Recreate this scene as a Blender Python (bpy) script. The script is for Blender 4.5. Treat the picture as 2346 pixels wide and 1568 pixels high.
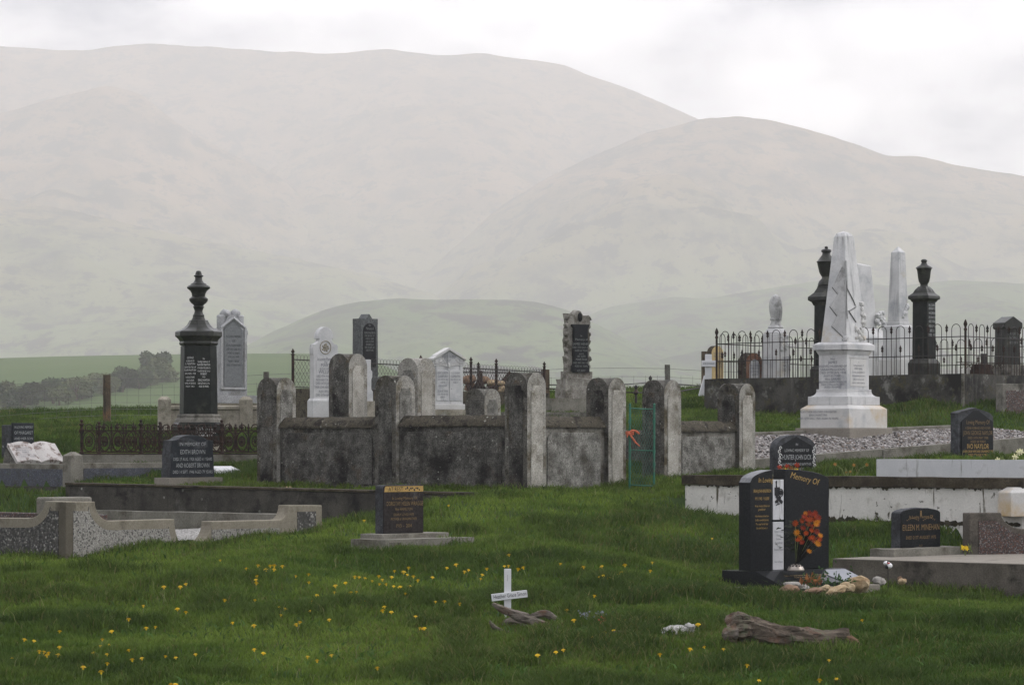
import bpy, bmesh, math, random
import numpy as np
from mathutils import Vector, Matrix, noise
for o in list(bpy.data.objects): bpy.data.objects.remove(o, do_unlink=True)
SC = bpy.context.scene
COL = SC.collection
R = math.radians
rnd = random.Random(7)

# ---------------------------------------------------------------- camera, sky, sun, exposure
F = 7406.0        # focal length in units where the picture is 2346 wide
YH = 1000.0       # eye level in the picture
EYE = 2.5         # height of the eye above the datum
cam_d = bpy.data.cameras.new('camera'); cam = bpy.data.objects.new('camera', cam_d); COL.objects.link(cam)
cam_d.sensor_fit = 'HORIZONTAL'; cam_d.sensor_width = 36.0; cam_d.lens = 36.0*F/2346.0
cam_d.shift_y = (YH-784.0)/2346.0
cam_d.clip_start = 0.5; cam_d.clip_end = 30000
cam.location = (0, 0, EYE); cam.rotation_euler = (R(90), 0, 0)
SC.camera = cam

SUN_EL, SUN_AZ = 44.0, 84.0     # azimuth measured from the view direction towards the right
W = bpy.data.worlds.new('World'); SC.world = W; W.use_nodes = True
nt = W.node_tree; nt.nodes.clear()
wo = nt.nodes.new('ShaderNodeOutputWorld'); bg = nt.nodes.new('ShaderNodeBackground')
sky = nt.nodes.new('ShaderNodeTexSky'); sky.sky_type = 'NISHITA'; sky.sun_disc = False
sky.sun_elevation = R(SUN_EL); sky.sun_rotation = R(SUN_AZ); sky.air_density = 1.0; sky.dust_density = 2.0
tc = nt.nodes.new('ShaderNodeTexCoord')
mp = nt.nodes.new('ShaderNodeMapping'); mp.inputs['Scale'].default_value = (13.0, 13.0, 26.0)
n1 = nt.nodes.new('ShaderNodeTexNoise'); n1.inputs['Scale'].default_value = 1.0; n1.inputs['Detail'].default_value = 6; n1.inputs['Roughness'].default_value = 0.55
rp = nt.nodes.new('ShaderNodeValToRGB')
rp.color_ramp.elements[0].position = 0.32; rp.color_ramp.elements[0].color = (4.6, 5.1, 6.9, 1)
rp.color_ramp.elements[1].position = 0.60; rp.color_ramp.elements[1].color = (20.0, 19.7, 20.4, 1)
mx = nt.nodes.new('ShaderNodeMixRGB'); mx.inputs[0].default_value = 0.93
L = nt.links.new
L(tc.outputs['Generated'], mp.inputs['Vector']); L(mp.outputs['Vector'], n1.inputs['Vector']); L(n1.outputs['Fac'], rp.inputs['Fac'])
# the cloud is brightest ahead and to the right, where the hidden sun is
gd = nt.nodes.new('ShaderNodeVectorMath'); gd.operation = 'DOT_PRODUCT'; gd.inputs[1].default_value = (0.45, 0.78, 0.43)
gr = nt.nodes.new('ShaderNodeMapRange'); gr.inputs['From Min'].default_value = -0.6; gr.inputs['From Max'].default_value = 0.95
gr.inputs['To Min'].default_value = 0.66; gr.inputs['To Max'].default_value = 1.56
gm = nt.nodes.new('ShaderNodeVectorMath'); gm.operation = 'SCALE'
L(tc.outputs['Generated'], gd.inputs[0]); L(gd.outputs['Value'], gr.inputs['Value']); L(gr.outputs['Result'], gm.inputs['Scale'])
L(sky.outputs[0], mx.inputs[1]); L(rp.outputs[0], mx.inputs[2]); L(mx.outputs[0], gm.inputs[0]); L(gm.outputs[0], bg.inputs['Color'])
bg.inputs['Strength'].default_value = 0.1
L(bg.outputs[0], wo.inputs['Surface'])

sun_d = bpy.data.lights.new('sun', 'SUN'); sun_d.energy = 1.3; sun_d.angle = R(35); sun_d.color = (1.0, 0.96, 0.9)
sun = bpy.data.objects.new('sun', sun_d); COL.objects.link(sun)
_d = Vector((math.sin(R(SUN_AZ))*math.cos(R(SUN_EL)), math.cos(R(SUN_AZ))*math.cos(R(SUN_EL)), math.sin(R(SUN_EL))))
sun.rotation_euler = _d.to_track_quat('Z', 'Y').to_euler(); sun.location = (30, -20, 60)

SC.view_settings.view_transform = 'Standard'; SC.view_settings.look = 'None'
SC.view_settings.exposure = 0.0; SC.view_settings.gamma = 1.0; SC.view_settings.use_curve_mapping = False
SC.render.engine = 'CYCLES'
SC.cycles.use_denoising = True
SC.cycles.max_bounces = 6; SC.cycles.diffuse_bounces = 3; SC.cycles.volume_bounces = 4; SC.cycles.transparent_max_bounces = 6
SC.cycles.sample_clamp_indirect = 4.0

def at(px, py, D): return Vector(((px-1173.0)/F*D, D, EYE+(YH-py)/F*D))
def zat(py, D): return EYE+(YH-py)/F*D

# ---------------------------------------------------------------- helpers
def tag(o, label=None, cat=None, group=None, kind=None):
    if label: o['label'] = label
    if cat: o['category'] = cat
    if group: o['group'] = group
    if kind: o['kind'] = kind
    return o
def thing(name, label, cat, loc, rz=0.0, group=None):
    o = bpy.data.objects.new(name, None); COL.objects.link(o)
    o.location = loc; o.rotation_euler = (0, 0, rz); o.empty_display_size = 0.2
    return tag(o, label, cat, group)
def mk(name, bm, mat, parent=None, bevel=0.0, smooth=False, seg=2, label=None):
    if bevel > 0:
        bm.normal_update()
        es = [e for e in bm.edges if len(e.link_faces) == 2 and e.calc_face_angle(0) > 0.5]
        if es: bmesh.ops.bevel(bm, geom=es, offset=bevel, segments=seg, affect='EDGES', profile=0.5, clamp_overlap=True)
    bmesh.ops.recalc_face_normals(bm, faces=bm.faces[:])
    me = bpy.data.meshes.new(name); bm.to_mesh(me); bm.free()
    if smooth:
        me.polygons.foreach_set('use_smooth', [True]*len(me.polygons))
        me.set_sharp_from_angle(angle=R(38))
    for m in (mat if isinstance(mat, (list, tuple)) else [mat]): me.materials.append(m)
    o = bpy.data.objects.new(name, me); COL.objects.link(o)
    if parent is not None: o.parent = parent
    if label: o['label'] = label
    return o
def BM(): return bmesh.new()
def box(bm, x0, x1, y0, y1, z0, z1, mi=0):
    v = [bm.verts.new(p) for p in ((x0,y0,z0),(x1,y0,z0),(x1,y1,z0),(x0,y1,z0),(x0,y0,z1),(x1,y0,z1),(x1,y1,z1),(x0,y1,z1))]
    for q in ((0,3,2,1),(4,5,6,7),(0,1,5,4),(1,2,6,5),(2,3,7,6),(3,0,4,7)):
        f = bm.faces.new([v[i] for i in q]); f.material_index = mi
    return v
def frus(bm, w0, d0, z0, w1, d1, z1, cx=0, cy=0):
    a, b = w0/2, d0/2; c, d = w1/2, d1/2
    v = [bm.verts.new(p) for p in ((cx-a,cy-b,z0),(cx+a,cy-b,z0),(cx+a,cy+b,z0),(cx-a,cy+b,z0),(cx-c,cy-d,z1),(cx+c,cy-d,z1),(cx+c,cy+d,z1),(cx-c,cy+d,z1))]
    for q in ((0,3,2,1),(4,5,6,7),(0,1,5,4),(1,2,6,5),(2,3,7,6),(3,0,4,7)): bm.faces.new([v[i] for i in q])
    return v
def prism(bm, pts, y0, y1, axis='y'):
    def P(a, b, c): return (a, c, b) if axis == 'y' else ((c, a, b) if axis == 'x' else (a, b, c))
    A = [bm.verts.new(P(x, z, y0)) for x, z in pts]; B = [bm.verts.new(P(x, z, y1)) for x, z in pts]
    n = len(pts)
    bm.faces.new(A); bm.faces.new(B[::-1])
    for i in range(n): bm.faces.new((A[i], B[i], B[(i+1) % n], A[(i+1) % n]))
def lathe(bm, prof, seg=24, cx=0, cy=0, rot=0.0, z0=0.0):
    rings = []
    for r, z in prof:
        if r < 1e-5: rings.append([bm.verts.new((cx, cy, z0+z))])
        else: rings.append([bm.verts.new((cx+r*math.cos(rot+2*math.pi*i/seg), cy+r*math.sin(rot+2*math.pi*i/seg), z0+z)) for i in range(seg)])
    for a, b in zip(rings, rings[1:]):
        for i in range(seg):
            j = (i+1) % seg
            if len(a) == 1 and len(b) == 1: continue
            if len(a) == 1: bm.faces.new((a[0], b[j], b[i]))
            elif len(b) == 1: bm.faces.new((a[i], a[j], b[0]))
            else: bm.faces.new((a[i], a[j], b[j], b[i]))
    if len(rings[0]) > 1: bm.faces.new(rings[0][::-1])
    if len(rings[-1]) > 1: bm.faces.new(rings[-1])
def tube(bm, pts, r, seg=6, cap=True):
    pts = [Vector(p) for p in pts]; rs = r if isinstance(r, (list, tuple)) else [r]*len(pts)
    up = None; rings = []
    for i, p in enumerate(pts):
        t = (pts[min(i+1, len(pts)-1)]-pts[max(i-1, 0)])
        if t.length < 1e-9: t = Vector((0, 0, 1))
        t.normalize()
        if up is None: up = t.cross(Vector((0.31, 0.87, 0.11)) if abs(t.z) > 0.8 else Vector((0, 0, 1)))
        n = (up - t*up.dot(t)); n.normalize(); up = n; b = t.cross(n)
        rings.append([bm.verts.new(p+(n*math.cos(2*math.pi*k/seg)+b*math.sin(2*math.pi*k/seg))*rs[i]) for k in range(seg)])
    for a, b in zip(rings, rings[1:]):
        for k in range(seg): bm.faces.new((a[k], a[(k+1) % seg], b[(k+1) % seg], b[k]))
    if cap and seg > 2:
        bm.faces.new(rings[0][::-1]); bm.faces.new(rings[-1])
def ball(bm, c, r, sub=2, sc=(1, 1, 1), rough=0.0, fr=6.0, seed=0.0):
    M = Matrix.Translation(c) @ Matrix.Diagonal((sc[0], sc[1], sc[2], 1))
    g = bmesh.ops.create_icosphere(bm, subdivisions=sub, radius=r, matrix=M)
    if rough:
        for v in g['verts']:
            n = noise.fractal(v.co*fr+Vector((seed, seed*1.7, 3.1)), 1.0, 2.0, 3)
            v.co += (v.co-Vector(c)).normalized()*n*rough
    return g['verts']
def roughen(bm, cell, amp, fr, seed=0.0, keep=None):
    """break a block's faces up and push them about like hewn or worn stone"""
    for _ in range(5):
        es = [e for e in bm.edges if e.calc_length() > cell*1.6]
        if not es: break
        bmesh.ops.subdivide_edges(bm, edges=es, cuts=1, use_grid_fill=True)
    bmesh.ops.triangulate(bm, faces=[f for f in bm.faces if len(f.verts) > 4])
    bm.normal_update()
    for v in bm.verts:
        if keep and keep(v.co): continue
        v.co += v.normal*amp*noise.fractal(v.co*fr+Vector((seed, 2*seed, 5.0)), 0.9, 2.1, 3)
def arc(cx, cz, r, a0, a1, n, rz=None):
    rz = rz or r
    return [(cx+r*math.cos(R(a0+(a1-a0)*i/n)), cz+rz*math.sin(R(a0+(a1-a0)*i/n))) for i in range(n+1)]
def text(parent, items, y, mat, name='inscription', shear=0.0):
    """letters cut as flat meshes on the face at local y; items = (string, cap height, x centre, z baseline, max width)"""
    bm = BM()
    for s, h, x, z, mw in items:
        cu = bpy.data.curves.new('letters', 'FONT'); cu.body = s; cu.size = h/0.69; cu.align_x = 'CENTER'; cu.shear = shear
        cu.resolution_u = 2
        ob = bpy.data.objects.new('letters', cu); COL.objects.link(ob)
        bpy.context.view_layer.update()
        me = bpy.data.meshes.new_from_object(ob.evaluated_get(bpy.context.evaluated_depsgraph_get()))
        bpy.data.objects.remove(ob, do_unlink=True); bpy.data.curves.remove(cu)
        wid = max((v.co.x for v in me.vertices), default=0)-min((v.co.x for v in me.vertices), default=0)
        k = min(1.0, mw/wid) if mw and wid > 0 else 1.0
        me.transform(Matrix.Translation((x, y, z)) @ Matrix.Rotation(R(90), 4, 'X') @ Matrix.Diagonal((k, 1, 1, 1)))
        bm.from_mesh(me); bpy.data.meshes.remove(me)
    me = bpy.data.meshes.new(name); bm.to_mesh(me); bm.free(); me.materials.append(mat)
    o = bpy.data.objects.new(name, me); COL.objects.link(o); o.parent = parent
    return o
def fit(pxl, pxc, pxr, D, phi):
    """block turned by phi with its near front corner at pxc: returns centre x, y, width, depth"""
    c, s = math.cos(R(phi)), math.sin(R(phi)); ul, uc, ur = [(p-1173.0)/F for p in (pxl, pxc, pxr)]
    xc = uc*D
    w = (ur*D-xc)/(c-ur*s); d = (xc-ul*D)/(s+ul*c)
    return xc+w/2*c-d/2*s, D+w/2*s+d/2*c, w, d

# ---------------------------------------------------------------- materials
def nmat(name):
    m = bpy.data.materials.new(name); m.use_nodes = True; m.node_tree.nodes.clear()
    t = m.node_tree; o = t.nodes.new('ShaderNodeOutputMaterial'); b = t.nodes.new('ShaderNodeBsdfPrincipled')
    t.links.new(b.outputs[0], o.inputs['Surface'])
    return m, t, b
def nd(t, typ, **kw):
    n = t.nodes.new(typ)
    for k, v in kw.items():
        if k in n.inputs: n.inputs[k].default_value = v
        else: setattr(n, k, v)
    return n
def rgb(c): return (c[0], c[1], c[2], 1.0)
def coords(t):
    tc = t.nodes.new('ShaderNodeTexCoord'); oi = t.nodes.new('ShaderNodeObjectInfo')
    ml = nd(t, 'ShaderNodeMath', operation='MULTIPLY'); ml.inputs[1].default_value = 37.0
    ad = nd(t, 'ShaderNodeVectorMath', operation='ADD')
    t.links.new(oi.outputs['Random'], ml.inputs[0]); t.links.new(tc.outputs['Object'], ad.inputs[0]); t.links.new(ml.outputs[0], ad.inputs[1])
    return ad.outputs[0]
def ramp(t, src, lo, hi):
    r = nd(t, 'ShaderNodeMapRange'); r.inputs['From Min'].default_value = lo; r.inputs['From Max'].default_value = hi
    r.clamp = True; t.links.new(src, r.inputs['Value']); return r.outputs['Result']
def mixc(t, fac, a, b, mode='MIX'):
    m = nd(t, 'ShaderNodeMixRGB', blend_type=mode)
    for i, v in enumerate((fac, a, b)):
        if hasattr(v, 'is_linked'): t.links.new(v, m.inputs[i])
        elif isinstance(v, (int, float)): m.inputs[i].default_value = v
        else: m.inputs[i].default_value = rgb(v)
    return m.outputs[0]
def noi(t, co, scale, det=5, rough=0.6, sc3=None):
    if sc3:
        mp = nd(t, 'ShaderNodeMapping'); mp.inputs['Scale'].default_value = sc3; t.links.new(co, mp.inputs['Vector']); co = mp.outputs[0]
    n = nd(t, 'ShaderNodeTexNoise', Scale=scale, Detail=det, Roughness=rough); t.links.new(co, n.inputs['Vector']); return n.outputs['Fac']
def vor(t, co, scale, out='Distance'):
    n = nd(t, 'ShaderNodeTexVoronoi', Scale=scale); t.links.new(co, n.inputs['Vector']); return n.outputs[out]
def stone(name, c1, c2, scale=4.0, fine=0.35, rough=0.92, stains=(), spots=(), streak=None, bump=0.25, bscale=60.0, coat=0.0, metal=0.0, spec=0.22):
    """weathered surface: two tones by noise, fine grain, stains (colour, scale, lo, hi), round spots (colour, scale, radius, share), vertical streaks"""
    m, t, b = nmat(name); co = coords(t)
    col = mixc(t, ramp(t, noi(t, co, scale), 0.32, 0.68), c1, c2)
    for c, s, lo, hi in stains: col = mixc(t, ramp(t, noi(t, co, s, 6, 0.65), lo, hi), col, c)
    if streak: col = mixc(t, ramp(t, noi(t, co, 1.0, 4, 0.6, (streak[1], streak[1], streak[1]*0.09)), streak[2], streak[3]), col, streak[0])
    for c, s, r, share in spots:
        d = ramp(t, vor(t, co, s), r, r*0.7); k = ramp(t, vor(t, co, s, 'Color'), 1-share-0.02, 1-share)
        ml = nd(t, 'ShaderNodeMath', operation='MULTIPLY'); t.links.new(d, ml.inputs[0]); t.links.new(k, ml.inputs[1])
        clump = nd(t, 'ShaderNodeMath', operation='MULTIPLY'); t.links.new(ml.outputs[0], clump.inputs[0]); t.links.new(ramp(t, noi(t, co, s*0.16, 4, 0.7), 0.46, 0.60), clump.inputs[1]); ml = clump
        col = mixc(t, ml.outputs[0], col, c)
    g = noi(t, co, bscale, 3, 0.7)
    if fine:
        gr = nd(t, 'ShaderNodeMapRange'); t.links.new(g, gr.inputs['Value'])
        gr.inputs['From Min'].default_value = 0.25; gr.inputs['From Max'].default_value = 0.75; gr.inputs['To Min'].default_value = 1-fine; gr.inputs['To Max'].default_value = 1+fine
        cb = nd(t, 'ShaderNodeVectorMath', operation='SCALE'); t.links.new(col, cb.inputs[0]); t.links.new(gr.outputs[0], cb.inputs['Scale']); col = cb.outputs[0]
    t.links.new(col, b.inputs['Base Color'])
    b.inputs['Roughness'].default_value = rough; b.inputs['Metallic'].default_value = metal; b.inputs['Specular IOR Level'].default_value = spec
    if coat: b.inputs['Coat Weight'].default_value = coat; b.inputs['Coat Roughness'].default_value = 0.12
    if bump:
        bp = nd(t, 'ShaderNodeBump', Strength=bump, Distance=0.01); t.links.new(g, bp.inputs['Height']); t.links.new(bp.outputs[0], b.inputs['Normal'])
    return m
def plain(name, c, rough=0.8, var=0.25, scale=30.0): return stone(name, [x*(1-var) for x in c], [min(1, x*(1+var)) for x in c], scale, 0.12, rough, bump=0.08)
def chips(name, cols, scale, rough=0.8, base=(0.05, 0.05, 0.05), bump=0.5, stains=()):
    """small stones of several colours set close together"""
    m, t, b = nmat(name); co = coords(t)
    v = nd(t, 'ShaderNodeTexVoronoi', Scale=scale); t.links.new(co, v.inputs['Vector'])
    cr = nd(t, 'ShaderNodeValToRGB'); cr.color_ramp.interpolation = 'CONSTANT'
    els = cr.color_ramp.elements
    for i, c in enumerate(cols):
        e = els[i] if i < 2 else els.new(0.99)
        e.position = i/len(cols); e.color = rgb(c)
    sx = nd(t, 'ShaderNodeSeparateColor'); t.links.new(v.outputs['Color'], sx.inputs[0]); t.links.new(sx.outputs[0], cr.inputs['Fac'])
    col = mixc(t, ramp(t, v.outputs['Distance'], 0.45, 0.75), cr.outputs[0], base)
    for c, s, lo, hi in stains: col = mixc(t, ramp(t, noi(t, co, s, 6, 0.65), lo, hi), col, c)
    t.links.new(col, b.inputs['Base Color']); b.inputs['Roughness'].default_value = rough
    bp = nd(t, 'ShaderNodeBump', Strength=bump, Distance=0.012); bp.invert = True
    t.links.new(v.outputs['Distance'], bp.inputs['Height']); t.links.new(bp.outputs[0], b.inputs['Normal'])
    return m

def wood_mat(name, c1, c2, crack, warm):
    """weathered wood with grain and cracks running along local x"""
    m, t, b = nmat(name); co = coords(t)
    col = mixc(t, ramp(t, noi(t, co, 1.0, 6, 0.7, (6, 40, 40)), 0.36, 0.64), c1, c2)
    col = mixc(t, ramp(t, noi(t, co, 5.0, 5, 0.65), 0.54, 0.70), col, warm)
    col = mixc(t, ramp(t, noi(t, co, 7.0, 5, 0.65), 0.56, 0.68), col, (0.10, 0.11, 0.07))
    g = noi(t, co, 1.0, 5, 0.7, (4, 62, 62)); col = mixc(t, ramp(t, g, 0.44, 0.36), col, crack)
    t.links.new(col, b.inputs['Base Color']); b.inputs['Roughness'].default_value = 0.92; b.inputs['Specular IOR Level'].default_value = 0.2
    bp = nd(t, 'ShaderNodeBump', Strength=0.8, Distance=0.012); t.links.new(g, bp.inputs['Height']); t.links.new(bp.outputs[0], b.inputs['Normal'])
    return m
M = {}
LIC = (0.27, 0.275, 0.24)
M['mossy'] = stone('mossy concrete', (0.034, 0.032, 0.027), (0.112, 0.107, 0.093), 5.5, 0.85, stains=[((0.052, 0.042, 0.022), 3.0, 0.52, 0.66), ((0.010, 0.0095, 0.008), 6.0, 0.54, 0.66), ((0.085, 0.06, 0.038), 9.0, 0.60, 0.70), ((0.17, 0.168, 0.15), 11.0, 0.60, 0.70)], spots=[(LIC, 24, 0.36, 0.16), (LIC, 55, 0.4, 0.14)], streak=((0.17, 0.165, 0.145), 14, 0.60, 0.75), bump=0.5)
M['moss_face'] = stone('dark roughcast', (0.036, 0.035, 0.031), (0.122, 0.118, 0.104), 9, 1.0, stains=[((0.062, 0.045, 0.03), 3.4, 0.54, 0.70), ((0.16, 0.158, 0.14), 12, 0.60, 0.70), ((0.009, 0.0085, 0.0075), 2.0, 0.48, 0.64)], spots=[(LIC, 36, 0.38, 0.12), (LIC, 18, 0.24, 0.10), ((0.14, 0.135, 0.12), 60, 0.42, 0.22)], streak=((0.020, 0.019, 0.017), 7, 0.54, 0.78), bump=0.6)
M['cap'] = stone('mossy coping', (0.034, 0.029, 0.019), (0.090, 0.080, 0.058), 8, 0.8, stains=[((0.014, 0.012, 0.008), 8, 0.48, 0.6), ((0.13, 0.12, 0.095), 12, 0.62, 0.70)], spots=[(LIC, 22, 0.34, 0.16)], streak=((0.2, 0.2, 0.17), 10, 0.66, 0.78), bump=0.6)
M['pale_face'] = stone('pale roughcast', (0.22, 0.21, 0.18), (0.40, 0.385, 0.34), 5, 0.5, stains=[((0.11, 0.098, 0.07), 3.0, 0.52, 0.72)], spots=[((0.07, 0.065, 0.05), 45, 0.34, 0.2), ((0.5, 0.49, 0.45), 30, 0.36, 0.2)], bump=0.6, bscale=80)
M['grey_face'] = stone('grey roughcast', (0.085, 0.083, 0.072), (0.25, 0.245, 0.22), 9, 0.8, stains=[((0.052, 0.048, 0.038), 3.0, 0.48, 0.66)], spots=[(LIC, 30, 0.38, 0.25), ((0.03, 0.03, 0.027), 46, 0.38, 0.3)], bump=0.7, bscale=80)
M['border'] = stone('cement border', (0.11, 0.105, 0.088), (0.21, 0.20, 0.175), 5, 0.5, stains=[((0.045, 0.04, 0.027), 3.5, 0.48, 0.62)], spots=[(LIC, 30, 0.34, 0.14)])
M['pil_side'] = stone('weathered cement', (0.19, 0.183, 0.16), (0.35, 0.34, 0.305), 5, 0.6, stains=[((0.045, 0.036, 0.018), 2.2, 0.50, 0.66), ((0.10, 0.085, 0.055), 5, 0.52, 0.66)], spots=[(LIC, 40, 0.34, 0.1)])
M['dark_conc'] = stone('dark weathered concrete', (0.028, 0.026, 0.022), (0.072, 0.066, 0.055), 3, 0.45, stains=[((0.12, 0.115, 0.10), 2.4, 0.60, 0.76), ((0.012, 0.012, 0.011), 3.4, 0.52, 0.66)], spots=[(LIC, 12, 0.25, 0.14), (LIC, 34, 0.3, 0.08)], streak=((0.018, 0.017, 0.015), 5, 0.54, 0.8))
M['wall_conc'] = stone('grey-black wall', (0.035, 0.034, 0.030), (0.075, 0.072, 0.062), 3, 0.4, stains=[((0.17, 0.17, 0.15), 5.0, 0.56, 0.66), ((0.012, 0.012, 0.011), 2.0, 0.46, 0.62), ((0.06, 0.055, 0.03), 7, 0.55, 0.66)], spots=[(LIC, 20, 0.3, 0.06)], streak=((0.11, 0.108, 0.095), 6, 0.60, 0.78))
M['kerb'] = stone('old kerb concrete', (0.12, 0.115, 0.095), (0.20, 0.19, 0.16), 4, 0.35, stains=[((0.06, 0.052, 0.036), 3, 0.5, 0.68)], spots=[(LIC, 26, 0.3, 0.08), ((0.03, 0.03, 0.028), 18, 0.25, 0.1)])
M['kerb_brown'] = stone('brown stained kerb', (0.030, 0.023, 0.013), (0.072, 0.060, 0.040), 5, 0.6, stains=[((0.016, 0.0135, 0.010), 4, 0.50, 0.64), ((0.11, 0.10, 0.08), 7, 0.64, 0.72)], spots=[(LIC, 40, 0.34, 0.08)])
M['rim'] = stone('buff cement rim', (0.155, 0.14, 0.105), (0.225, 0.205, 0.16), 3, 0.25, stains=[((0.09, 0.078, 0.055), 3, 0.54, 0.7)])
M['slab'] = stone('concrete slab', (0.16, 0.145, 0.12), (0.24, 0.22, 0.185), 2, 0.3, stains=[((0.09, 0.08, 0.062), 2, 0.54, 0.72)])
M['slab_side'] = stone('dirty slab side', (0.06, 0.052, 0.042), (0.12, 0.108, 0.088), 3, 0.4, stains=[((0.028, 0.025, 0.021), 2.4, 0.52, 0.66)], spots=[(LIC, 30, 0.3, 0.08)])
M['whitewash'] = stone('flaking white paint', (0.50, 0.49, 0.45), (0.60, 0.585, 0.54), 3, 0.12, stains=[((0.22, 0.20, 0.16), 2.6, 0.58, 0.74), ((0.045, 0.04, 0.026), 5.0, 0.64, 0.67), ((0.04, 0.036, 0.025), 13.0, 0.66, 0.68)], spots=[((0.04, 0.036, 0.028), 16, 0.16, 0.3), ((0.04, 0.036, 0.028), 40, 0.22, 0.18)], streak=((0.085, 0.075, 0.05), 16, 0.62, 0.68), rough=0.7, bump=0.15)
M['mould'] = stone('dirty mould edge', (0.03, 0.027, 0.018), (0.07, 0.062, 0.038), 7, 0.5)
M['white_new'] = stone('white paint', (0.46, 0.47, 0.48), (0.54, 0.54, 0.55), 3, 0.08, stains=[((0.31, 0.31, 0.30), 3, 0.58, 0.72)], spots=[((0.07, 0.07, 0.06), 22, 0.16, 0.25)], streak=((0.2, 0.2, 0.18), 12, 0.62, 0.72), rough=0.7, bump=0.12)
M['marble'] = stone('grey-white marble', (0.42, 0.42, 0.415), (0.54, 0.54, 0.53), 3, 0.12, 0.55, stains=[((0.25, 0.265, 0.28), 2.2, 0.54, 0.75), ((0.40, 0.33, 0.21), 1.3, 0.60, 0.76)], streak=((0.17, 0.175, 0.175), 8, 0.57, 0.74), bump=0.06, spots=[((0.12, 0.125, 0.12), 22, 0.22, 0.14)])
M['marble_warm'] = stone('warm white marble', (0.44, 0.435, 0.41), (0.53, 0.525, 0.51), 3, 0.10, 0.55, stains=[((0.42, 0.31, 0.165), 1.1, 0.54, 0.70), ((0.30, 0.31, 0.32), 2.4, 0.56, 0.76)], bump=0.06)
M['marble_stain'] = stone('streaked marble book', (0.33, 0.315, 0.30), (0.43, 0.41, 0.39), 3, 0.1, 0.6, stains=[((0.10, 0.068, 0.055), 7, 0.52, 0.62)], streak=((0.2, 0.15, 0.13), 10, 0.58, 0.68))
M['granite'] = stone('black polished granite', (0.010, 0.011, 0.012), (0.020, 0.022, 0.024), 60, 0.4, 0.16, spots=[((0.07, 0.08, 0.085), 150, 0.4, 0.12)], bump=0.0, bscale=200, spec=0.05)
M['granite_dull'] = stone('black granite face', (0.012, 0.013, 0.014), (0.022, 0.023, 0.025), 8, 0.35, 0.3, stains=[((0.05, 0.05, 0.05), 3, 0.6, 0.8)], bump=0.0, spec=0.05)
M['granite_edge'] = stone('rough granite edge', (0.020, 0.022, 0.025), (0.060, 0.064, 0.07), 14, 0.6, 0.75, stains=[((0.012, 0.013, 0.015), 4, 0.48, 0.66)], spots=[((0.30, 0.32, 0.31), 16, 0.32, 0.14)], bump=0.4)
M['granite_brown'] = stone('brown-black granite', (0.014, 0.012, 0.0115), (0.034, 0.030, 0.029), 40, 0.45, 0.28, stains=[((0.09, 0.085, 0.085), 5, 0.58, 0.8)], bump=0.0, spec=0.05)
M['granite_blue'] = stone('blue-grey granite', (0.02, 0.024, 0.028), (0.035, 0.04, 0.046), 5, 0.3, 0.25, stains=[((0.09, 0.10, 0.11), 4, 0.58, 0.8)], bump=0.0, spec=0.05)
M['column'] = stone('black column granite', (0.010, 0.012, 0.011), (0.020, 0.024, 0.021), 10, 0.3, 0.22, stains=[((0.055, 0.06, 0.045), 3, 0.6, 0.8)], bump=0.0, spec=0.05)
M['column_old'] = stone('lichened black stone', (0.010, 0.011, 0.0095), (0.026, 0.028, 0.022), 6, 0.4, 0.35, stains=[((0.060, 0.063, 0.044), 5, 0.54, 0.72)], bump=0.15)
M['moulding'] = stone('grey lichened moulding', (0.10, 0.095, 0.08), (0.19, 0.18, 0.155), 7, 0.4, 0.8, stains=[((0.04, 0.038, 0.03), 5, 0.5, 0.64)])
M['gothic'] = stone('pale grey granite', (0.27, 0.275, 0.275), (0.37, 0.375, 0.375), 10, 0.4, 0.85, stains=[((0.20, 0.20, 0.185), 3, 0.52, 0.7)], bump=0.5, bscale=90)
M['gothic_in'] = stone('grey panel', (0.135, 0.145, 0.145), (0.18, 0.19, 0.19), 20, 0.35, 0.6, bump=0.15)
M['grey_stone'] = stone('dark grey granite', (0.05, 0.056, 0.056), (0.095, 0.10, 0.10), 30, 0.4, 0.6, stains=[((0.13, 0.135, 0.13), 4, 0.55, 0.75)])
M['rustic'] = stone('lichened rustic stone', (0.14, 0.13, 0.11), (0.26, 0.25, 0.22), 8, 0.5, stains=[((0.07, 0.062, 0.045), 5, 0.5, 0.64)], spots=[((0.4, 0.39, 0.34), 18, 0.35, 0.15)], bump=0.6)
M['buff'] = stone('buff stone', (0.22, 0.20, 0.155), (0.32, 0.295, 0.24), 4, 0.35, stains=[((0.10, 0.095, 0.065), 3, 0.52, 0.68), ((0.24, 0.25, 0.25), 5, 0.58, 0.72)])
M['sand'] = stone('yellow sandstone', (0.36, 0.27, 0.12), (0.46, 0.35, 0.18), 4, 0.3, stains=[((0.20, 0.16, 0.09), 3, 0.54, 0.7)])
M['red_chip'] = chips('red granite chips', [(0.075, 0.028, 0.018), (0.04, 0.018, 0.013), (0.10, 0.045, 0.028), (0.025, 0.015, 0.012), (0.055, 0.022, 0.015), (0.16, 0.14, 0.125)], 70, stains=[((0.035, 0.03, 0.022), 4, 0.55, 0.7), ((0.36, 0.35, 0.33), 9, 0.66, 0.72)])
M['pebble'] = chips('black and white pebbledash', [(0.22, 0.215, 0.19), (0.19, 0.185, 0.165), (0.045, 0.044, 0.04), (0.27, 0.265, 0.24), (0.16, 0.155, 0.135), (0.09, 0.088, 0.08)], 60, base=(0.22, 0.21, 0.185), stains=[((0.25, 0.25, 0.22), 3, 0.64, 0.8)])
M['pebble_dark'] = chips('dark pebbledash', [(0.03, 0.03, 0.028), (0.10, 0.10, 0.09), (0.05, 0.048, 0.042), (0.26, 0.255, 0.23), (0.02, 0.02, 0.02), (0.07, 0.068, 0.06)], 42, base=(0.04, 0.038, 0.033), stains=[((0.02, 0.02, 0.016), 3, 0.56, 0.7)])
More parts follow.
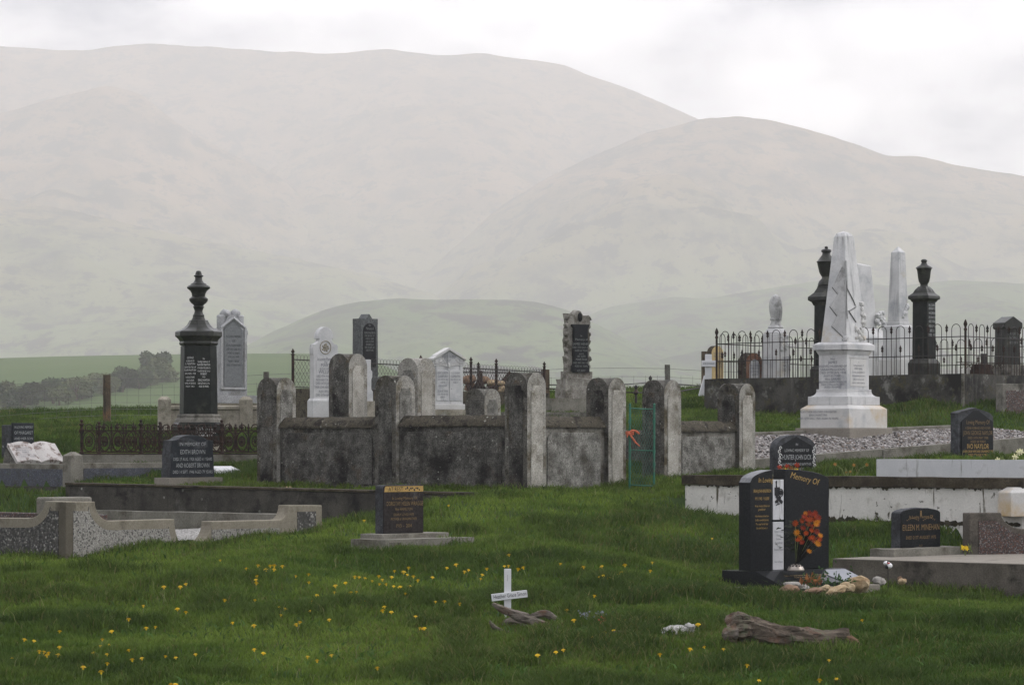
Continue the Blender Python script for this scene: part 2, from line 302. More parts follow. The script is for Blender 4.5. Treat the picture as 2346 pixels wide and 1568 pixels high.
M['blue_chip'] = chips('blue stone chips', [(0.035, 0.042, 0.062), (0.055, 0.062, 0.085), (0.025, 0.03, 0.042), (0.09, 0.10, 0.12), (0.04, 0.052, 0.09)], 90, stains=[((0.025, 0.026, 0.026), 4, 0.5, 0.66)])
M['gravel'] = chips('mixed gravel', [(0.20, 0.19, 0.18), (0.10, 0.093, 0.087), (0.30, 0.285, 0.27), (0.14, 0.12, 0.108), (0.05, 0.045, 0.042), (0.22, 0.205, 0.19)], 26, base=(0.06, 0.05, 0.045), bump=0.8)
M['white_gravel'] = chips('white stone chips', [(0.30, 0.295, 0.275), (0.21, 0.205, 0.19), (0.36, 0.355, 0.33), (0.12, 0.115, 0.11), (0.25, 0.245, 0.225)], 60, base=(0.10, 0.095, 0.085))
M['rust'] = stone('rusty cast iron', (0.014, 0.0085, 0.0065), (0.042, 0.020, 0.012), 20, 0.5, 0.8, stains=[((0.010, 0.008, 0.007), 6, 0.48, 0.64)])
M['iron'] = stone('dark iron', (0.016, 0.015, 0.016), (0.035, 0.028, 0.026), 15, 0.4, 0.6, stains=[((0.07, 0.035, 0.022), 5, 0.58, 0.72)])
M['wire'] = plain('grey wire', (0.10, 0.10, 0.10), 0.5)
M['mesh'] = plain('dark wire netting', (0.05, 0.048, 0.045), 0.6)
M['drift'] = wood_mat('grey driftwood', (0.055, 0.045, 0.036), (0.20, 0.175, 0.145), (0.022, 0.018, 0.014), (0.11, 0.055, 0.03))
M['log'] = wood_mat('weathered log', (0.036, 0.028, 0.021), (0.155, 0.125, 0.095), (0.016, 0.013, 0.010), (0.095, 0.042, 0.022))
M['post'] = stone('old fence post', (0.055, 0.042, 0.030), (0.12, 0.092, 0.06), 6, 0.5, stains=[((0.15, 0.085, 0.038), 4, 0.5, 0.66)], streak=((0.035, 0.03, 0.025), 30, 0.5, 0.62), bump=0.5)
M['post_grey'] = stone('grey fence post', (0.085, 0.082, 0.07), (0.14, 0.135, 0.115), 6, 0.5, streak=((0.06, 0.055, 0.045), 30, 0.5, 0.62), bump=0.5)
M['white_wood'] = stone('white painted wood', (0.56, 0.57, 0.58), (0.62, 0.62, 0.63), 6, 0.06, 0.5, stains=[((0.42, 0.42, 0.40), 5, 0.64, 0.76)], bump=0.06)
M['green'] = stone('flaking green paint', (0.022, 0.105, 0.068), (0.042, 0.155, 0.105), 10, 0.3, 0.6, stains=[((0.10, 0.13, 0.09), 9, 0.56, 0.66)])
M['green_wire'] = stone('green wire', (0.03, 0.09, 0.065), (0.05, 0.14, 0.10), 10, 0.3, 0.6)
M['orange'] = plain('orange twine', (0.48, 0.12, 0.06), 0.6, 0.2)
M['gold'] = plain('gold letters', (0.36, 0.235, 0.07), 0.45, 0.15)
M['gold_dim'] = plain('faded gold letters', (0.17, 0.11, 0.045), 0.6, 0.25)
M['silver'] = plain('grey letters', (0.30, 0.31, 0.31), 0.7, 0.3)
M['white_txt'] = plain('white letters', (0.58, 0.58, 0.56), 0.7, 0.2)
M['pale_txt'] = plain('faint letters', (0.16, 0.17, 0.165), 0.8, 0.2)
M['lead'] = plain('lead letters', (0.14, 0.15, 0.17), 0.7, 0.2)
M['black'] = plain('black letters', (0.012, 0.012, 0.014), 0.6, 0.1)
M['petal_y'] = plain('dandelion yellow', (0.72, 0.50, 0.015), 0.7, 0.15)
M['petal_o'] = plain('orange petals', (0.36, 0.055, 0.006), 0.7, 0.35, 25)
M['petal_r'] = plain('red orange petals', (0.25, 0.028, 0.008), 0.7, 0.35, 25)
M['petal_g'] = plain('golden petals', (0.50, 0.19, 0.012), 0.7, 0.3, 25)
M['petal_c'] = plain('cream petals', (0.62, 0.60, 0.36), 0.7, 0.15)
M['petal_old'] = plain('withered petals', (0.33, 0.17, 0.04), 0.8, 0.3)
M['leaf'] = plain('green leaves', (0.035, 0.085, 0.02), 0.7, 0.3)
M['leaf_dry'] = plain('dry brown leaves', (0.26, 0.11, 0.04), 0.8, 0.3)
M['stem'] = plain('flower stems', (0.16, 0.20, 0.07), 0.7, 0.3)
M['silk'] = plain('silver grey sprigs', (0.20, 0.215, 0.25), 0.6, 0.25)
M['red'] = plain('faded red plastic', (0.50, 0.06, 0.06), 0.5, 0.2)
M['rock_tan'] = stone('tan rock', (0.24, 0.165, 0.085), (0.40, 0.32, 0.205), 9, 0.3, stains=[((0.2, 0.12, 0.06), 7, 0.56, 0.7)], bump=0.4)
M['rock_brown'] = stone('brown rock', (0.13, 0.08, 0.05), (0.24, 0.155, 0.10), 8, 0.35, bump=0.4)
M['rock_grey'] = stone('grey rock', (0.2, 0.19, 0.17), (0.34, 0.32, 0.29), 9, 0.35, bump=0.4)
M['rock_white'] = stone('white rock', (0.22, 0.22, 0.205), (0.36, 0.355, 0.335), 12, 0.3, stains=[((0.2, 0.2, 0.18), 8, 0.55, 0.7)], bump=0.4)
M['metal'] = stone('dull silver metal', (0.30, 0.265, 0.23), (0.38, 0.34, 0.30), 8, 0.1, 0.35, metal=0.6, bump=0.0)
M['marble_fold'] = stone('grimy carved marble', (0.36, 0.36, 0.35), (0.46, 0.46, 0.45), 5, 0.12, 0.6, stains=[((0.2, 0.2, 0.19), 6, 0.5, 0.66)])
M['groove'] = plain('dark carving lines', (0.11, 0.112, 0.105), 0.9, 0.3)
M['hole'] = plain('dark openings', (0.01, 0.01, 0.01), 0.9, 0.1)
M['toy_white'] = plain('glossy white', (0.72, 0.72, 0.72), 0.3, 0.05)
M['sky_glare'] = stone('blue-grey plate', (0.12, 0.128, 0.15), (0.15, 0.158, 0.18), 3, 0.08, 0.35, bump=0.0, spec=0.3)  # pale tone of sky mirrored in the desk, painted as base colour
M['sky_sheen'] = stone('honed granite edge', (0.13, 0.134, 0.14), (0.18, 0.184, 0.19), 12, 0.3, 0.6, bump=0.0)  # lighter granite: the sky's sheen on the arched tops, put into the colour
def tip_marble():
    """marble with algae runs below the weathered tip (object z given in metres)"""
    m = M['marble'].copy(); t = m.node_tree; b = [n for n in t.nodes if n.type == 'BSDF_PRINCIPLED'][0]
    src = b.inputs['Base Color'].links[0].from_socket; tc = t.nodes.new('ShaderNodeTexCoord'); sp = t.nodes.new('ShaderNodeSeparateXYZ'); t.links.new(tc.outputs['Object'], sp.inputs[0])
    run = ramp(t, noi(t, tc.outputs['Object'], 1.0, 3, 0.6, (22, 22, 1.6)), 0.54, 0.68)
    ml = nd(t, 'ShaderNodeMath', operation='MULTIPLY'); t.links.new(run, ml.inputs[0]); t.links.new(ramp(t, sp.outputs['Z'], 2.62, 2.86), ml.inputs[1])
    t.links.new(mixc(t, ml.outputs[0], src, (0.27, 0.272, 0.255)), b.inputs['Base Color']); return m
M['marble_tip'] = tip_marble()
# ---------------------------------------------------------------- terrain
CP = [(-500,1568,24),(0,1568,24),(600,1568,24),(1173,1568,24),(1750,1568,24),(2346,1568,24),(2850,1568,24),
 (0,1421,27.8),(600,1418,27.8),(1160,1421,27.6),(1700,1424,27.5),(2346,1428,27.6),
 (-250,1285,32.4),(150,1277,32),(420,1247,33.6),(738,1214,34.9),(883,1266,32.5),(1100,1300,31.2),(1450,1290,31.5),(1788,1364,30),(2346,1365,31.4),(1910,1344,33),
 (2000,1195,36.3),(2200,1200,35.8),(1570,1150,37.2),(2000,1170,35.6),(2346,1184,34.2),(1100,1200,35),(1300,1185,35.7),(1500,1158,36.6),
 (1205,1132,38),(1070,1142,36.9),(630,1112,40.6),(900,1124,39),(400,1124,40.2),(0,1114,41.5),(-300,1100,42.5),
 (300,1084,43.2),(300,1050,46.5),(520,1088,42.6),(100,1010,49),(-250,1000,52),(0,958,60),(300,958,60),(600,955,60),(900,958,58),(-400,960,60),
 (1000,1030,43.5),(1700,1097,41.4),(1600,982,46),(1735,992,46),(1640,945,51.8),(1900,955,49.6),(2207,932,48.8),(2420,925,50.5),(2310,988,48.2),(2400,988,48.0),
 (1947,1056,42.6),(1735,1088,41.6),(2100,1062,42.5),(2346,1050,44.5),(1800,1084,39.6),(2000,1090,39),(2300,1062,38.8),(2500,1060,39.5),(2600,1200,34),
 (1300,944,51),(1420,925,53),(1500,898,60),(1350,898,60),(1050,930,58),(2000,890,60),(2346,885,60),(2600,890,60)]
_P = np.array([[at(*c)[0], c[2], at(*c)[2]] for c in CP] + [[x, 14.0, EYE-2.15] for x in (-6,-2,2,6)] + [[x, 6.0, EYE-2.25] for x in (-5,0,5)])
def _phi(d2): return 0.5*d2*np.log(d2+1e-9)
_X = _P[:, :2]; _n = len(_P)
_A = np.zeros((_n+3, _n+3))
_A[:_n,:_n] = _phi(((_X[:,None,:]-_X[None,:,:])**2).sum(-1)) + np.eye(_n)*0.02
_A[:_n,_n] = 1; _A[:_n,_n+1:] = _X; _A[_n,:_n] = 1; _A[_n+1:,:_n] = _X.T
_w = np.linalg.solve(_A, np.concatenate([_P[:,2], np.zeros(3)]))
def near_z(x, y):
    x = np.atleast_1d(np.asarray(x, float)); y = np.atleast_1d(np.asarray(y, float)); out = np.empty(len(x))
    for i in range(0, len(x), 20000):
        q = np.stack([x[i:i+20000], y[i:i+20000]], 1)
        out[i:i+20000] = _phi(((q[:,None,:]-_X[None,:,:])**2).sum(-1)) @ _w[:_n] + _w[_n] + q @ _w[_n+1:]
    return out
def sstep(a, b, x):
    t = np.clip((x-a)/(b-a), 0, 1); return t*t*(3-2*t)
FY = np.array([0, 62, 80, 110, 200, 330, 420, 520, 620, 700, 900, 1400, 9000.])
FZ = np.array([0, 0.0, -2.0, -3.5, -2.0, 3.6, 8.0, 13.0, 17.6, 18.3, 10, 6, 4.])
def far_z(x, y):
    u = np.asarray(x)/np.maximum(np.asarray(y), 1.0)*F+1173
    k = 1-0.72*sstep(760, 1250, u)
    z = np.interp(y, FY, FZ)
    return np.where(z > 0, z*k, z) - 2.0*(1-k)
def gz(x, y):
    x = np.atleast_1d(np.asarray(x, float)); y = np.atleast_1d(np.asarray(y, float))
    lim = np.maximum(np.abs(x), 0)
    xc = np.clip(x, -0.27*np.maximum(y, 20), 0.27*np.maximum(y, 20))
    a = near_z(xc, np.minimum(y, 62)); b = far_z(x, y)
    t = sstep(61, 82, y)
    return a*(1-t)+b*t
def frame(x, y, org, phi):
    c, s = math.cos(R(phi)), math.sin(R(phi)); dx, dy = x-org[0], y-org[1]
    return dx*c+dy*s, -dx*s+dy*c
KW0, LG0, GP0, SL0, BP0 = at(1066, 1134, 37.0), at(1570, 1087, 37.5), at(1736, 1051, 42.2), at(1908, 1281, 33.0), at(161.6, 1111, 41.8)
_gz0 = gz
def gz(x, y):
    """terrain with the steps held by the kerb walls"""
    x = np.atleast_1d(np.asarray(x, float)); y = np.atleast_1d(np.asarray(y, float)); z = _gz0(x, y)
    lx, ly = frame(x, y, KW0, 50)
    z = z-np.where(lx < 0.12, 0.62*sstep(-0.1, 1.0, ly)*(1-sstep(6.3, 6.9, ly))*sstep(-4.2, -0.2, lx), 0)
    lx, ly = frame(x, y, BP0, 40)
    z = z-np.where(lx < 0.02, 0.24*sstep(-.4, 0.3, ly)*sstep(-2.0, -0.1, lx)*(ly < 5), 0)
    lx, ly = frame(x, y, LG0, 50)
    z = z-np.where(lx < 0.10, 0.17*sstep(-5.4, -4.6, ly)*(1-sstep(-.2, .6, ly))*sstep(-1.9, -0.1, lx), 0)
    lx, ly = frame(x, y, GP0, 40)
    bed = GP0[2]+0.278*lx/5.23-.14
    z = np.where((lx > -.9) & (lx < 6.5) & (ly > .05) & (ly < 1.85), np.minimum(z, bed), z)
    z = np.where((lx > -.6) & (ly <= .05), z-0.12*sstep(-1.6, -.1, ly)*sstep(-.6, .2, lx)*(ly > -3), z)
    lx, ly = frame(x, y, SL0, 50)
    k = sstep(-4.4, -3.9, ly)*(1-sstep(-.12, .25, ly))*sstep(-.2, .0, lx)*(1-sstep(3.0, 3.7, lx))
    z = z*(1-k)+np.minimum(z, SL0[2]-.13)*k
    return z
def G(x, y): return float(gz(x, y)[0])
def lump(x, y):
    return 0.062*noise.fractal(Vector((x*1.1, y*0.75, 0.3)), 1.0, 2.0, 3)+0.02*noise.noise(Vector((x*3.3, y*2.6, 4.0)))
def ray(px, py, h=0.0, y0=22.0):
    """point h above the ground seen at that pixel"""
    lo = y0
    f = lambda D: zat(py, D)-(G((px-1173)/F*D, D)+h)
    D = lo
    while D < 62 and f(D) > 0: D += 0.25
    a, b = D-0.25, D
    for _ in range(12):
        m = (a+b)/2
        if f(m) > 0: a = m
        else: b = m
    return Vector(((px-1173)/F*b, b, G((px-1173)/F*b, b)))

def grass_soil():
    m, t, b = nmat('pasture'); g = nd(t, 'ShaderNodeNewGeometry'); co = g.outputs['Position']
    c = mixc(t, ramp(t, noi(t, co, 0.9, 6), 0.35, 0.65), (0.022, 0.042, 0.010), (0.036, 0.062, 0.015))
    far = mixc(t, ramp(t, noi(t, co, 0.012, 5), 0.35, 0.65), (0.040, 0.072, 0.016), (0.062, 0.096, 0.027))
    sp = nd(t, 'ShaderNodeSeparateXYZ'); t.links.new(co, sp.inputs[0])
    c = mixc(t, ramp(t, sp.outputs['Y'], 60, 120), c, far)
    t.links.new(c, b.inputs['Base Color']); b.inputs['Roughness'].default_value = 1.0; b.inputs['Specular IOR Level'].default_value = 0.1
    return m
M['soil'] = grass_soil()
def sheet(name, us, ys, zf, mat):
    U, Y = np.meshgrid(us, ys); X = U*Y
    Z = zf(X.ravel(), Y.ravel())
    V = np.stack([X.ravel(), Y.ravel(), Z], 1); nu, ny = len(us), len(ys)
    i = (np.arange(ny-1)[:,None]*nu+np.arange(nu-1)[None,:]).ravel()
    Q = np.stack([i, i+1, i+nu+1, i+nu], 1)
    me = bpy.data.meshes.new(name); me.vertices.add(len(V)); me.vertices.foreach_set('co', V.ravel())
    me.loops.add(Q.size); me.loops.foreach_set('vertex_index', Q.ravel().astype(np.int32))
    me.polygons.add(len(Q)); me.polygons.foreach_set('loop_start', np.arange(0, Q.size, 4, dtype=np.int32))
    me.update(calc_edges=True); me.polygons.foreach_set('use_smooth', [True]*len(Q)); me.materials.append(mat)
    o = bpy.data.objects.new(name, me); COL.objects.link(o); return o
def ground_z(X, Y):
    Z = gz(X, Y)
    nr = Y < 64
    Z[nr] += np.array([lump(x, y) for x, y in zip(X[nr], Y[nr])])
    fr = Y > 120
    Z[fr] += np.array([0.012*y**0.75*noise.noise(Vector((x*0.012, y*0.006, 2.0))) for x, y in zip(X[fr], Y[fr])])
    return Z
us = np.concatenate([np.linspace(-1.2, -0.3, 12), np.linspace(-0.27, 0.27, 241), np.linspace(0.3, 1.2, 12)])
ys = np.concatenate([np.linspace(1, 20, 20), np.arange(20.3, 64, 0.22), np.linspace(66, 140, 30), np.linspace(150, 900, 60), np.linspace(1000, 6200, 20)])
tag(sheet('ground', us, ys, ground_z, M['soil']), kind='structure')

# ---------------------------------------------------------------- hills
def hill_mat(name, lo, hi, green_top, z0, z1, scrub=0.5):
    m, t, b = nmat(name); g = nd(t, 'ShaderNodeNewGeometry'); co = g.outputs['Position']
    sp = nd(t, 'ShaderNodeSeparateXYZ'); t.links.new(co, sp.inputs[0])
    wob = nd(t, 'ShaderNodeMath', operation='MULTIPLY_ADD'); t.links.new(noi(t, co, 0.004, 6), wob.inputs[0]); wob.inputs[1].default_value = 0.9*(z1-z0); t.links.new(sp.outputs['Z'], wob.inputs[2])
    h = ramp(t, wob.outputs[0], z0+0.45*(z1-z0), z1+0.45*(z1-z0))
    low = mixc(t, ramp(t, noi(t, co, 0.006, 6), 0.4, 0.6), lo, green_top)
    top = mixc(t, ramp(t, noi(t, co, 0.012, 6), 0.38, 0.62), hi, (hi[0]*0.62, hi[1]*0.62, hi[2]*0.66))
    c = mixc(t, h, low, top)
    s = noi(t, co, 0.014, 10, 0.72, (1.0, 0.35, 1.3))
    c = mixc(t, ramp(t, s, 0.50, 0.66) , c, (0.012, 0.016, 0.018)) if scrub else c
    s2 = noi(t, co, 0.035, 8, 0.7, (1.0, 0.4, 1.6))
    c = mixc(t, ramp(t, s2, 0.52, 0.58), c, (0.02, 0.02, 0.018))
    s3 = noi(t, co, 0.10, 7, 0.75, (1.0, 0.35, 1.0)); c = mixc(t, ramp(t, s3, 0.56, 0.62), c, (0.012, 0.016, 0.012))
    t.links.new(c, b.inputs['Base Color']); b.inputs['Roughness'].default_value = 1.0; b.inputs['Specular IOR Level'].default_value = 0.0
    return m
HM_hi = hill_mat('tussock hillside', (0.10, 0.14, 0.05), (0.25, 0.165, 0.098), (0.12, 0.145, 0.06), 90, 270)
HM_lo = hill_mat('foothill pasture', (0.050, 0.092, 0.026), (0.10, 0.118, 0.05), (0.085, 0.118, 0.042), 60, 200)
def ridge(pts, D, base_py, reach, amp, seed, mat, gully=9.0, nrow=56, D1=None, power=1.15, freq=1.0):
    px = np.arange(-760, 3120, 11.0); P = np.array(pts, float)
    top = np.interp(px, P[:,0], P[:,1])
    k = np.array([1, 2, 3, 4, 3, 2, 1.]); top = np.convolve(np.pad(top, 3, mode='edge'), k/k.sum(), 'valid')
    ts = np.concatenate([np.linspace(-0.45, -0.04, 6), np.linspace(0, 1, nrow), [1.12, 1.35]])
    V = np.empty((len(ts), len(px), 3))
    for j, p in enumerate(px):
        top[j] += 1.6*noise.noise(Vector((p*0.02, seed, 0)))+0.9*noise.noise(Vector((p*0.09, seed, 5)))
        u = (p-1173)/F; Dj = D+(D1-D)*(p-0)/2346.0 if D1 else D
        zr = (YH-top[j])/F*Dj+EYE; zb = (YH-base_py)/F*(Dj-reach)+EYE-6
        for i, t in enumerate(ts):
            y = Dj-reach*t; x = u*Dj*(1-0.15*t*0)
            if t > 1:
                z = zb+(-20-zb)*(t-1)/.35; a = 0.0
            elif t >= 0:
                z = zb+(zr-zb)*(1-t)**power
                a = min(1.0, 2.2*t)*(1-0.5*t)
            else:
                z = zr-(zr-zb)*0.8*(t/-0.45)**1.4*0.9; a = 0.0
            q = Vector((x*0.0016*freq+seed, y*0.0009*freq, seed*1.3))
            w = noise.fractal(q*1.7, 1.0, 2.0, 4)
            gl = abs(noise.noise(Vector((x*0.0030*freq+w*0.8+seed, t*0.9, seed))))*2-0.45
            a *= min(1.0, max(0.0, (zr-zb)/(3.0*amp)))
            z += a*amp*(gl+0.55*noise.fractal(Vector((x*0.004, y*0.003, seed)), 0.9, 2.0, 4))
            z += 0.012*amp*noise.noise(Vector((x*0.03, y*0.03, seed)))
            V[i, j] = (x, y, z)
    n = len(px); i = (np.arange(len(ts)-1)[:,None]*n+np.arange(n-1)[None,:]).ravel()
    Q = np.stack([i, i+n, i+n+1, i+1], 1)
    me = bpy.data.meshes.new('hills'); me.vertices.add(V.size//3); me.vertices.foreach_set('co', V.ravel())
    me.loops.add(Q.size); me.loops.foreach_set('vertex_index', Q.ravel().astype(np.int32))
    me.polygons.add(len(Q)); me.polygons.foreach_set('loop_start', np.arange(0, Q.size, 4, dtype=np.int32))
    me.update(calc_edges=True); me.polygons.foreach_set('use_smooth', [True]*len(Q)); me.materials.append(mat)
    o = bpy.data.objects.new('hills', me); COL.objects.link(o); tag(o, kind='structure')
ridge([(-760,90),(0,105),(100,114),(200,116),(260,106),(330,100),(480,108),(640,119),(760,124),(870,112),(930,115),(1000,129),(1110,122),(1200,135),(1280,145),(1350,172),(1450,207),(1600,273),(1800,400),(2100,560),(3100,900)], 4700, 760, 1600, 95, 1.3, HM_hi)
ridge([(-760,330),(0,262),(110,228),(250,194),(320,215),(430,300),(560,370),(640,402),(760,520),(900,620),(1100,720),(3100,950)], 3750, 800, 1100, 80, 4.1, HM_hi)
ridge([(-760,700),(400,520),(600,400),(640,374),(760,306),(880,252),(960,236),(1080,238),(1200,300),(1300,390),(1400,480),(1500,560),(3100,940)], 4150, 800, 1200, 85, 7.7, HM_hi)
ridge([(-760,980),(900,720),(1000,600),(1150,470),(1240,414),(1330,370),(1480,304),(1600,274),(1690,266),(1760,274),(1860,298),(1960,330),(2040,360),(2100,356),(2200,380),(2346,404),(3100,560)], 3550, 780, 1200, 86, 11.9, HM_hi)
ridge([(-760,380),(-200,430),(0,452),(150,480),(330,520),(470,552),(640,585),(800,618),(900,645),(1000,675),(1100,720),(1250,800),(3100,1010)], 2950, 810, 900, 38, 15.2, HM_hi, freq=1.5)
ridge([(-760,640),(0,640),(200,655),(420,690),(560,735),(700,800),(900,900),(3100,1010)], 2600, 840, 600, 16, 31.0, HM_lo, freq=2.0)
ridge([(-760,1010),(1100,880),(1300,740),(1400,700),(1480,690),(1550,679),(1620,684),(1760,660),(1900,640),(2050,655),(2200,640),(2346,650),(3100,600)], 2300, 850, 700, 18, 19.4, HM_lo, freq=2.0)
ridge([(-760,1010),(400,850),(560,795),(620,762),(700,724),(780,698),(890,683),(1010,687),(1130,685),(1230,691),(1310,712),(1400,760),(1500,810),(1620,850),(1800,900),(3100,1010)], 1850, 870, 520, 15, 23.8, HM_lo, freq=2.6)

# ---------------------------------------------------------------- haze
bm = BM(); box(bm, -3000, 3000, -120, 5260, -30, 620)
hz = mk('haze', bm, [], None); tag(hz, kind='stuff')
hm = bpy.data.materials.new('haze'); hm.use_nodes = True; t = hm.node_tree; t.nodes.clear()
o_ = t.nodes.new('ShaderNodeOutputMaterial'); v_ = t.nodes.new('ShaderNodeVolumePrincipled')
v_.inputs['Color'].default_value = (0.893, 0.868, 0.858, 1); v_.inputs['Density'].default_value = HAZE if 'HAZE' in globals() else 0.00042
v_.inputs['Anisotropy'].default_value = 0.1
t.links.new(v_.outputs[0], o_.inputs['Volume']); hz.data.materials.append(hm)
# ---------------------------------------------------------------- concrete enclosure with arched pillars
PHI = 50.0
cP, sP = math.cos(R(PHI)), math.sin(R(PHI))
def loc_axis(px, D0, x0, ax):
    """distance along local x (ax='x', right and away) or local y (ax='y', left and away) from (x0, D0) to the pixel column px"""
    u = (px-1173)/F; dx, dy = (cP, sP) if ax == 'x' else (-sP, cP)
    return (u*D0-x0)/(dx-u*dy)
E0 = at(1208, 1128, 38.0)
encl = thing('concrete_enclosure', 'mossy concrete grave enclosure with arched square pillars and panelled walls', 'grave enclosure', E0, R(PHI))
PW = 0.345
def vault_pillar(x0, y0, zb, zt, left_mat, right_mat, body='mossy', w=PW):
    """square pillar whose head is two crossing barrel vaults; raised panel with shouldered head on the two outer faces"""
    r = w/2; zs = zt-r; bm = BM(); n = 14; cx, cy = x0+r, y0+r
    def h(a, b): return zs+max(math.sqrt(max(0, r*r-a*a)), math.sqrt(max(0, r*r-b*b)))
    c = [-r*math.cos(math.pi*i/n) for i in range(n+1)]
    top = [[bm.verts.new((cx+a, cy+b, h(a, b))) for b in c] for a in c]
    for i in range(n):
        for j in range(n): bm.faces.new((top[i][j], top[i+1][j], top[i+1][j+1], top[i][j+1]))
    rim = [top[i][0] for i in range(n+1)]+[top[n][j] for j in range(1, n+1)]+[top[i][n] for i in range(n-1, -1, -1)]+[top[0][j] for j in range(n-1, 0, -1)]
    bot = [bm.verts.new((v.co.x, v.co.y, zb)) for v in rim]
    for i in range(len(rim)):
        k = (i+1) % len(rim); f = bm.faces.new((bot[i], bot[k], rim[k], rim[i]))
        if i < n: f.material_index = 1
    p = mk('pillar', bm, [M[body], M['pil_side']], encl, 0, True)
    pw = w*0.31; za = zb+0.12; zh = zs+0.02; s = 0.035
    sh = [(-pw, za), (pw, za), (pw, zh-0.06), (pw-s*0.55, zh-0.055), (pw-s*0.8, zh-0.03), (pw-s, zh), (-pw+s, zh), (-pw+s*0.8, zh-0.03), (-pw+s*0.55, zh-0.055), (-pw, zh-0.06)]
    bm = BM(); prism(bm, [(cx+a, z) for a, z in sh], y0-0.009, y0+0.02); mk('panel', bm, M[right_mat], p, 0.004)
    bm = BM(); prism(bm, [(cy+a, z) for a, z in sh], x0-0.007, x0+0.02, 'x'); mk('panel', bm, M[left_mat], p, 0.004)
    return p
def world_of(x, y): return E0.x+x*cP-y*sP, E0.y+x*sP+y*cP
def zl(py, x, y): return zat(py, world_of(x, y)[1])-E0.z
yP2 = loc_axis(907, E0.y, E0.x, 'y'); yP1 = loc_axis(634, E0.y, E0.x, 'y')
xP4 = loc_axis(1394, E0.y, E0.x, 'x'); xP5 = loc_axis(1522, E0.y, E0.x, 'x'); xP6 = loc_axis(1694, E0.y, E0.x, 'x')
pil = {}
for nm, x, y, yt, lm, rm in (('3', 0, 0, 853, 'moss_face', 'pale_face'), ('2', 0, yP2, 860, 'moss_face', 'grey_face'), ('1', 0, yP1, 865, 'moss_face', 'grey_face'),
                             ('4', xP4, 0, 865, 'moss_face', 'pale_face'), ('5', xP5, 0, 870, 'moss_face', 'pale_face'), ('6', xP6, 0, 878, 'moss_face', 'pale_face')):
    X, Y = world_of(x, y)
    vault_pillar(x, y, G(X, Y)-E0.z-0.18, zl(yt, x+.17, y+.17), lm, rm)
# back row: two tall gate pillars and the far corner
def back_pillar(pxc, D, yt, lm, rm, w):
    u = (pxc-1173)/F*D; dx, dy = u-E0.x, D-E0.y
    x, y = dx*cP+dy*sP, -dx*sP+dy*cP
    vault_pillar(x, y, G(u, D)-E0.z-0.2, zat(yt, D+.2)-E0.z, lm, rm, 'mossy' if lm == 'moss_face' else 'pil_side', w)
back_pillar(799, 43.3, 810, 'moss_face', 'pale_face', 0.365)
back_pillar(957, 43.6, 820, 'grey_face', 'pale_face', 0.36)
back_pillar(1110, 44.6, 890, 'moss_face', 'grey_face', PW)
def wall_run(a, b, axis, ytop, lm, nm='wall_panel', border=None):
    """low wall with a gabled mossy coping and a recessed face, spanning a..b along local x or y"""
    th0, th1 = 0.06, 0.28; tm = (th0+th1)/2
    def zt(s):
        x, y = (s, tm) if axis == 'x' else (tm, s)
        return zl(ytop, x, y)
    zb = min(G(*world_of(*((s, .1) if axis == 'x' else (.1, s))))-E0.z for s in (a, b))-0.2
    z1 = (zt(a)+zt(b))/2; ch = 0.135
    bm = BM(); prism(bm, [(th0, zb), (th1, zb), (th1, z1-ch), (th0, z1-ch)], a, b, 'x' if axis == 'x' else 'y') if False else None
    if axis == 'x': box(bm, a, b, th0, th1, zb, z1-ch)
    else: box(bm, th0, th1, a, b, zb, z1-ch)
    w = mk(nm, bm, M[border or lm], encl, 0.008)
    bm = BM(); e = 0.03
    pr = [(th0-e, z1-ch), (th0-e, z1-ch+0.02), (th0+.02, z1-0.05), (tm-0.03, z1), (tm+0.03, z1), (th1-.02, z1-0.05), (th1+e, z1-ch+0.02), (th1+e, z1-ch)]
    if axis == 'x':
        A = [bm.verts.new((a, p, z)) for p, z in pr]; B = [bm.verts.new((b, p, z)) for p, z in pr]
    else:
        A = [bm.verts.new((p, a, z)) for p, z in pr]; B = [bm.verts.new((p, b, z)) for p, z in pr]
    for i in range(len(pr)): bm.faces.new((A[i], B[i], B[(i+1) % len(pr)], A[(i+1) % len(pr)]))
    bm.faces.new(A); bm.faces.new(B[::-1])
    roughen(bm, 0.09, 0.012, 9.0, a)
    mk('coping', bm, M['cap'], w, 0, True)
    # inset face with notched upper corners
    m, q = 0.09, 0.07; c0, c1 = a+m, b-m; zz0, zz1 = zb+0.24, z1-ch-0.06
    pts = [(c0, zz0), (c1, zz0), (c1, zz1-q)]+[(c1-q*(1-math.cos(R(k))), zz1-q+q*math.sin(R(k))*0.5) for k in (30, 60)]+[(c1-q, zz1), (c0+q, zz1)]+[(c0+q*(1-math.cos(R(k))), zz1-q+q*math.sin(R(k))*0.5) for k in (60, 30)]+[(c0, zz1-q)]
    bm = BM()
    if axis == 'x': prism(bm, pts, th0-0.012, th0+0.02)
    else: prism(bm, pts, th0-0.012, th0+0.02, 'x')
    mk('face_panel', bm, M[lm], w, 0.005)
wall_run(PW, yP2, 'y', 951, 'moss_face'); wall_run(yP2+PW, yP1, 'y', 955, 'moss_face')
wall_run(PW, xP4, 'x', 953, 'grey_face', border='border'); wall_run(xP5+PW, xP6, 'x', 964, 'grey_face', border='border')
# back walls, mostly hidden
def back_wall(x0, x1, y0, y1, D, ytop):
    bm = BM(); X, Y = world_of((x0+x1)/2, (y0+y1)/2)
    box(bm, x0, x1, y0, y1, G(X, Y)-E0.z-0.3, zat(ytop, Y)-E0.z); mk('back_wall', bm, M['mossy'], encl, 0.02)
back_wall(xP6+.06, xP6+.28, PW, yP1, 43, 985); back_wall(PW, xP6, yP1+.06, yP1+.28, 43, 985)

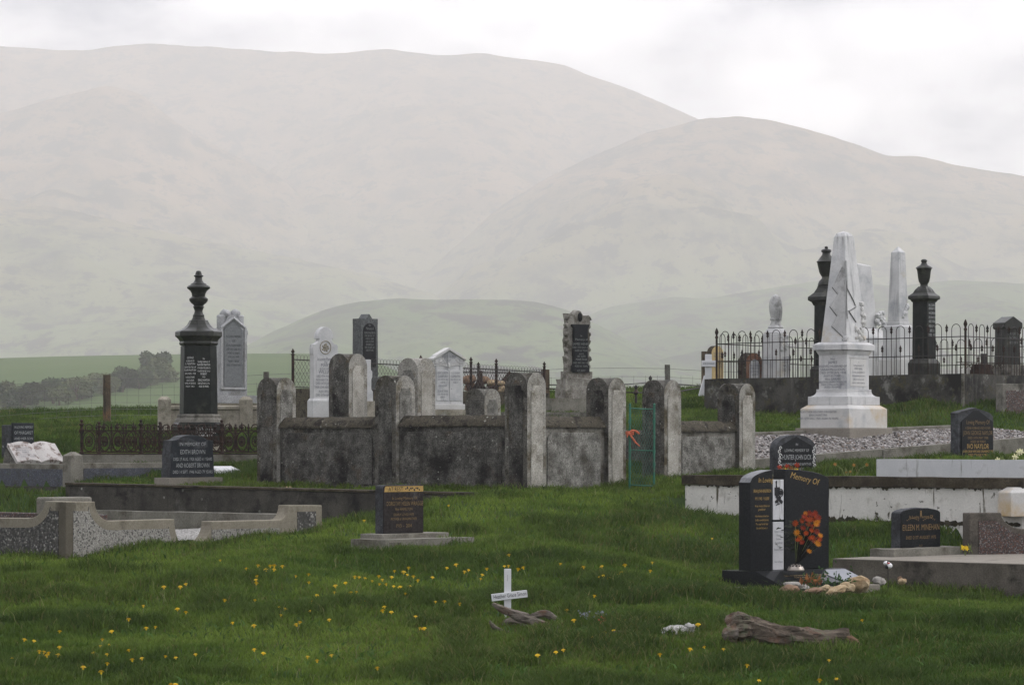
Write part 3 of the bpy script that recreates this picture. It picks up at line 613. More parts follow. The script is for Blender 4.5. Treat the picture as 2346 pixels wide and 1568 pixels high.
# green netting gate between the pillars
g0 = at(1442.5, 1114, 38.95); g1 = at(1498, 1112, 38.95)
gt = thing('metal_gate', 'narrow green pipe gate with wire netting between two arched pillars', 'gate', (g0.x, g0.y, G(g0.x, g0.y)-.02))
gw = g1.x-g0.x; gh = zat(926, 38.95)-gt.location.z
for i, x in enumerate((0, gw)):
    bm = BM(); tube(bm, [(x, 0, 0), (x+0.004, 0, gh)], 0.015, 10); ball(bm, (x+.004, 0, gh), 0.016, 2)
    for z in (0.45*gh, 0.62*gh, 0.8*gh, 0.3*gh): tube(bm, [(x+.002, 0, z-.02), (x+.002, 0, z+.02)], 0.019, 10)
    mk('gate_post', bm, M['green'], gt, 0, True)
for z in (gh-0.045, gh*0.47, 0.06):
    bm = BM(); tube(bm, [(0.01, 0, z), (gw*.5, -.003, z-.008), (gw-.01, 0, z-.012)], 0.0075, 8); mk('rail', bm, M['green'], gt, 0, True)
bm = BM()
for i in range(-14, 12):
    pa = []; pb = []
    for k in range(13):
        z = 0.06+(gh-0.12)*k/12; x = i*0.03+k*0.031
        if 0.01 < x < gw-0.01: pa.append((x+.004*math.sin(k*2.1+i), 0.004*math.sin(k+i), z))
        x = gw-i*0.03-k*0.031
        if 0.01 < x < gw-0.01: pb.append((x+.004*math.sin(k*1.7+i), 0.004*math.cos(k+i), z))
    for p in (pa, pb):
        if len(p) > 1: tube(bm, p, 0.0022, 4)
mk('wire_netting', bm, M['green_wire'], gt)
tw = thing('twine_tie', 'knot of frayed orange twine tied round the green gate post', 'twine', (g0.x, g0.y-.03, zat(992, 38.9)))
bm = BM()
for k in range(3): tube(bm, [(0.045*math.cos(a)-.0+.002, 0.035+0.045*math.sin(a), 0.012*k-.01+.006*math.sin(a*2)) for a in [i*math.pi/6 for i in range(13)]], 0.008, 6)
tube(bm, [(-.02, -.01, 0), (.03, -.03, .035), (.07, -.02, .03), (.105, -.02, .005), (.115, -.02, -.01)], [.014, .015, .013, .014, .006], 6)
tube(bm, [(0, -.012, -.01), (.035, -.03, -.06), (.07, -.02, -.11), (.12, -.015, -.155)], [.013, .012, .011, .006], 6)
tube(bm, [(-.02, -.012, -.01), (-.035, -.02, -.05)], [.012, .005], 6); ball(bm, (0, -.015, 0), .022, 2, rough=.006, fr=60)
mk('tied_strand', bm, M['orange'], tw, 0, True)

# ---------------------------------------------------------------- kerbs, ledges, slabs along the same grid
def grid_thing(name, label, cat, px, py, D, phi=PHI, group=None):
    p = at(px, py, D); return thing(name, label, cat, p, R(phi), group), p
# long dark kerb wall in front of the enclosure (right end nearer)
kw, p = grid_thing('kerb_wall', 'long low blackened concrete kerb wall with lichen in front of the arched enclosure', 'kerb wall', 1066, 1134, 37.0)
Lk = 6.75
bm = BM()
zs0, zs1 = 0.0, zat(1111, 41.2)-p.z
v = box(bm, 0, 0.2, 0, Lk, -0.75, -0.0)
for i in (6, 7): v[i].co.z = zs1
roughen(bm, 0.35, 0.010, 5.0, 2.0)
mk('wall_face', bm, M['dark_conc'], kw, 0, True)
bm = BM(); v = box(bm, -0.02, 0.22, -0.0, Lk, 0.004, 0.034)
for i in (2, 3): v[i].co.z = zs1+0.004
for i in (6, 7): v[i].co.z = zs1+0.034
mk('coping', bm, M['kerb_brown'], kw, 0.006)
bm = BM(); box(bm, 0.0, 0.0+0.02, 1.5, 1.62, -0.7, -0.03)
# white painted ledge, right
lg, p = grid_thing('grave_kerb', 'long flaking white grave kerb with brown coping behind the black arched headstone', 'grave kerb', 1570, 1087, 37.5, 50)
uR = (2342-1173)/F; tL = (uR*37.5-p.x)/(sP+uR*cP)
bm = BM(); box(bm, 0.0, 0.25, -tL, 0, -0.75, -0.115); roughen(bm, 0.3, 0.006, 6.0, 3.0); mk('painted_wall', bm, M['whitewash'], lg, 0, True)
bm = BM(); box(bm, -0.035, 0.30, -tL-.03, 0.03, -0.112, 0.0); roughen(bm, 0.25, 0.008, 5.0, 4.0); mk('coping', bm, M['kerb_brown'], lg, 0, True)
bm = BM()
for i in range(240):
    y = -tL*rnd.random(); hgt = rnd.choice((.006, .008, .01, .016, .028, .008))*(0.5+noise.noise(Vector((y*3, 0, 0)))+.5); wd = .02+.05*rnd.random()
    prism(bm, [(y, -.114), (y+wd, -.114), (y+wd*.75, -.114-hgt*.7), (y+wd*.5, -.114-hgt), (y+wd*.3, -.114-hgt*.8)], -0.0075, 0.004, 'x')
mk('mould_edge', bm, M['mould'], lg)
bm = BM()
for i in range(150):
    y = -tL*rnd.random(); wd = .03+.11*rnd.random(); zb = -0.50+.0*rnd.random(); hh = .02+.09*max(0, noise.noise(Vector((y*1.6, 3, 0)))+.25)*rnd.random()
    n = 7; pts = [(y+wd*.5+wd*.5*math.cos(2*math.pi*k/n)*(.6+.5*rnd.random()), zb+hh*math.sin(2*math.pi*k/n)*(.6+.5*rnd.random())) for k in range(n)]
    prism(bm, pts, -0.0068, 0.003, 'x')
mk('bare_patches', bm, M['mould'], lg)
# its return side, far end runs right and away
bm = BM(); box(bm, 0.25, 3.6, 0.0-.2, 0.0+.0, -0.7, -0.05); mk('side_wall', bm, M['kerb_brown'], lg, 0.01)
# second white kerb
l2, p2 = grid_thing('grave_kerb', 'shorter clean white grave kerb in front of the peaked black and gold headstone', 'grave kerb', 2008, 1051, 38.6)
bm = BM(); box(bm, 0, 0.16, -3.2, 0, -0.5, 0); roughen(bm, 0.3, 0.004, 6.0, 6.0); mk('painted_wall', bm, M['white_new'], l2, 0, True)
bm = BM(); box(bm, 0.16, 2.4, -0.16, 0, -0.5, -0.02); mk('side_wall', bm, M['white_new'], l2, 0.006)
# gravel plot with concrete kerb
gp, p = grid_thing('gravel_plot', 'grave plot of mixed pinkish gravel held by a concrete kerb beside the white obelisk', 'grave plot', 1736, 1051, 42.2, 40)
Lg = 5.23; rise = zat(1002, 45.6)-p.z
def sl(x): return rise*x/Lg
bm = BM(); v = box(bm, -0.7, Lg+1.2, 0, 0.14, -0.45, 0.0)
for i in (5, 6): v[i].co.z = sl(Lg+1.2)
for i in (4, 7): v[i].co.z = sl(-.7)
for i in (1, 2): v[i].co.z = sl(Lg)-.5
roughen(bm, 0.3, 0.008, 5.0, 8.0); mk('kerb', bm, M['kerb'], gp, 0, True)
bm = BM(); box(bm, 2.35, 2.5, -0.02, 0.1, -0.35, sl(2.4)-.01); mk('kerb_joint', bm, M['border'], gp, 0.01)
WG = 1.6
bm = BM(); nx, ny = 110, 30; gv = []
for i in range(nx+1):
    for j in range(ny+1):
        x = -0.65+(Lg+1.7)*i/nx; y = 0.13+WG*j/ny
        back = (zat(1003, 44.2)-p.z) ; z = sl(x)-0.02+ (j/ny)*(0.29-.15*max(0, x)/Lg)+0.02*noise.noise(Vector((x*1.3, y*1.3, 1)))+0.022*noise.noise(Vector((x*9, y*9, 2)))
        gv.append(bm.verts.new((x, y, z)))
for i in range(nx):
    for j in range(ny): bm.faces.new([gv[a] for a in (i*(ny+1)+j, (i+1)*(ny+1)+j, (i+1)*(ny+1)+j+1, i*(ny+1)+j+1)])
gb = mk('gravel_bed', bm, M['gravel'], gp, 0, True)
bm = BM()
for k in range(5200):
    x = -0.2+(Lg+1.2)*rnd.random(); y = 0.15+(WG-.1)*rnd.random(); r = .011+.02*rnd.random()
    z = sl(x)-0.015+(y-.13)/WG*(0.29-.15*max(0, x)/Lg)+0.02*noise.noise(Vector((x*1.3, y*1.3, 1)))
    g = bmesh.ops.create_icosphere(bm, subdivisions=1, radius=r, matrix=Matrix.Translation((x, y, z)) @ Matrix.Rotation(rnd.random()*3, 4, 'Z') @ Matrix.Diagonal((1, .5+.5*rnd.random(), .5+.4*rnd.random(), 1)))
    mi = rnd.choice((0, 0, 1, 1, 2, 3, 4))
    for vv in g['verts']:
        for f in vv.link_faces: f.material_index = mi
st = mk('loose_stones', bm, [plain('stone pale', (.26, .245, .23)), plain('stone grey', (.15, .14, .133)), plain('stone white', (.36, .345, .33)), plain('stone brown', (.14, .112, .092)), plain('stone dark', (.05, .046, .043))], gp); st['kind'] = 'stuff'
bm = BM(); v = box(bm, -0.3, Lg+1.2, WG+.12, WG+.26, -0.2, 0.30)
for i in (5, 6): v[i].co.z = sl(Lg+1.2)+.14
mk('back_kerb', bm, M['kerb'], gp, 0.01)
# slab with small headstone, right foreground
sb, p = grid_thing('grave_slab', 'thick concrete grave slab with dirty sides carrying the low black headstone', 'grave slab', 1908, 1281, 33.0)
bm = BM(); box(bm, 0, 3.1, -3.6, 0, -0.6, 0); roughen(bm, 0.25, 0.012, 4.0, 9.0, keep=lambda c: c.z > -0.01); mk('slab_side', bm, M['slab_side'], sb, 0.0, True)
bm = BM(); box(bm, 0.004, 3.096, -3.596, -0.004, 0.003, 0.012); mk('slab_top', bm, M['slab'], sb)
SLAB = p.copy()

# pebbledash plot with swept kerbs, left foreground
pp, p = grid_thing('pebbledash_plot', 'grave plot with swept concrete kerbs filled with black and white pebbledash', 'grave plot', 150, 1274, 32.0)
H = 126*32/F; L0 = 85*32/F
def lenx(px): return loc_axis(px, p.y, p.x, 'x')
def zx(py, x): return zat(py, p.y+x*sP)-p.z
sh = lenx(218)
ground_slope = (zat(1214, p.y+lenx(738)*sP)-p.z)/lenx(738)
def swept(bm, pts, y0, y1, axis): prism(bm, pts, y0, y1, axis)
def curve(x0, z0, x1, z1, n=10, kind=0):
    """quarter sweep: leaves x0 steeply and lands flat (kind 0) or the other way round (kind 1)"""
    o = []
    for i in range(n+1):
        a = math.pi/2*i/n
        if kind == 0: o.append((x0+(x1-x0)*(1-math.cos(a)), z0+(z1-z0)*math.sin(a)))
        else: o.append((x0+(x1-x0)*math.sin(a), z0+(z1-z0)*(1-math.cos(a))))
    return o
xA = lenx(218); xB = lenx(254); xC = lenx(400); xD = lenx(428)
zlow = zx(1190, (xB+xC)/2)
top_r = [(0, H), (xA, zx(1148, xA))]+curve(xA, zx(1148, xA), xB, zlow, 9, 0)[1:]+[(xC, zlow)]+curve(xC, zlow, xD, zx(1250, xD), 7, 0)[1:]
TH = 0.15
def kerb_piece(top, axis, zb, panels, mrim, mpan, nm='kerb'):
    pts = [(top[0][0], zb)]+[(top[-1][0], zb)]+top[::-1]
    bm = BM(); prism(bm, pts, 0, TH, axis); k = mk(nm, bm, M[mrim], pp, 0.010)
    for pl in panels:
        bm = BM(); prism(bm, pl, -0.006, 0.03, axis); mk('pebble_panel', bm, M[mpan], k)
    return k
def inset(top, m, x0, x1, zb):
    """panel outline a margin below the given top line between x0 and x1"""
    T = [(x, z-m) for x, z in top if x0 <= x <= x1]
    T = [(x0, np.interp(x0, [q[0] for q in top], [q[1] for q in top])-m)]+T+[(x1, np.interp(x1, [q[0] for q in top], [q[1] for q in top])-m)]
    return [(x0, zb), (x1, zb)]+T[::-1]
def shrink(top, m):
    o = []
    for i, (x, z) in enumerate(top):
        a = top[max(0, i-1)]; b = top[min(len(top)-1, i+1)]; dx, dz = b[0]-a[0], b[1]-a[1]; l = math.hypot(dx, dz) or 1
        o.append((x+dz/l*m, z-dx/l*m))
    return o
def panel_from(top, m, zb):
    s_ = shrink(top, m); s_[0] = (top[0][0]+0.10, s_[0][1])
    for i in range(len(s_)-2, 0, -1): s_[i] = (min(s_[i][0], s_[i+1][0]), s_[i][1])
    return [(s_[0][0], zb), (s_[-1][0], zb)]+s_[::-1]
xF = lenx(404)
k1 = kerb_piece(top_r, 'y', -0.25, [panel_from(top_r[:-1], 0.095, -0.22)], 'rim', 'pebble')
# second length beyond the entrance
e0 = lenx(459); e1 = lenx(484); e2 = lenx(640); e3 = lenx(660); e4 = lenx(738)
zl2 = zx(1191, e1+.5)
top_2 = curve(e0, zx(1238, e0), e1, zl2, 7, 1)+[(e2, zx(1190, e2))]+curve(e2, zx(1190, e2), e3, zx(1156, e3), 7, 1)[1:]+[(e4, zx(1156, e4))]
k2 = kerb_piece(top_2, 'y', -0.1, [panel_from(top_2[3:9], 0.085, 0.0)], 'rim', 'pebble')
bm = BM(); box(bm, e3+.14, e4-.10, -.006, .03, ground_slope*e4-.1, zx(1170, e4)); mk('pebble_panel', bm, M['pebble_dark'], k2)
# left length, runs left and away
def leny(px): return loc_axis(px, p.y, p.x, 'y')
def zy(py, y): return zat(py, p.y+y*cP)-p.z
yA = leny(102); yB = leny(62); yC = leny(-160)
top_l = [(0, H), (yA, zy(1147, yA))]+curve(yA, zy(1147, yA), yB, zy(1186, yB), 9, 0)[1:]+[(yC, zy(1184, yC))]
pts = [(0, -.25), (yC, -.25)]+top_l[::-1]
bm = BM(); prism(bm, pts, 0, TH, 'x'); k3 = mk('kerb', bm, M['rim'], pp, 0.010)
bm = BM(); prism(bm, panel_from(top_l, 0.095, -.22), -0.006, 0.03, 'x'); mk('pebble_panel', bm, M['pebble_dark'], k3)
# rear kerbs and the bed
bm = BM(); box(bm, e4-.15, e4, TH, 4.2, -.2, zx(1178, e4)); roughen(bm, .3, .006, 5, 3); mk('kerb', bm, M['kerb'], pp, 0, True)
bm = BM(); prism(bm, [(0.55, -.1), (0.72, -.1), (0.72, zy(1172, 1)), (0.55, zy(1172, 1))], leny(100), yC, 'y') if False else box(bm, 0.5, 0.62, yA-.25, yC, -.1, zy(1176, 1.2)); mk('inner_kerb', bm, M['red_chip'], pp, 0.008)
bm = BM(); box(bm, 0.5, 1.05, .75, 1.0, .0, zy(1140, .9)-.0); mk('inner_block', bm, M['kerb'], pp, 0.02)
bm = BM(); nx, ny = 50, 40; gv = []
for i in range(nx+1):
    for j in range(ny+1):
        x = .9+(e4-.15-.9)*i/nx; y = TH-.02+1.4*j/ny
        gv.append(bm.verts.new((x, y, ground_slope*x*.6+0.06+0.02*noise.noise(Vector((x*2, y*2, 1)))+0.015*noise.noise(Vector((x*14, y*14, 2)))+.05*y/2.6)))
for i in range(nx):
    for j in range(ny): bm.faces.new([gv[a] for a in (i*(ny+1)+j, (i+1)*(ny+1)+j, (i+1)*(ny+1)+j+1, i*(ny+1)+j+1)])
mk('stone_chip_bed', bm, M['white_gravel'], pp, 0, True)
PPLOC = p.copy(); PPE4 = e4

# blue chip plot with square post, left
bp, p = grid_thing('blue_chip_plot', 'grave plot with square concrete post and kerbs faced in blue stone chips', 'grave plot', 161.6, 1111, 41.8, 40)
c4, s4 = math.cos(R(40)), math.sin(R(40)); hp = 73*41.8/F; wp = 0.195
bm = BM(); box(bm, 0, wp, 0, wp, -.3, hp-.03); frus(bm, wp+.004, wp+.004, hp-.03, wp*.25, wp*.25, hp+.02, wp/2, wp/2); mk('post', bm, M['kerb'], bp, 0.006)
bm = BM(); box(bm, wp+.0, 2.2, .03, .15, -.3, hp*.70); k = mk('kerb', bm, M['kerb'], bp, 0.006)
bm = BM(); box(bm, wp+.02, 2.2, .022, .06, -.28, hp*.53); mk('chip_facing', bm, M['blue_chip'], k)
bm = BM(); box(bm, .03, .15, wp+.0, 2.6, -.02, hp*.66); k = mk('kerb', bm, M['kerb'], bp, 0.006)
bm = BM(); box(bm, .022, .06, wp+.02, 2.6, -.02, hp*.50); mk('chip_facing', bm, M['blue_chip'], k)
bm = BM(); box(bm, -.04, .22, -.02, 2.6, -.45, -.025); roughen(bm, .25, .012, 5, 7); mk('footing', bm, M['dark_conc'], bp, 0, True)

# kerb carrying the rusty fence, and flat plaque
rk, p = grid_thing('fence_kerb', 'pale grey concrete kerb under the rusty cast iron grave fence', 'kerb', 150, 1041, 43.6, 12)
bm = BM(); box(bm, 0, 3.1, 0, .22, -.45, 0); roughen(bm, .3, .006, 5, 11); mk('kerb_face', bm, M['kerb'], rk, 0, True)
pl, p = grid_thing('memorial_plaque', 'flat white marble plaque lying tilted in the grass beside the arched enclosure', 'plaque', 500, 1083, 40.3, 35)
_q = ray(512, 1087); pl.location = (_q.x, _q.y, _q.z+.06)
bm = BM(); v = box(bm, -.1, .27, 0, .26, -.05, 0.0)
for i in (6, 7, 2, 3): v[i].co.z += .055
mk('plaque_slab', bm, M['marble'], pl, .006)
bm = BM(); v = box(bm, -.075, .245, .03, .23, 0.009, 0.012)
for i in (6, 7, 2, 3): v[i].co.z += .040
mk('inscribed_face', bm, M['white_new'], pl)
# ---------------------------------------------------------------- headstones
def stone_at(name, label, cat, pxl, pxc, pxr, pyb, D, phi, group=None, drop=0.0):
    X, Y, w, d = fit(pxl, pxc, pxr, D, phi)
    o = thing(name, label, cat, (X, Y, zat(pyb, D)), R(phi), group)
    return o, w, d
def hgt(pyt, pyb, D): return (pyb-pyt)*D/F

# black arched headstone of two leaves with white strip ("Memory Of")
t0, w, d = stone_at('black_headstone', 'tall black polished headstone with arched top split by a white marble strip', 'headstone', 1654, 1788, 1990, 1350, 30.0, 42)
hb = hgt(1311, 1350, 30.2)
bm = BM(); yb, yf = d/2, -d/2
pr = [(yf, -.2), (yf, .045), (yf+.315, hb), (yb, hb), (yb, -.2)]
prism(bm, pr, -w/2, w/2, 'x'); mk('base', bm, M['granite'], t0, 0.004)
bm = BM(); box(bm, -w/2-.12, w/2+.1, yf-.06, yb+.05, -.3, 0.012); mk('footing', bm, M['slab'], t0, .006)
sy0 = yf+.42; sd = 0.15; sw = 1.09; x0 = -w/2+.035
hs = hgt(1079, 1311, 30.4)-.0
def arch_z(x):   # outline of the whole arch over 0..sw
    c = sw*0.40; return (hs-0.125)+0.125*math.sqrt(max(0, 1-((x-c)/(sw*0.62))**2))*1.0 if x > c else (hs-.125)+0.125*math.sqrt(max(0, 1-((x-c)/(sw*0.40))**2))
zb = hb+.003
xs1 = [i*0.300/10 for i in range(11)]
bm = BM(); prism(bm, [(x0, zb), (x0+.300, zb)]+[(x0+x, hb+arch_z(x)) for x in xs1[::-1]], sy0, sy0+sd); bm.normal_update()
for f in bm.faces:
    if abs(f.normal.z) > .3 and f.calc_center_median().z > hb+.3: f.material_index = 1  # upward faces take the painted sky highlight
L1 = mk('left_leaf', bm, [M['granite'], M['sky_sheen']], t0, .004)
xs2 = [0.475+(sw-.475)*i/12 for i in range(13)]
bm = BM(); prism(bm, [(x0+.475, zb), (x0+sw, zb)]+[(x0+x, hb+arch_z(x)) for x in xs2[::-1]], sy0, sy0+sd); bm.normal_update()
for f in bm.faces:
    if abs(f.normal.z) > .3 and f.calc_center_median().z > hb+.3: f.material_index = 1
L2 = mk('right_leaf', bm, [M['granite'], M['sky_sheen']], t0, .004)
bm = BM(); box(bm, x0+.301, x0+.474, sy0+.02, sy0+sd-.01, zb, hb+hs-.095); mk('middle_strip', bm, M['granite'], t0, .004)
for a, b, nm in ((hb+.003, hb+.455, 'marble_inset'), (hb+.475, hb+.855, 'marble_inset')):
    bm = BM(); box(bm, x0+.314, x0+.461, sy0+.004, sy0+.03, a, b); mk(nm, bm, M['white_new'], t0, .002)
text(t0, [('In Loving', .045, x0+.205, hb+.83, .2), ('BRIAN JOHN HENDERSON', .03, x0+.16, hb+.735, .24), ('19.11.1942 - 9.4.2008', .028, x0+.155, hb+.665, .19), ('A dear husband, father and', .02, x0+.16, hb+.60, .2), ('grandfather', .02, x0+.155, hb+.567, .1), ('His adventures done here', .02, x0+.155, hb+.505, .18), ('his life a wonderful journey', .02, x0+.155, hb+.468, .18), ('The range he held dear', .02, x0+.155, hb+.43, .17), ('his mind forever at', .02, x0+.155, hb+.392, .15)], sy0-.003, M['gold'], shear=0.18)
def slanted(parent, s, h, x, z, ang, y, mat, shear=.25):
    o = text(parent, [(s, h, 0, 0, 0)], 0, mat, shear=shear); o.rotation_euler = (0, R(ang), 0); o.location = (x, y, z); return o
slanted(t0, 'Memory Of', .058, x0+.735, hb+.835, 11, sy0-.003, M['gold'])
text(t0, [('Forever in Our', .02, x0+.388, hb+.355, .12), ('Hearts', .02, x0+.388, hb+.32, .06), ('Forever', .02, x0+.388, hb+.285, .07), ('Remembered', .02, x0+.388, hb+.25, .105), ('and', .02, x0+.388, hb+.217, .04), ('Forever Missed', .02, x0+.388, hb+.185, .125), ('Rest In Peace', .02, x0+.388, hb+.07, .11)], sy0+.001, M['lead'], shear=.15)
# engraved emblem on the upper inset: pen, cup and round wheel shapes
bm = BM(); ex, ez = x0+.384, hb+.74
prism(bm, [(ex-.048, ez-.03), (ex-.03, ez-.045), (ex+.0, ez-.04), (ex+.02, ez+.03), (ex+.018, ez+.045), (ex-.05, ez+.04)], sy0-.001, sy0+.006)
for a in (0, 1):
    ring = [(ex+.03+(.036-.015*a)*math.cos(2*math.pi*k/20), ez-.01+(.04-.016*a)*math.sin(2*math.pi*k/20)) for k in range(20)]
    if a == 1: prism(bm, ring, sy0-.004, sy0+.004)
for k in range(20):
    a0, a1 = 2*math.pi*k/20, 2*math.pi*(k+1)/20
    prism(bm, [(ex+.03+q*math.cos(b), ez-.01+q*1.1*math.sin(b)) for q, b in ((.030, a0), (.036, a0), (.036, a1), (.030, a1))], sy0-.003, sy0+.004)
for (xa, za, xb, zbb, ww) in ((-.03, .04, -.022, .105, .003), (-.02, .04, -.034, .10, .003), (-.03, -.04, .055, -.105, .014), (.03, -.05, -.04, -.10, .012), (-.005, -.06, -.005, -.115, .004), (-.03, -.125, .02, -.112, .004)):
    dx, dz = xb-xa, zbb-za; l = math.hypot(dx, dz); nx_, nz_ = -dz/l*ww, dx/l*ww
    prism(bm, [(ex+xa-nx_, ez+za-nz_), (ex+xb-nx_, ez+zbb-nz_), (ex+xb+nx_, ez+zbb+nz_), (ex+xa+nx_, ez+za+nz_)], sy0-.0025-xa*.01, sy0+.004)
mk('engraved_emblem', bm, M['black'], t0)
# lettering on the sloped desk of the base
sl_ang = math.atan2(hb-.045, .315)
o = text(t0, [('Not a day goes by but you are remembered with love', .022, 0, .19, .62), ('by all of your family and your friends', .022, 0, .145, .44), ('together again one day', .022, 0, .10, .3)], 0, M['gold'], shear=.2)
o.rotation_euler = (-(math.pi/2-sl_ang), 0, 0); o.location = (-.05, yf-.0025, .047)
bm = BM(); v = []
xa, xb = w/2-.40, w/2-.02
pts = [(xa+.06, .02), (xb, .02), (xb, .30), (xa+.10, .30), (xa, .16)]
for q, (x, s_) in enumerate(pts): v.append((x, yf+s_*math.cos(sl_ang), .045+s_*math.sin(sl_ang)))
A = [bm.verts.new((a, b-.002, c+.006)) for a, b, c in v]; B = [bm.verts.new((a, b+.004, c-.004)) for a, b, c in v]
bm.faces.new(A); bm.faces.new(B[::-1])
for i in range(5): bm.faces.new((A[i], B[i], B[(i+1) % 5], A[(i+1) % 5]))
mk('reflection_patch', bm, M['sky_glare'], t0)  # flat patch standing in for sky reflected on the sloped desk
T0 = t0

# small reclining black headstone on the slab
e, w, d = stone_at('black_headstone', 'low black headstone with rounded top standing on the thick concrete slab', 'headstone', 2042, 2063, 2154, 1257, 33.75, 45)
def arched(w, h, rise, n=12):
    return [(-w/2, 0), (w/2, 0), (w/2, h-rise)]+[(w/2*math.cos(R(180*i/n)), h-rise+rise*math.sin(R(180*i/n))) for i in range(1, n)]+[(-w/2, h-rise)]
he = hgt(1166, 1257, 33.9)
bm = BM(); prism(bm, arched(w, he, .055), -d/2+.006, d/2); roughen(bm, .05, .006, 20, 2); mk('stone_body', bm, M['granite_edge'], e, 0, True)
bm = BM(); prism(bm, [(x*.985, z*.985+.004) for x, z in arched(w, he, .055)], -d/2-.006, -d/2+.05); mk('polished_face', bm, M['granite'], e, .003)
text(e, [('In Loving Memory Of', .032, 0, he*.74, w*.82), ('EILEEN M. MINEHAN', .062, 0, he*.44, w*.92), ('DIED 21ST AUGUST 1975', .032, 0, he*.22, w*.78), ('R.I.P.', .02, 0, .012, .07)], -d/2-.009, M['gold_dim'])
bm = BM()
for k in (-1, 1):
    for i in range(8):
        a = i/7; prism(bm, [(k*(.03+a*.19), he*.68+.025*math.sin(a*3)), (k*(.05+a*.19), he*.675+.025*math.sin(a*3)), (k*(.05+a*.19), he*.70+.025*math.sin(a*3))], -d/2-.0075, -d/2)
prism(bm, [(-.012, he*.80), (.012, he*.80), (.012, he*.93), (-.012, he*.93)], -d/2-.0078, -d/2)
mk('scroll_ornament', bm, M['gold_dim'], e)
X, Y, pw, pd = fit(1993, 2048, 2216, 33.35, 45)
bm = BM(); box(bm, -pw/2, pw/2, -pd/2, pd/2, 0, .085); roughen(bm, .08, .010, 9, 4)
pt = thing('headstone_plinth', 'worn grey concrete plinth under the low rounded black headstone', 'plinth', (X, Y, SLAB.z+.006), R(45)); mk('plinth_block', bm, M['kerb'], pt, 0, True)
e.location.z = SLAB.z+.09

# brown-black stone with gold band
a, w, d = stone_at('granite_headstone', 'upright brown-black headstone with a gold band of flowers along its top edge', 'headstone', 860, 877.5, 970, 1224, 33.0, 45)
ha = hgt(1113, 1224, 33.1)
bm = BM(); rr = .035
pts = [(-w/2, 0), (w/2, 0), (w/2, ha-.012)]+[(w/2-.012, ha)]+[(-w/2+rr-rr*math.sin(R(k)), ha-rr+rr*math.cos(R(k))) for k in (0, 30, 60, 90)]
prism(bm, pts, -d/2+.004, d/2); roughen(bm, .05, .004, 22, 5); mk('stone_body', bm, M['granite_edge'], a, 0, True)
bm = BM(); prism(bm, [(x*.985, z*.99+.003) for x, z in pts], -d/2-.005, -d/2+.05); mk('polished_face', bm, M['granite_brown'], a, .002)
bm = BM(); bz = .058; prism(bm, [(-w/2+.03, ha-.012), (-w/2+.02, ha-.03), (-w/2+.012, ha-.012-bz), (w/2-.01, ha-.012-bz), (w/2-.01, ha-.012)], -d/2-.0075, -d/2); mk('gold_band', bm, M['gold'], a)
text(a, [('AT REST', .042, -w*.20, ha-.062, w*.36)], -d/2-.009, M['black'])
bm = BM()
for k in range(9):
    cx = w*.05+k*.024; cz = ha-.04+.012*math.sin(k*2.2); r_ = .010+.003*(k % 2)
    prism(bm, [(cx+r_*math.cos(2*math.pi*j/6)*(.7+.3*(j % 2)), cz+r_*math.sin(2*math.pi*j/6)) for j in range(6)], -d/2-.0092, -d/2)
mk('flower_engraving', bm, M['black'], a)
text(a, [('In Loving Memory Of', .03, 0.01, ha*.70, w*.62), ('DOROTHY HELEN WRAGGE', .042, 0.015, ha*.575, w*.9), ('Née HAMILTON', .028, 0, ha*.475, w*.42), ('DEARLY LOVED WIFE', .026, 0, ha*.365, w*.5), ('MOTHER & GRANDMOTHER', .026, 0, ha*.275, w*.64), ('1915  -  2004', .036, 0, ha*.125, w*.38)], -d/2-.008, M['gold_dim'])
AT = a
for (l, c, r_, yt, yb_, D, lab, nm) in ((825, 875, 1029, 1223, 1240, 32.85, 'upper_step', 1), (803.6, 883, 1086, 1236, 1268, 32.5, 'lower_step', 2)):
    if nm == 1:
        X, Y, pw, pd = fit(l, c, r_, D, 45); stp = thing('headstone_plinth', 'two-stepped grey concrete plinth under the gold banded brown-black headstone', 'plinth', (X, Y, zat(yb_, D)), R(45)); z0_ = stp.location.z
        bm = BM(); box(bm, -pw/2, pw/2, -pd/2, pd/2, 0, zat(yt, D)-z0_); mk('upper_step', bm, M['kerb'], stp, .008)
        RM = Matrix.Rotation(-R(45), 3, 'Z')
    else:
        X2, Y2, pw, pd = fit(l, c, r_, D, 45); q = RM @ (Vector((X2, Y2, 0))-Vector((X, Y, 0)))
        bm = BM(); box(bm, q.x-pw/2, q.x+pw/2, q.y-pd/2, q.y+pd/2, zat(yb_, D)-z0_-.2, zat(yt, D)-z0_); roughen(bm, .12, .004, 8, 2); mk('lower_step', bm, M['kerb'], stp, 0, True)
        bm = BM(); box(bm, q.x-pw/2+.05, q.x-pw/2+.22, q.y-pd/2-.003, q.y-pd/2+.01, zat(yt, D)-z0_-.075, zat(yt, D)-z0_-.03); mk('name_tile', bm, M['border'], stp)
a.location.z = zat(1223, 32.85)

# dark grey stone with shoulders (left of the enclosure)
b, w, d = stone_at('slanted_headstone', 'dark blue-grey headstone with raised curved centre and sloping sides on a concrete base', 'headstone', 369, 388, 491, 1094, 40.7, 45)
hb2 = hgt(996, 1094, 40.8); sh_ = hgt(1007, 1094, 40.8)
pts = [(-w/2, 0), (w/2, 0), (w*.46, sh_-.01), (w*.34, sh_)]+[(w*.30*math.cos(R(k)), sh_+(hb2-sh_)*math.sin(R(k))) for k in range(15, 180, 15)]+[(-w*.34, sh_), (-w*.46, sh_-.01)]
bm = BM(); prism(bm, pts, -d/2, d/2); roughen(bm, .06, .006, 18, 3); mk('stone_body', bm, M['granite_edge'], b, 0, True)
bm = BM(); prism(bm, [(x*.97, z*.98+.003) for x, z in pts], -d/2-.012, -d/2+.03); mk('polished_face', bm, M['granite_blue'], b, .003)
bm = BM(); n = 24
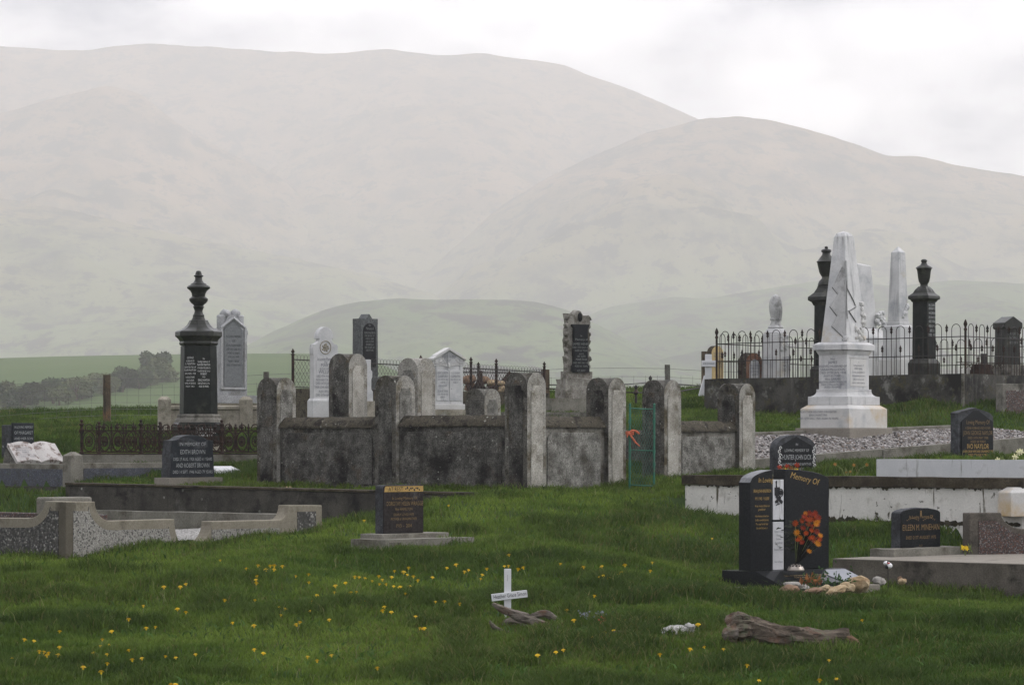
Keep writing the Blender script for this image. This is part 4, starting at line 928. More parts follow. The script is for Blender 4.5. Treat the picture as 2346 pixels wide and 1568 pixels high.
for i in range(n):
    f0, f1 = i/n, (i+1)/n; x_0, x_1 = -w*.33+w*.66*f0, -w*.33+w*.66*f1
    za, zb_ = hb2*.73+.03*math.sin(f0*6), hb2*.73+.03*math.sin(f1*6)
    prism(bm, [(x_0, za), (x_1, zb_), (x_1, zb_+.085), (x_0, za+.085)], -d/2-.0145, -d/2)
mk('ribbon', bm, M['granite_edge'], b)
text(b, [('IN MEMORY OF', .045, 0, hb2*.745, w*.58), ('EDITH BROWN', .055, 0, hb2*.555, w*.55), ('DIED 27 AUG. 1928 AGED 61 YEARS', .04, 0, hb2*.40, w*.86), ('AND ROBERT BROWN', .055, 0, hb2*.24, w*.74), ('DIED 14 SEPT. 1948 AGED 79 YEARS', .04, 0, hb2*.10, w*.88)], -d/2-.017, M['silver'])
X, Y, pw, pd = fit(354, 388, 510, 40.45, 45)
pt = thing('headstone_plinth', 'buff concrete base block under the blue-grey shouldered headstone', 'plinth', (X, Y, zat(1120, 40.45)), R(45))
bm = BM(); box(bm, -pw/2, pw/2, -pd/2, pd/2, -.15, hgt(1094, 1120, 40.45)); roughen(bm, .1, .006, 8, 8); mk('plinth_block', bm, M['slab'], pt, 0, True)

# stone at the left edge
c, w, d = stone_at('lettered_headstone', 'square-topped dark grey headstone at the left edge behind the marble book', 'headstone', 3, 22, 75, 1030, 46.5, 45)
hc = hgt(968, 1030, 46.5)
bm = BM(); box(bm, -w/2, w/2, -d/2, d/2, -.4, hc-.03); mk('stone_body', bm, M['granite_edge'], c, .012)
bm = BM(); box(bm, -w/2+.04, w/2, -d/2-.03, -d/2+.02, -.3, hc); mk('polished_face', bm, M['granite_blue'], c, .004)
text(c, [('IN LOVING MEMORY', .035, .02, hc*.80, w*.8), ('OF MARGARET', .045, .02, hc*.58, w*.8), ('AND HER SON', .035, .02, hc*.38, w*.8), ('AND', .03, .02, hc*.22, w*.3), ('GEORGE CHARLES', .045, .02, hc*.03, w*.85)], -d/2-.032, M['silver'])

# marble book
bk = thing('marble_book', 'open white marble book memorial streaked with brown on a rough stone rest', 'book memorial', at(88, 1060, 44.2), R(35))
bm = BM()
for s in (-1, 1):
    n = 8; rows = []
    for i in range(n+1):
        x = s*.36*i/n; bul = .028*math.sin(math.pi*min(1, i/n*1.15))-.010*(i == 0)
        rows.append([bm.verts.new((x, -.10, .02+bul)), bm.verts.new((x, .22, .27+bul)), bm.verts.new((x, .24, .22)), bm.verts.new((x, -.08, -.03))])
    for i in range(n):
        for k in range(4): bm.faces.new((rows[i][k], rows[i+1][k], rows[i+1][(k+1) % 4], rows[i][(k+1) % 4]))
    bm.faces.new(rows[-1])
mk('open_pages', bm, M['marble_stain'], bk, 0, True)
bm = BM(); prism(bm, [(-.05, -.2), (-.05, -.02), (.24, .20), (.30, .12), (.30, -.2)], -.38, .36, 'x'); roughen(bm, .08, .03, 7, 3); mk('stone_rest', bm, M['mossy'], bk, 0, True)
o = text(bk, [('IN LOVING', .03, -.18, .235, .25), ('MEMORY OF', .028, -.18, .19, .25), ('MAY', .04, -.18, .135, .1), ('DIED 17TH SEPT. 1921', .024, -.18, .09, .28), ('AGED 17 YEARS', .024, -.18, .05, .22)], 0, M['lead'])
o.rotation_euler = (-R(52), 0, 0); o.location = (0, -.10, .055)

# pointed black stone with white scrolls
h, w, d = stone_at('black_headstone', 'black headstone with grey rounded shoulders and white scroll borders behind the white kerb', 'headstone', 1763, 1779, 1869, 1100, 39.2, 42)
hh = hgt(995, 1100, 39.2); w2 = w/2
pts = [(-w2, -.1), (w2, -.1), (w2, hh*.70)]+[(w2*.98, hh*.74)]+[(w2*.95*math.cos(R(k)), hh*.75+hh*.25*math.sin(R(k))) for k in range(20, 180, 20)]+[(-w2*.98, hh*.74), (-w2, hh*.70)]
bm = BM(); prism(bm, pts, -d/2, d/2); roughen(bm, .06, .006, 18, 6); mk('stone_body', bm, M['granite_edge'], h, 0, True)
pts = [(-w2*.78, -.05), (w2*.78, -.05), (w2*.78, hh*.76), (0, hh*.96), (-w2*.78, hh*.76)]
bm = BM(); prism(bm, pts, -d/2-.008, -d/2+.03); mk('polished_face', bm, M['granite'], h, .003)
bm = BM()
for s in (-1, 1):
    for k in range(9):
        cz = hh*(.08+.078*k); cx = s*w2*.87+.012*math.sin(k*2.5)
        tube(bm, [(cx+.024*math.cos(a_)*(1-a_/9), -d/2-.012, cz+.026*math.sin(a_)*(1-a_/9)) for a_ in [j*.7 for j in range(9)]], .005, 4)
mk('scroll_border', bm, M['white_txt'], h)
text(h, [('IN', .03, 0, hh*.76, .1), ('LOVING MEMORY OF', .034, 0, hh*.625, w*.62), ('HUNTER JOHN DICK', .06, 0, hh*.455, w*.74), ('A LOVING HUSBAND & FATHER', .03, 0, hh*.33, w*.74), ('25-12-1929', .036, 0, hh*.21, w*.34), ('15-9-1997', .03, 0, hh*.09, w*.3)], -d/2-.011, M['silver'])

# peaked black stone with gold letters
nstone, w, d = stone_at('black_headstone', 'tall peaked black headstone with gold lettering and mottled edges by the gravel plot', 'headstone', 2178, 2195, 2275, 1058, 40.0, 44)
hn = hgt(933, 1058, 40.0); w2 = w/2
pts = [(-w2, -.15), (w2, -.15), (w2, hn*.84), (w2*.86, hn*.90), (w2*.2, hn*.975), (0, hn), (-w2*.25, hn*.975), (-w2*.8, hn*.93), (-w2, hn*.90)]
bm = BM(); prism(bm, pts, -d/2, d/2); roughen(bm, .06, .010, 14, 9); mk('stone_body', bm, M['granite_edge'], nstone, 0, True)
pts = [(-w2*.86, -.1), (w2*.95, -.1), (w2*.95, hn*.74), (w2*.1, hn*.95), (-w2*.1, hn*.95), (-w2*.86, hn*.74)]
bm = BM(); prism(bm, pts, -d/2-.018, -d/2+.03); mk('polished_face', bm, M['granite'], nstone, .003)
text(nstone, [('Loving Memory Of', .05, .02, hn*.70, w*.66), ('A DEAR HUSBAND AND FATHER', .03, .02, hn*.605, w*.72), ('JOHN GEORGE NAYLOR', .052, .02, hn*.50, w*.84), ('DIED 14TH MAY 1988', .03, .02, hn*.425, w*.6), ('AGED 68 YEARS', .03, .02, hn*.355, w*.45)], -d/2-.021, M['gold_dim'])
text(nstone, [('IVO NAYLOR', .062, .02, hn*.245, w*.62), ('A VERY DEAR WIFE AND GRANDMOTHER', .03, .02, hn*.175, w*.88), ('DIED 9TH JULY 2001', .03, .02, hn*.11, w*.55), ('AT REST', .03, .02, hn*.05, w*.3)], -d/2-.021, M['gold'])

# rust-coloured framed stone at the right edge
q, w, d = stone_at('framed_headstone', 'grey framed headstone with a rust-red chip panel at the right edge below the wall', 'headstone', 2286, 2292, 2375, 962, 48.7, 40)
hq = hgt(878, 962, 48.7)
bm = BM(); prism(bm, [(-w/2, -.2), (w/2, -.2), (w/2, hq*.85), (w/2-.08, hq), (-w/2, hq)], -.07, .07); mk('frame', bm, M['moulding'], q, .01)
bm = BM(); prism(bm, [(-w/2+.07, -.1), (w/2-.07, -.1), (w/2-.07, hq*.75), (w/2-.14, hq-.10), (-w/2+.07, hq-.10)], -.078, .0); mk('chip_panel', bm, M['red_chip'], q, .004)

# red chip grave surround with marble block, right foreground
r1, p = grid_thing('chip_kerb_block', 'grave surround of dark concrete with rusty red chip panel and curved scoop', 'grave surround', 2221, 1276, 34.1, 20)
hr = hgt(1174, 1276, 34.1)
pts = [(0, -.3), (1.1, -.3), (1.1, hr*.62), (.68, hr*.62)]+[(.68-.30*math.sin(R(k))*1.0, hr*.62+hr*.38*(1-math.cos(R(k)))) for k in (15, 30, 45, 60, 75, 90)]+[(0, hr)]
bm = BM(); prism(bm, pts, 0, .16); mk('surround', bm, M['slab_side'], r1, .012)
pts = [(.11, -.2), (1.0, -.2), (1.0, hr*.50), (.62, hr*.50), (.50, hr*.56), (.40, hr*.70), (.30, hr*.82), (.11, hr*.82)]
bm = BM(); prism(bm, pts, -.010, .04); roughen(bm, .03, .010, 40, 3); mk('chip_panel', bm, M['red_chip'], r1, 0, True)
r2 = thing('marble_block', 'white veined marble block with pointed top resting on the red chip surround', 'marble block', at(2316, 1172, 34.45), R(20))
bm = BM(); box(bm, 0, .55, 0, .3, -.05, hgt(1128, 1172, 34.4)); frus(bm, .55, .3, hgt(1128, 1172, 34.4), .40, .16, hgt(1120, 1172, 34.4)+.02, .275, .15); mk('block', bm, M['marble_warm'], r2, .006)

# ---------------------------------------------------------------- back row
# round-topped white marble stone
m1, w, d = stone_at('marble_headstone', 'tall white marble headstone with stepped round head and carved oval above black lettering', 'headstone', 704, 716, 779, 949, 47.5, 25)
h1 = hgt(748, 949, 47.6); w2 = w/2
bm = BM(); box(bm, -w2, w2, -.11, .11, -.4, h1*.155); frus(bm, w, .22, h1*.155, w*.90, .17, h1*.185); mk('foot', bm, M['marble'], m1, .006)
wb = w2*.88
pts = [(-wb, h1*.18), (wb, h1*.18), (wb, h1*.68), (wb*1.04, h1*.69), (wb*1.04, h1*.76), (wb*.98, h1*.80)]+[(wb*.98-.09*math.sin(R(k)), h1*.80+.085*(1-math.cos(R(k)))) for k in (30, 60, 90)]
pts += [(wb*.66, h1*.86)]+[(wb*.66*math.cos(R(k)), h1*.87+h1*.13*math.sin(R(k))) for k in range(10, 180, 12)]+[(-wb*.66, h1*.86)]
pts += [(-x, z) for x, z in [(wb*.98-.09*math.sin(R(k)), h1*.80+.085*(1-math.cos(R(k)))) for k in (90, 60, 30)]]+[(-wb*.98, h1*.80), (-wb*1.04, h1*.76), (-wb*1.04, h1*.69), (-wb, h1*.68)]
bm = BM(); prism(bm, pts, -.075, .075); mk('tablet', bm, M['marble'], m1, .008)
bm = BM(); tube(bm, [(.0+.085*math.cos(2*math.pi*k/20), -.076, h1*.765+.095*math.sin(2*math.pi*k/20)) for k in range(21)], .008, 6)
for k in range(14): ball(bm, (.05*math.cos(k*2.4)*(k/14)**.5, -.072, h1*.765+.06*math.sin(k*2.4)*(k/14)**.5), .020, 1, (1, .7, 1), .004, 60, k)
mk('carved_oval', bm, M['buff'], m1, 0, True)
text(m1, [('In Loving Memory', .05, 0, h1*.615, w*.6), ('OF', .03, 0, h1*.58, .1), ('MARY', .05, 0, h1*.545, w*.34), ('BELOVED WIFE OF', .03, 0, h1*.51, w*.42), ('WILLIAM', .055, 0, h1*.465, w*.5), ('DIED 9TH MAR. 1916', .035, 0, h1*.425, w*.66), ('ALSO HER DAUGHTER', .035, 0, h1*.385, w*.7), ('DIED 24TH JULY 1918', .035, 0, h1*.345, w*.7), ('THEIR LOVE ABIDETH EVER', .035, 0, h1*.30, w*.82), ('ALSO WILLIAM', .04, 0, h1*.25, w*.5), ('DIED 27TH SEPT. 1928', .035, 0, h1*.21, w*.7)], -.079, M['lead'])
# small marble stone half hidden
m2, w, d = stone_at('marble_marker', 'small white marble stone peeping out behind the tall pale pillar', 'headstone', 808, 812, 850, 945, 46.5, 20)
h2 = hgt(823, 945, 46.5); w2 = w/2
bm = BM(); prism(bm, [(-w2, -.2), (w2, -.2), (w2*1.2, -.2+.001), (w2*1.2, h2*.40), (w2, h2*.44), (w2, h2*.62), (w2*1.12, h2*.68), (w2*1.12, h2*.78), (w2*.95, h2*.80), (w2*.95, h2), (-w2, h2)], -.06, .06); mk('tablet', bm, M['marble'], m2, .006)
bm = BM(); box(bm, -w2*1.1, w2*1.7, -.2, .14, -.3, h2*.22); mk('foot', bm, M['buff'], m2, .01)
# tall dark grey stone with small pediment
m3, w, d = stone_at('pediment_headstone', 'tall dark grey headstone with little pointed pediment and rounded inscription panel', 'headstone', 807.5, 826.5, 866, 862, 50.4, 42)
h3 = hgt(718, 862, 50.5); hsx = hgt(729, 862, 50.5); w2 = w/2
bm = BM(); pts = [(-w2*1.03, 0), (w2*1.03, 0), (w2*.98, hsx-.09), (w2*1.0, hsx-.08), (w2*1.0, hsx), (w2*.36, hsx), (0, h3), (-w2*.36, hsx), (-w2*1.0, hsx), (-w2*1.0, hsx-.08), (-w2*.98, hsx-.09)]
prism(bm, pts, -d/2, d/2); mk('tablet', bm, M['grey_stone'], m3, .006)
pa = w2*.74; bm = BM(); prism(bm, [(-pa, .15), (pa, .15), (pa, h3*.72)]+[(pa*math.cos(R(k)), h3*.72+pa*math.sin(R(k))) for k in range(15, 180, 15)]+[(-pa, h3*.72)], -d/2-.006, -d/2+.02); mk('inscription_panel', bm, M['granite_dull'], m3, .003)
text(m3, [('In', .04, 0, h3*.80, .1), ('Memory of', .045, 0, h3*.745, pa*1.2), ('GEORGE ANDERSON', .036, 0, h3*.68, pa*1.75), ('DIED 3RD MAY 1917', .03, 0, h3*.635, pa*1.6), ('AGED 61 YEARS', .03, 0, h3*.59, pa*1.3), ('ALSO HIS WIFE', .03, 0, h3*.545, pa*1.3), ('ISABELLA', .036, 0, h3*.495, pa*1.2), ('DIED 5TH JAN. 1931', .03, 0, h3*.45, pa*1.5), ('AGED 70 YEARS', .03, 0, h3*.405, pa*1.2)], -d/2-.009, M['pale_txt'])
bm = BM(); box(bm, -w2*1.1, w2*1.35, -d/2-.10, d/2+.06, -.5, 0.003); mk('base', bm, M['grey_stone'], m3, .01)
# gabled double marble
m4, w, d = stone_at('marble_headstone', 'white marble headstone with gabled top and two arched tablets above carved leaves', 'headstone', 986, 992, 1062, 946, 49.0, 22)
h4 = hgt(795, 946, 49); w2 = w/2
bm = BM(); box(bm, -w2*1.08, w2*1.08, -.2, .2, -.4, h4*.05); mk('foot', bm, M['buff'], m4, .01)
bm = BM(); box(bm, -w2, w2, -.13, .13, h4*.053, h4*.14); mk('base', bm, M['marble_warm'], m4, .01)
wb = w2*.92
bm = BM(); prism(bm, [(-wb, h4*.14), (wb, h4*.14), (wb, h4*.76), (wb*1.14, h4*.77), (wb*1.14, h4*.81), (0, h4*.97), (-wb*1.14, h4*.81), (-wb*1.14, h4*.77), (-wb, h4*.76)], -.085, .085); mk('tablet', bm, M['marble'], m4, .006)
bm = BM()
for s in (-1, 1): prism(bm, [(0, h4*.955), (s*wb*.98, h4*.825), (s*wb*1.20, h4*.80), (s*wb*1.20, h4*.835), (s*wb*.98, h4*.86), (s*wb*.9, h4*.885), (0, h4)][::s], -.12, .11)
mk('gable_moulding', bm, M['marble_warm'], m4, .005)
for s in (-1, 1):
    bm = BM(); cx = s*wb*.46; pw = wb*.42
    prism(bm, [(cx-pw, h4*.19), (cx+pw, h4*.19), (cx+pw, h4*.63)]+[(cx+pw*math.cos(R(k)), h4*.63+pw*.35*math.sin(R(k))) for k in range(20, 180, 20)]+[(cx-pw, h4*.63)], -.094, -.07); mk('tablet_panel', bm, M['marble'], m4, .003)
bm = BM()
for s in (-1, 1):
    for k in range(9):
        a_ = R(10+k*8); l = .16+.03*(k % 3)
        c0 = Vector((s*.03, -.086, h4*.715)); c1 = c0+Vector((s*l*math.cos(a_)*1.3, 0, l*math.sin(a_)*.55))
        ball(bm, c1, .022, 1, (1.3, .5, .6), .004, 50, k)
        if k % 2 == 0: tube(bm, [c0, (c0+c1)/2+Vector((0, -.006, .012)), c1], .006, 5)
ball(bm, (0, -.085, h4*.725), .035, 2, (.6, .5, 1.2), .006, 40, 3)
mk('carved_leaves', bm, M['marble_warm'], m4, 0, True)
text(m4, [('SACRED TO THE MEMORY', .045, 0, h4*.835, wb*1.05), ('OF', .03, 0, h4*.79, .06), ('HENRY GORDON', .036, -wb*.46, h4*.595, pw*1.8), ('GLASSFORD', .036, -wb*.46, h4*.545, pw*1.6), ('DIED 10TH DEC. 1887', .026, -wb*.46, h4*.50, pw*1.7), ('AGED 42', .026, -wb*.46, h4*.455, pw*.8), ('ALSO HIS WIFE', .026, -wb*.46, h4*.405, pw*1.4), ('ELLA VICTORIA', .034, -wb*.46, h4*.32, pw*1.7), ('DIED 19TH FEB. 1941', .026, -wb*.46, h4*.275, pw*1.7), ('AGED 90', .026, -wb*.46, h4*.235, pw*.8), ('ALSO OF INFANT', .026, wb*.46, h4*.60, pw*1.5), ('CLEMENTINA', .036, wb*.46, h4*.545, pw*1.6), ('DIED 14TH OCT. 1884', .026, wb*.46, h4*.50, pw*1.7), ('AGED 14', .026, wb*.46, h4*.455, pw*.8)], -.098, M['lead'])
# rustic stone with black plaque
m5, w, d = stone_at('rustic_headstone', 'rough-hewn pale stone monument with knobbly edges and tall black plaque', 'headstone', 1280, 1294, 1362, 942, 50.0, 30)
zt5 = zat(912, 50)-m5.location.z; z2 = zat(870, 50)-m5.location.z; z3 = zat(853, 50)-m5.location.z; ztp = zat(709, 50)-m5.location.z; zsh = zat(722, 50)-m5.location.z
X, Y, w5, d5 = fit(1293, 1302, 1357, 50.0, 30)
bm = BM(); box(bm, -w/2-.35, w/2+.3, -d/2-.2, d/2+.2, -.3, zt5); roughen(bm, .12, .012, 8, 1); mk('slab_base', bm, M['kerb'], m5, 0, True)
bm = BM(); box(bm, -w5/2-.08, w5/2+.06, -d5/2-.10, d5/2+.08, zt5, z2+.02); roughen(bm, .09, .03, 6, 3); mk('lower_block', bm, M['rustic'], m5, 0, True)
bm = BM(); box(bm, -w5/2-.02, w5/2+.02, -d5/2-.02, d5/2+.02, z2, z3+.02); roughen(bm, .07, .015, 8, 4); mk('upper_block', bm, M['rustic'], m5, 0, True)
w2 = w5/2*.92
pts = [(-w2, z3), (w2, z3), (w2*.98, zsh), (w2*.42, zsh+.005)]+[(w2*.40*math.cos(R(k)), zsh+(ztp-zsh)*math.sin(R(k))) for k in (20, 50, 80, 110, 140, 165)]+[(-w2*.46, zsh+.005), (-w2*.98, zsh+.02)]
bm = BM(); prism(bm, pts, -d5/2, d5/2); roughen(bm, .05, .035, 7, 6)
for k in range(7):
    for s in (-1, 1): ball(bm, (s*w2*1.0, -.02, z3+.1+k*.125), .055, 1, (.8, 1.2, .9), .03, 12, k+s)
mk('hewn_body', bm, M['rustic'], m5, 0, True)
px0, px1 = -w2*.60, w2*.72; pz0, pz1 = zat(855, 50)-m5.location.z+.02, zat(742, 50)-m5.location.z
bm = BM(); prism(bm, [(px0-.02, pz0), (px1+.02, pz0), (px1+.02, pz0+.10), (px1-.01, pz0+.13), (px1-.01, pz1-.06), (px1+.02, pz1-.03), (px1+.02, pz1), (px0-.02, pz1), (px0-.02, pz1-.03), (px0+.01, pz1-.06), (px0+.01, pz0+.13), (px0-.02, pz0+.10)], -d5/2-.06, -d5/2+.05); mk('black_plaque', bm, M['granite'], m5, .004)
bm = BM(); ball(bm, (.02, -d5/2-.01, zsh-.02), .05, 2, (.8, .7, 1.5)); mk('niche', bm, M['hole'], m5, 0, True)
pc = (px0+px1)/2
text(m5, [('In', .03, pc, pz1-.19, .05), ('Memory of', .035, pc, pz1-.25, .26), ('JAMES HENRY', .035, pc, pz1-.32, .3), ('DIED 12TH JULY 1919', .028, pc, pz1-.37, .32), ('AGED 63 YEARS', .028, pc, pz1-.42, .24), ('ALSO', .025, pc, pz1-.47, .1), ('HIS WIFE', .03, pc, pz1-.51, .15), ('MARTHA', .035, pc, pz1-.56, .2), ('DIED 3RD MAY 1934', .028, pc, pz1-.61, .3), ('AGED 81 YEARS', .028, pc, pz1-.66, .24), ('AT REST', .028, pc, pz1-.73, .2)], -d5/2-.064, M['pale_txt'])
# gothic grey stone
m6, w, d = stone_at('gothic_headstone', 'pale grey granite headstone with square shoulder pillars and clover-shaped crest', 'headstone', 489, 502, 566, 905, 51.0, 25)
h6 = hgt(705, 905, 51); hs6 = hgt(720, 905, 51); w2 = w/2
bm = BM(); box(bm, -w2, w2, -d/2, d/2, 0, hs6-.25)
for s in (-1, 1): lathe(bm, [(.075, hs6-.3), (.078, hs6-.02), (.06, hs6)], 12, s*(w2-.085), 0)
for s in (-1, 1): ball(bm, (s*w2*.99, 0, hs6-.27), .07, 2, (.9, 1.2, .9), .012, 20, s)
prism(bm, [(-w2*.62, hs6-.30), (w2*.62, hs6-.30), (w2*.5, hs6-.10), (w2*.18, hs6-.0), (-w2*.18, hs6-.0), (-w2*.5, hs6-.10)], -d/2+.01, d/2-.01)
for s in (-1, 1): ball(bm, (s*.085, 0, h6-.085), .092, 2, (1, .9, .85), .006, 20, s)
ball(bm, (0, 0, h6-.17), .08, 2)
roughen(bm, .07, .010, 16, 4); mk('hewn_body', bm, M['gothic'], m6, 0, True)
pw = w2*.66; bm = BM(); prism(bm, [(-pw, .14), (pw, .14), (pw, hs6-.235), (0, hs6-.095), (-pw, hs6-.235)], -d/2-.016, -d/2+.03); mk('pointed_panel', bm, M['gothic_in'], m6, .004)
bm = BM(); pw2 = pw+.045
for a_, b_ in (((-pw2, .10), (-pw2, hs6-.21)), ((-pw2, hs6-.21), (0, hs6-.05)), ((0, hs6-.05), (pw2, hs6-.21)), ((pw2, hs6-.21), (pw2, .10)), ((pw2, .10), (-pw2, .10))):
    tube(bm, [(a_[0], -d/2-.008, a_[1]), (b_[0], -d/2-.008, b_[1])], .028, 4)
mk('panel_moulding', bm, M['gothic'], m6)
text(m6, [('IN LOVING MEMORY', .035, 0, hs6-.36, pw*1.6), ('OF', .03, 0, hs6-.43, .1), ('JOHN ALEXANDER', .035, 0, hs6-.50, pw*1.6), ('DIED 2ND JUNE 1922', .03, 0, hs6-.56, pw*1.5), ('AGED 65 YEARS', .03, 0, hs6-.62, pw*1.3), ('AND HIS WIFE', .03, 0, hs6-.68, pw*1.2), ('MARY ANN', .035, 0, hs6-.75, pw*1.2), ('DIED 1ST MAY 1940', .03, 0, hs6-.81, pw*1.5)], -d/2-.019, M['granite_edge'])
bm = BM(); box(bm, -w2-.12, w2+.14, -d/2-.12, d/2+.1, -.12, 0.0); roughen(bm, .08, .012, 10, 5); mk('base', bm, M['gothic'], m6, 0, True)
# buff kerb with capped posts round it
k6 = thing('moulded_kerb', 'buff moulded stone grave surround with short capped posts round the grey clover-topped headstone', 'grave surround', at(377, 962, 50.0), R(8))
Lk6 = (700-377)/F*50.3
bm = BM(); zr = zat(923, 50)-k6.location.z
prism(bm, [(.03, -.4), (.03, zr-.11), (.0, zr-.09), (.0, zr-.05), (.06, zr-.03), (.05, zr), (.17, zr), (.19, zr-.05), (.19, -.4)], .08, Lk6, 'x')
mk('kerb', bm, M['buff'], k6, 0, True)
for px in (377, 563, 680):
    x = (px-377)/F*50.2; bm = BM(); zt_ = zat(907 if px != 680 else 900, 50)-k6.location.z
    box(bm, x-.10, x+.10, -.03, .22, -.4, zt_-.05); frus(bm, .2, .25, zt_-.05, .10, .12, zt_, x, .095); mk('post', bm, M['buff'], k6, .008)
bm = BM(); box(bm, .0, .18, .2, 2.4, -.4, zr-.03); mk('side_kerb', bm, M['buff'], k6, .01)
# small low kerb in front of the rustic stone
k7 = thing('low_kerb', 'short grey concrete kerb in the grass in front of the rough-hewn monument', 'kerb', at(1215, 948, 47.0), R(20))
bm = BM(); box(bm, -.4, 1.1, 0, .15, -.35, .03); roughen(bm, .1, .008, 9, 2); mk('kerb_face', bm, M['moulding'], k7, 0, True)
k8 = thing('low_kerb', 'buff concrete grave kerb by the wall end below the white wooden cross', 'kerb', at(1565, 912, 55.5), R(-4))
bm = BM(); box(bm, -.3, .6, 0, .2, -.5, .02); mk('kerb_face', bm, M['kerb'], k8, .012)
bm = BM(); box(bm, -.12, .15, -.004, .1, -.12, -.03); mk('gap', bm, M['hole'], k8)

# ---------------------------------------------------------------- obelisks and urn columns
ob, w, d = stone_at('white_obelisk', 'large white marble obelisk carved with folded drapery on a stepped inscribed pedestal', 'obelisk', 1821, 1946.7, 2045, 1010, 44.8, 54)
def zo(py): return zat(py, 45.3)-ob.location.z
wq = w; dq = d
fw = lambda a, b: (b-a)*45.2/F     # apparent width
K = fw(1821, 2045); sc = lambda a, b: fw(a, b)/K
bm = BM(); box(bm, -w/2, w/2, -d/2, d/2, -.3, zo(980)); mk('concrete_base', bm, M['slab'], ob, .012)
def sq(a, b): return (w*sc(a, b), d*sc(a, b))
W1 = sq(1829.5, 2028.7); W2 = sq(1847, 2012); W3 = sq(1872, 1987); W4 = sq(1858, 2002)
bm = BM(); box(bm, -W1[0]/2, W1[0]/2, -W1[1]/2, W1[1]/2, zo(980), zo(936)); frus(bm, *W1, zo(936), *W2, zo(927)); mk('lower_plinth', bm, M['marble_warm'], ob, .006)
bm = BM(); box(bm, -W2[0]/2, W2[0]/2, -W2[1]/2, W2[1]/2, zo(927)+.002, zo(908))
prev = (W2[0], W2[1], zo(908))
for k in range(1, 7):
    f = k/6; e = 1-math.cos(f*math.pi/2); g = math.sin(f*math.pi/2)
    cur = (W2[0]*.985+(W3[0]*1.10-W2[0]*.985)*g, W2[1]*.985+(W3[1]*1.10-W2[1]*.985)*g, zo(908)+(zo(895)-zo(908))*e)
    frus(bm, prev[0], prev[1], prev[2], cur[0], cur[1], cur[2]); prev = cur
box(bm, -W3[0]*.55, W3[0]*.55, -W3[1]*.55, W3[1]*.55, zo(895)+.001, zo(891)); mk('upper_plinth', bm, M['marble'], ob, .004)
bm = BM(); box(bm, -W3[0]/2, W3[0]/2, -W3[1]/2, W3[1]/2, zo(891), zo(812)); die = mk('die', bm, M['marble'], ob, .005)
bm = BM(); box(bm, -W3[0]*.36, W3[0]*.36, -W3[1]/2-.006, -W3[1]/2+.02, zo(884), zo(822)); box(bm, -W3[0]*.38, W3[0]*.38, -W3[1]/2-.008, -W3[1]/2+.02, zo(820), zo(818)); mk('inscription_panel', bm, M['marble_warm'], ob, .003)
bm = BM(); frus(bm, W3[0]*1.02, W3[1]*1.02, zo(812), W3[0]*1.14, W3[1]*1.14, zo(802)); box(bm, -W4[0]/2, W4[0]/2, -W4[1]/2, W4[1]/2, zo(801.5), zo(789)); frus(bm, W4[0]*.995, W4[1]*.995, zo(789)+.001, W4[0]*.80, W4[1]*.80, zo(783)); mk('cap', bm, M['marble'], ob, .006)
WB = sq(1881, 1986); WT = sq(1909, 1955)
bm = BM(); zb_, zt_ = zo(783), zo(540)
frus(bm, *WB, zb_, *WT, zt_)
frus(bm, WT[0]*.99, WT[1]*.99, zt_+.001, WT[0]*.74, WT[1]*.74, zo(532)); frus(bm, WT[0]*.74, WT[1]*.74, zo(532)+.001, WT[0]*.1, WT[1]*.1, zo(527.5))
mk('shaft', bm, M['marble_tip'], ob, .008)
# stains under the tip are part of the stone; drapery folds lie on the two faces
def on_left(f, z):   # f 0..1 across the left (local -x) face from far-left edge to near corner
    k = (z-zb_)/(zt_-zb_); wx = WB[0]+(WT[0]-WB[0])*k; wy = WB[1]+(WT[1]-WB[1])*k
    return Vector((-wx/2-.006, wy/2-f*wy, z))
def on_right(f, z):
    k = (z-zb_)/(zt_-zb_); wx = WB[0]+(WT[0]-WB[0])*k; wy = WB[1]+(WT[1]-WB[1])*k
    return Vector((-wx/2+f*wx, -wy/2-.006, z))
bm = BM()
lf = [(1.0, 596), (.30, 656), (.62, 672), (.25, 700), (.62, 722), (.40, 745), (.98, 775)]
P = [on_left(f, zo(y)) for f, y in lf]
tube(bm, P, .010, 6)
P2 = [on_right(f, zo(y)) for f, y in ((.02, 596), (.05, 640), (.06, 660), (.45, 688), (.55, 700), (.12, 711), (.5, 735))]; tube(bm, P2, .010, 6)
# the cloth itself: a thin sheet standing just proud of the two faces, with shallow folds
rows = []
for (f, y), (f2, y2) in zip(lf, lf[1:]):
    for k in range(5): rows.append((f+(f2-f)*k/5, y+(y2-y)*k/5))
sheet_rows = []
for f, y in rows:
    n = 7; sheet_rows.append([bm.verts.new(on_left(f+(.985-f)*q/n, zo(y))+Vector((-.004-.007*abs(math.sin(q*2.1)), 0, 0))) for q in range(n+1)])
for a_, b_ in zip(sheet_rows, sheet_rows[1:]):
    for q in range(len(a_)-1): bm.faces.new((a_[q], a_[q+1], b_[q+1], b_[q]))
mk('carved_drapery', bm, M['marble_fold'], ob, 0, True)
bm = BM()
tube(bm, [q+Vector((-.004, .008, -.012)) for q in P], .006, 5); tube(bm, [q+Vector((.006, -.004, -.012)) for q in P2], .006, 5)
tube(bm, [on_right(.03+.01*math.sin(k*.8), zo(604+14*k)) for k in range(10)], .005, 5)
mk('carved_groove', bm, M['groove'], ob, 0, True)  # thin dark lines laid along the fold edges
bm = BM()
for k in range(7):
    Pq = on_left(.35+.10*(k % 4), zo(548+2*(k % 3))); tube(bm, [Pq+Vector((.004, 0, 0)), Pq+Vector((.0, 0, -.05-.05*rnd.random()))], [.014, .004], 5)
bm.free()
bm = BM()
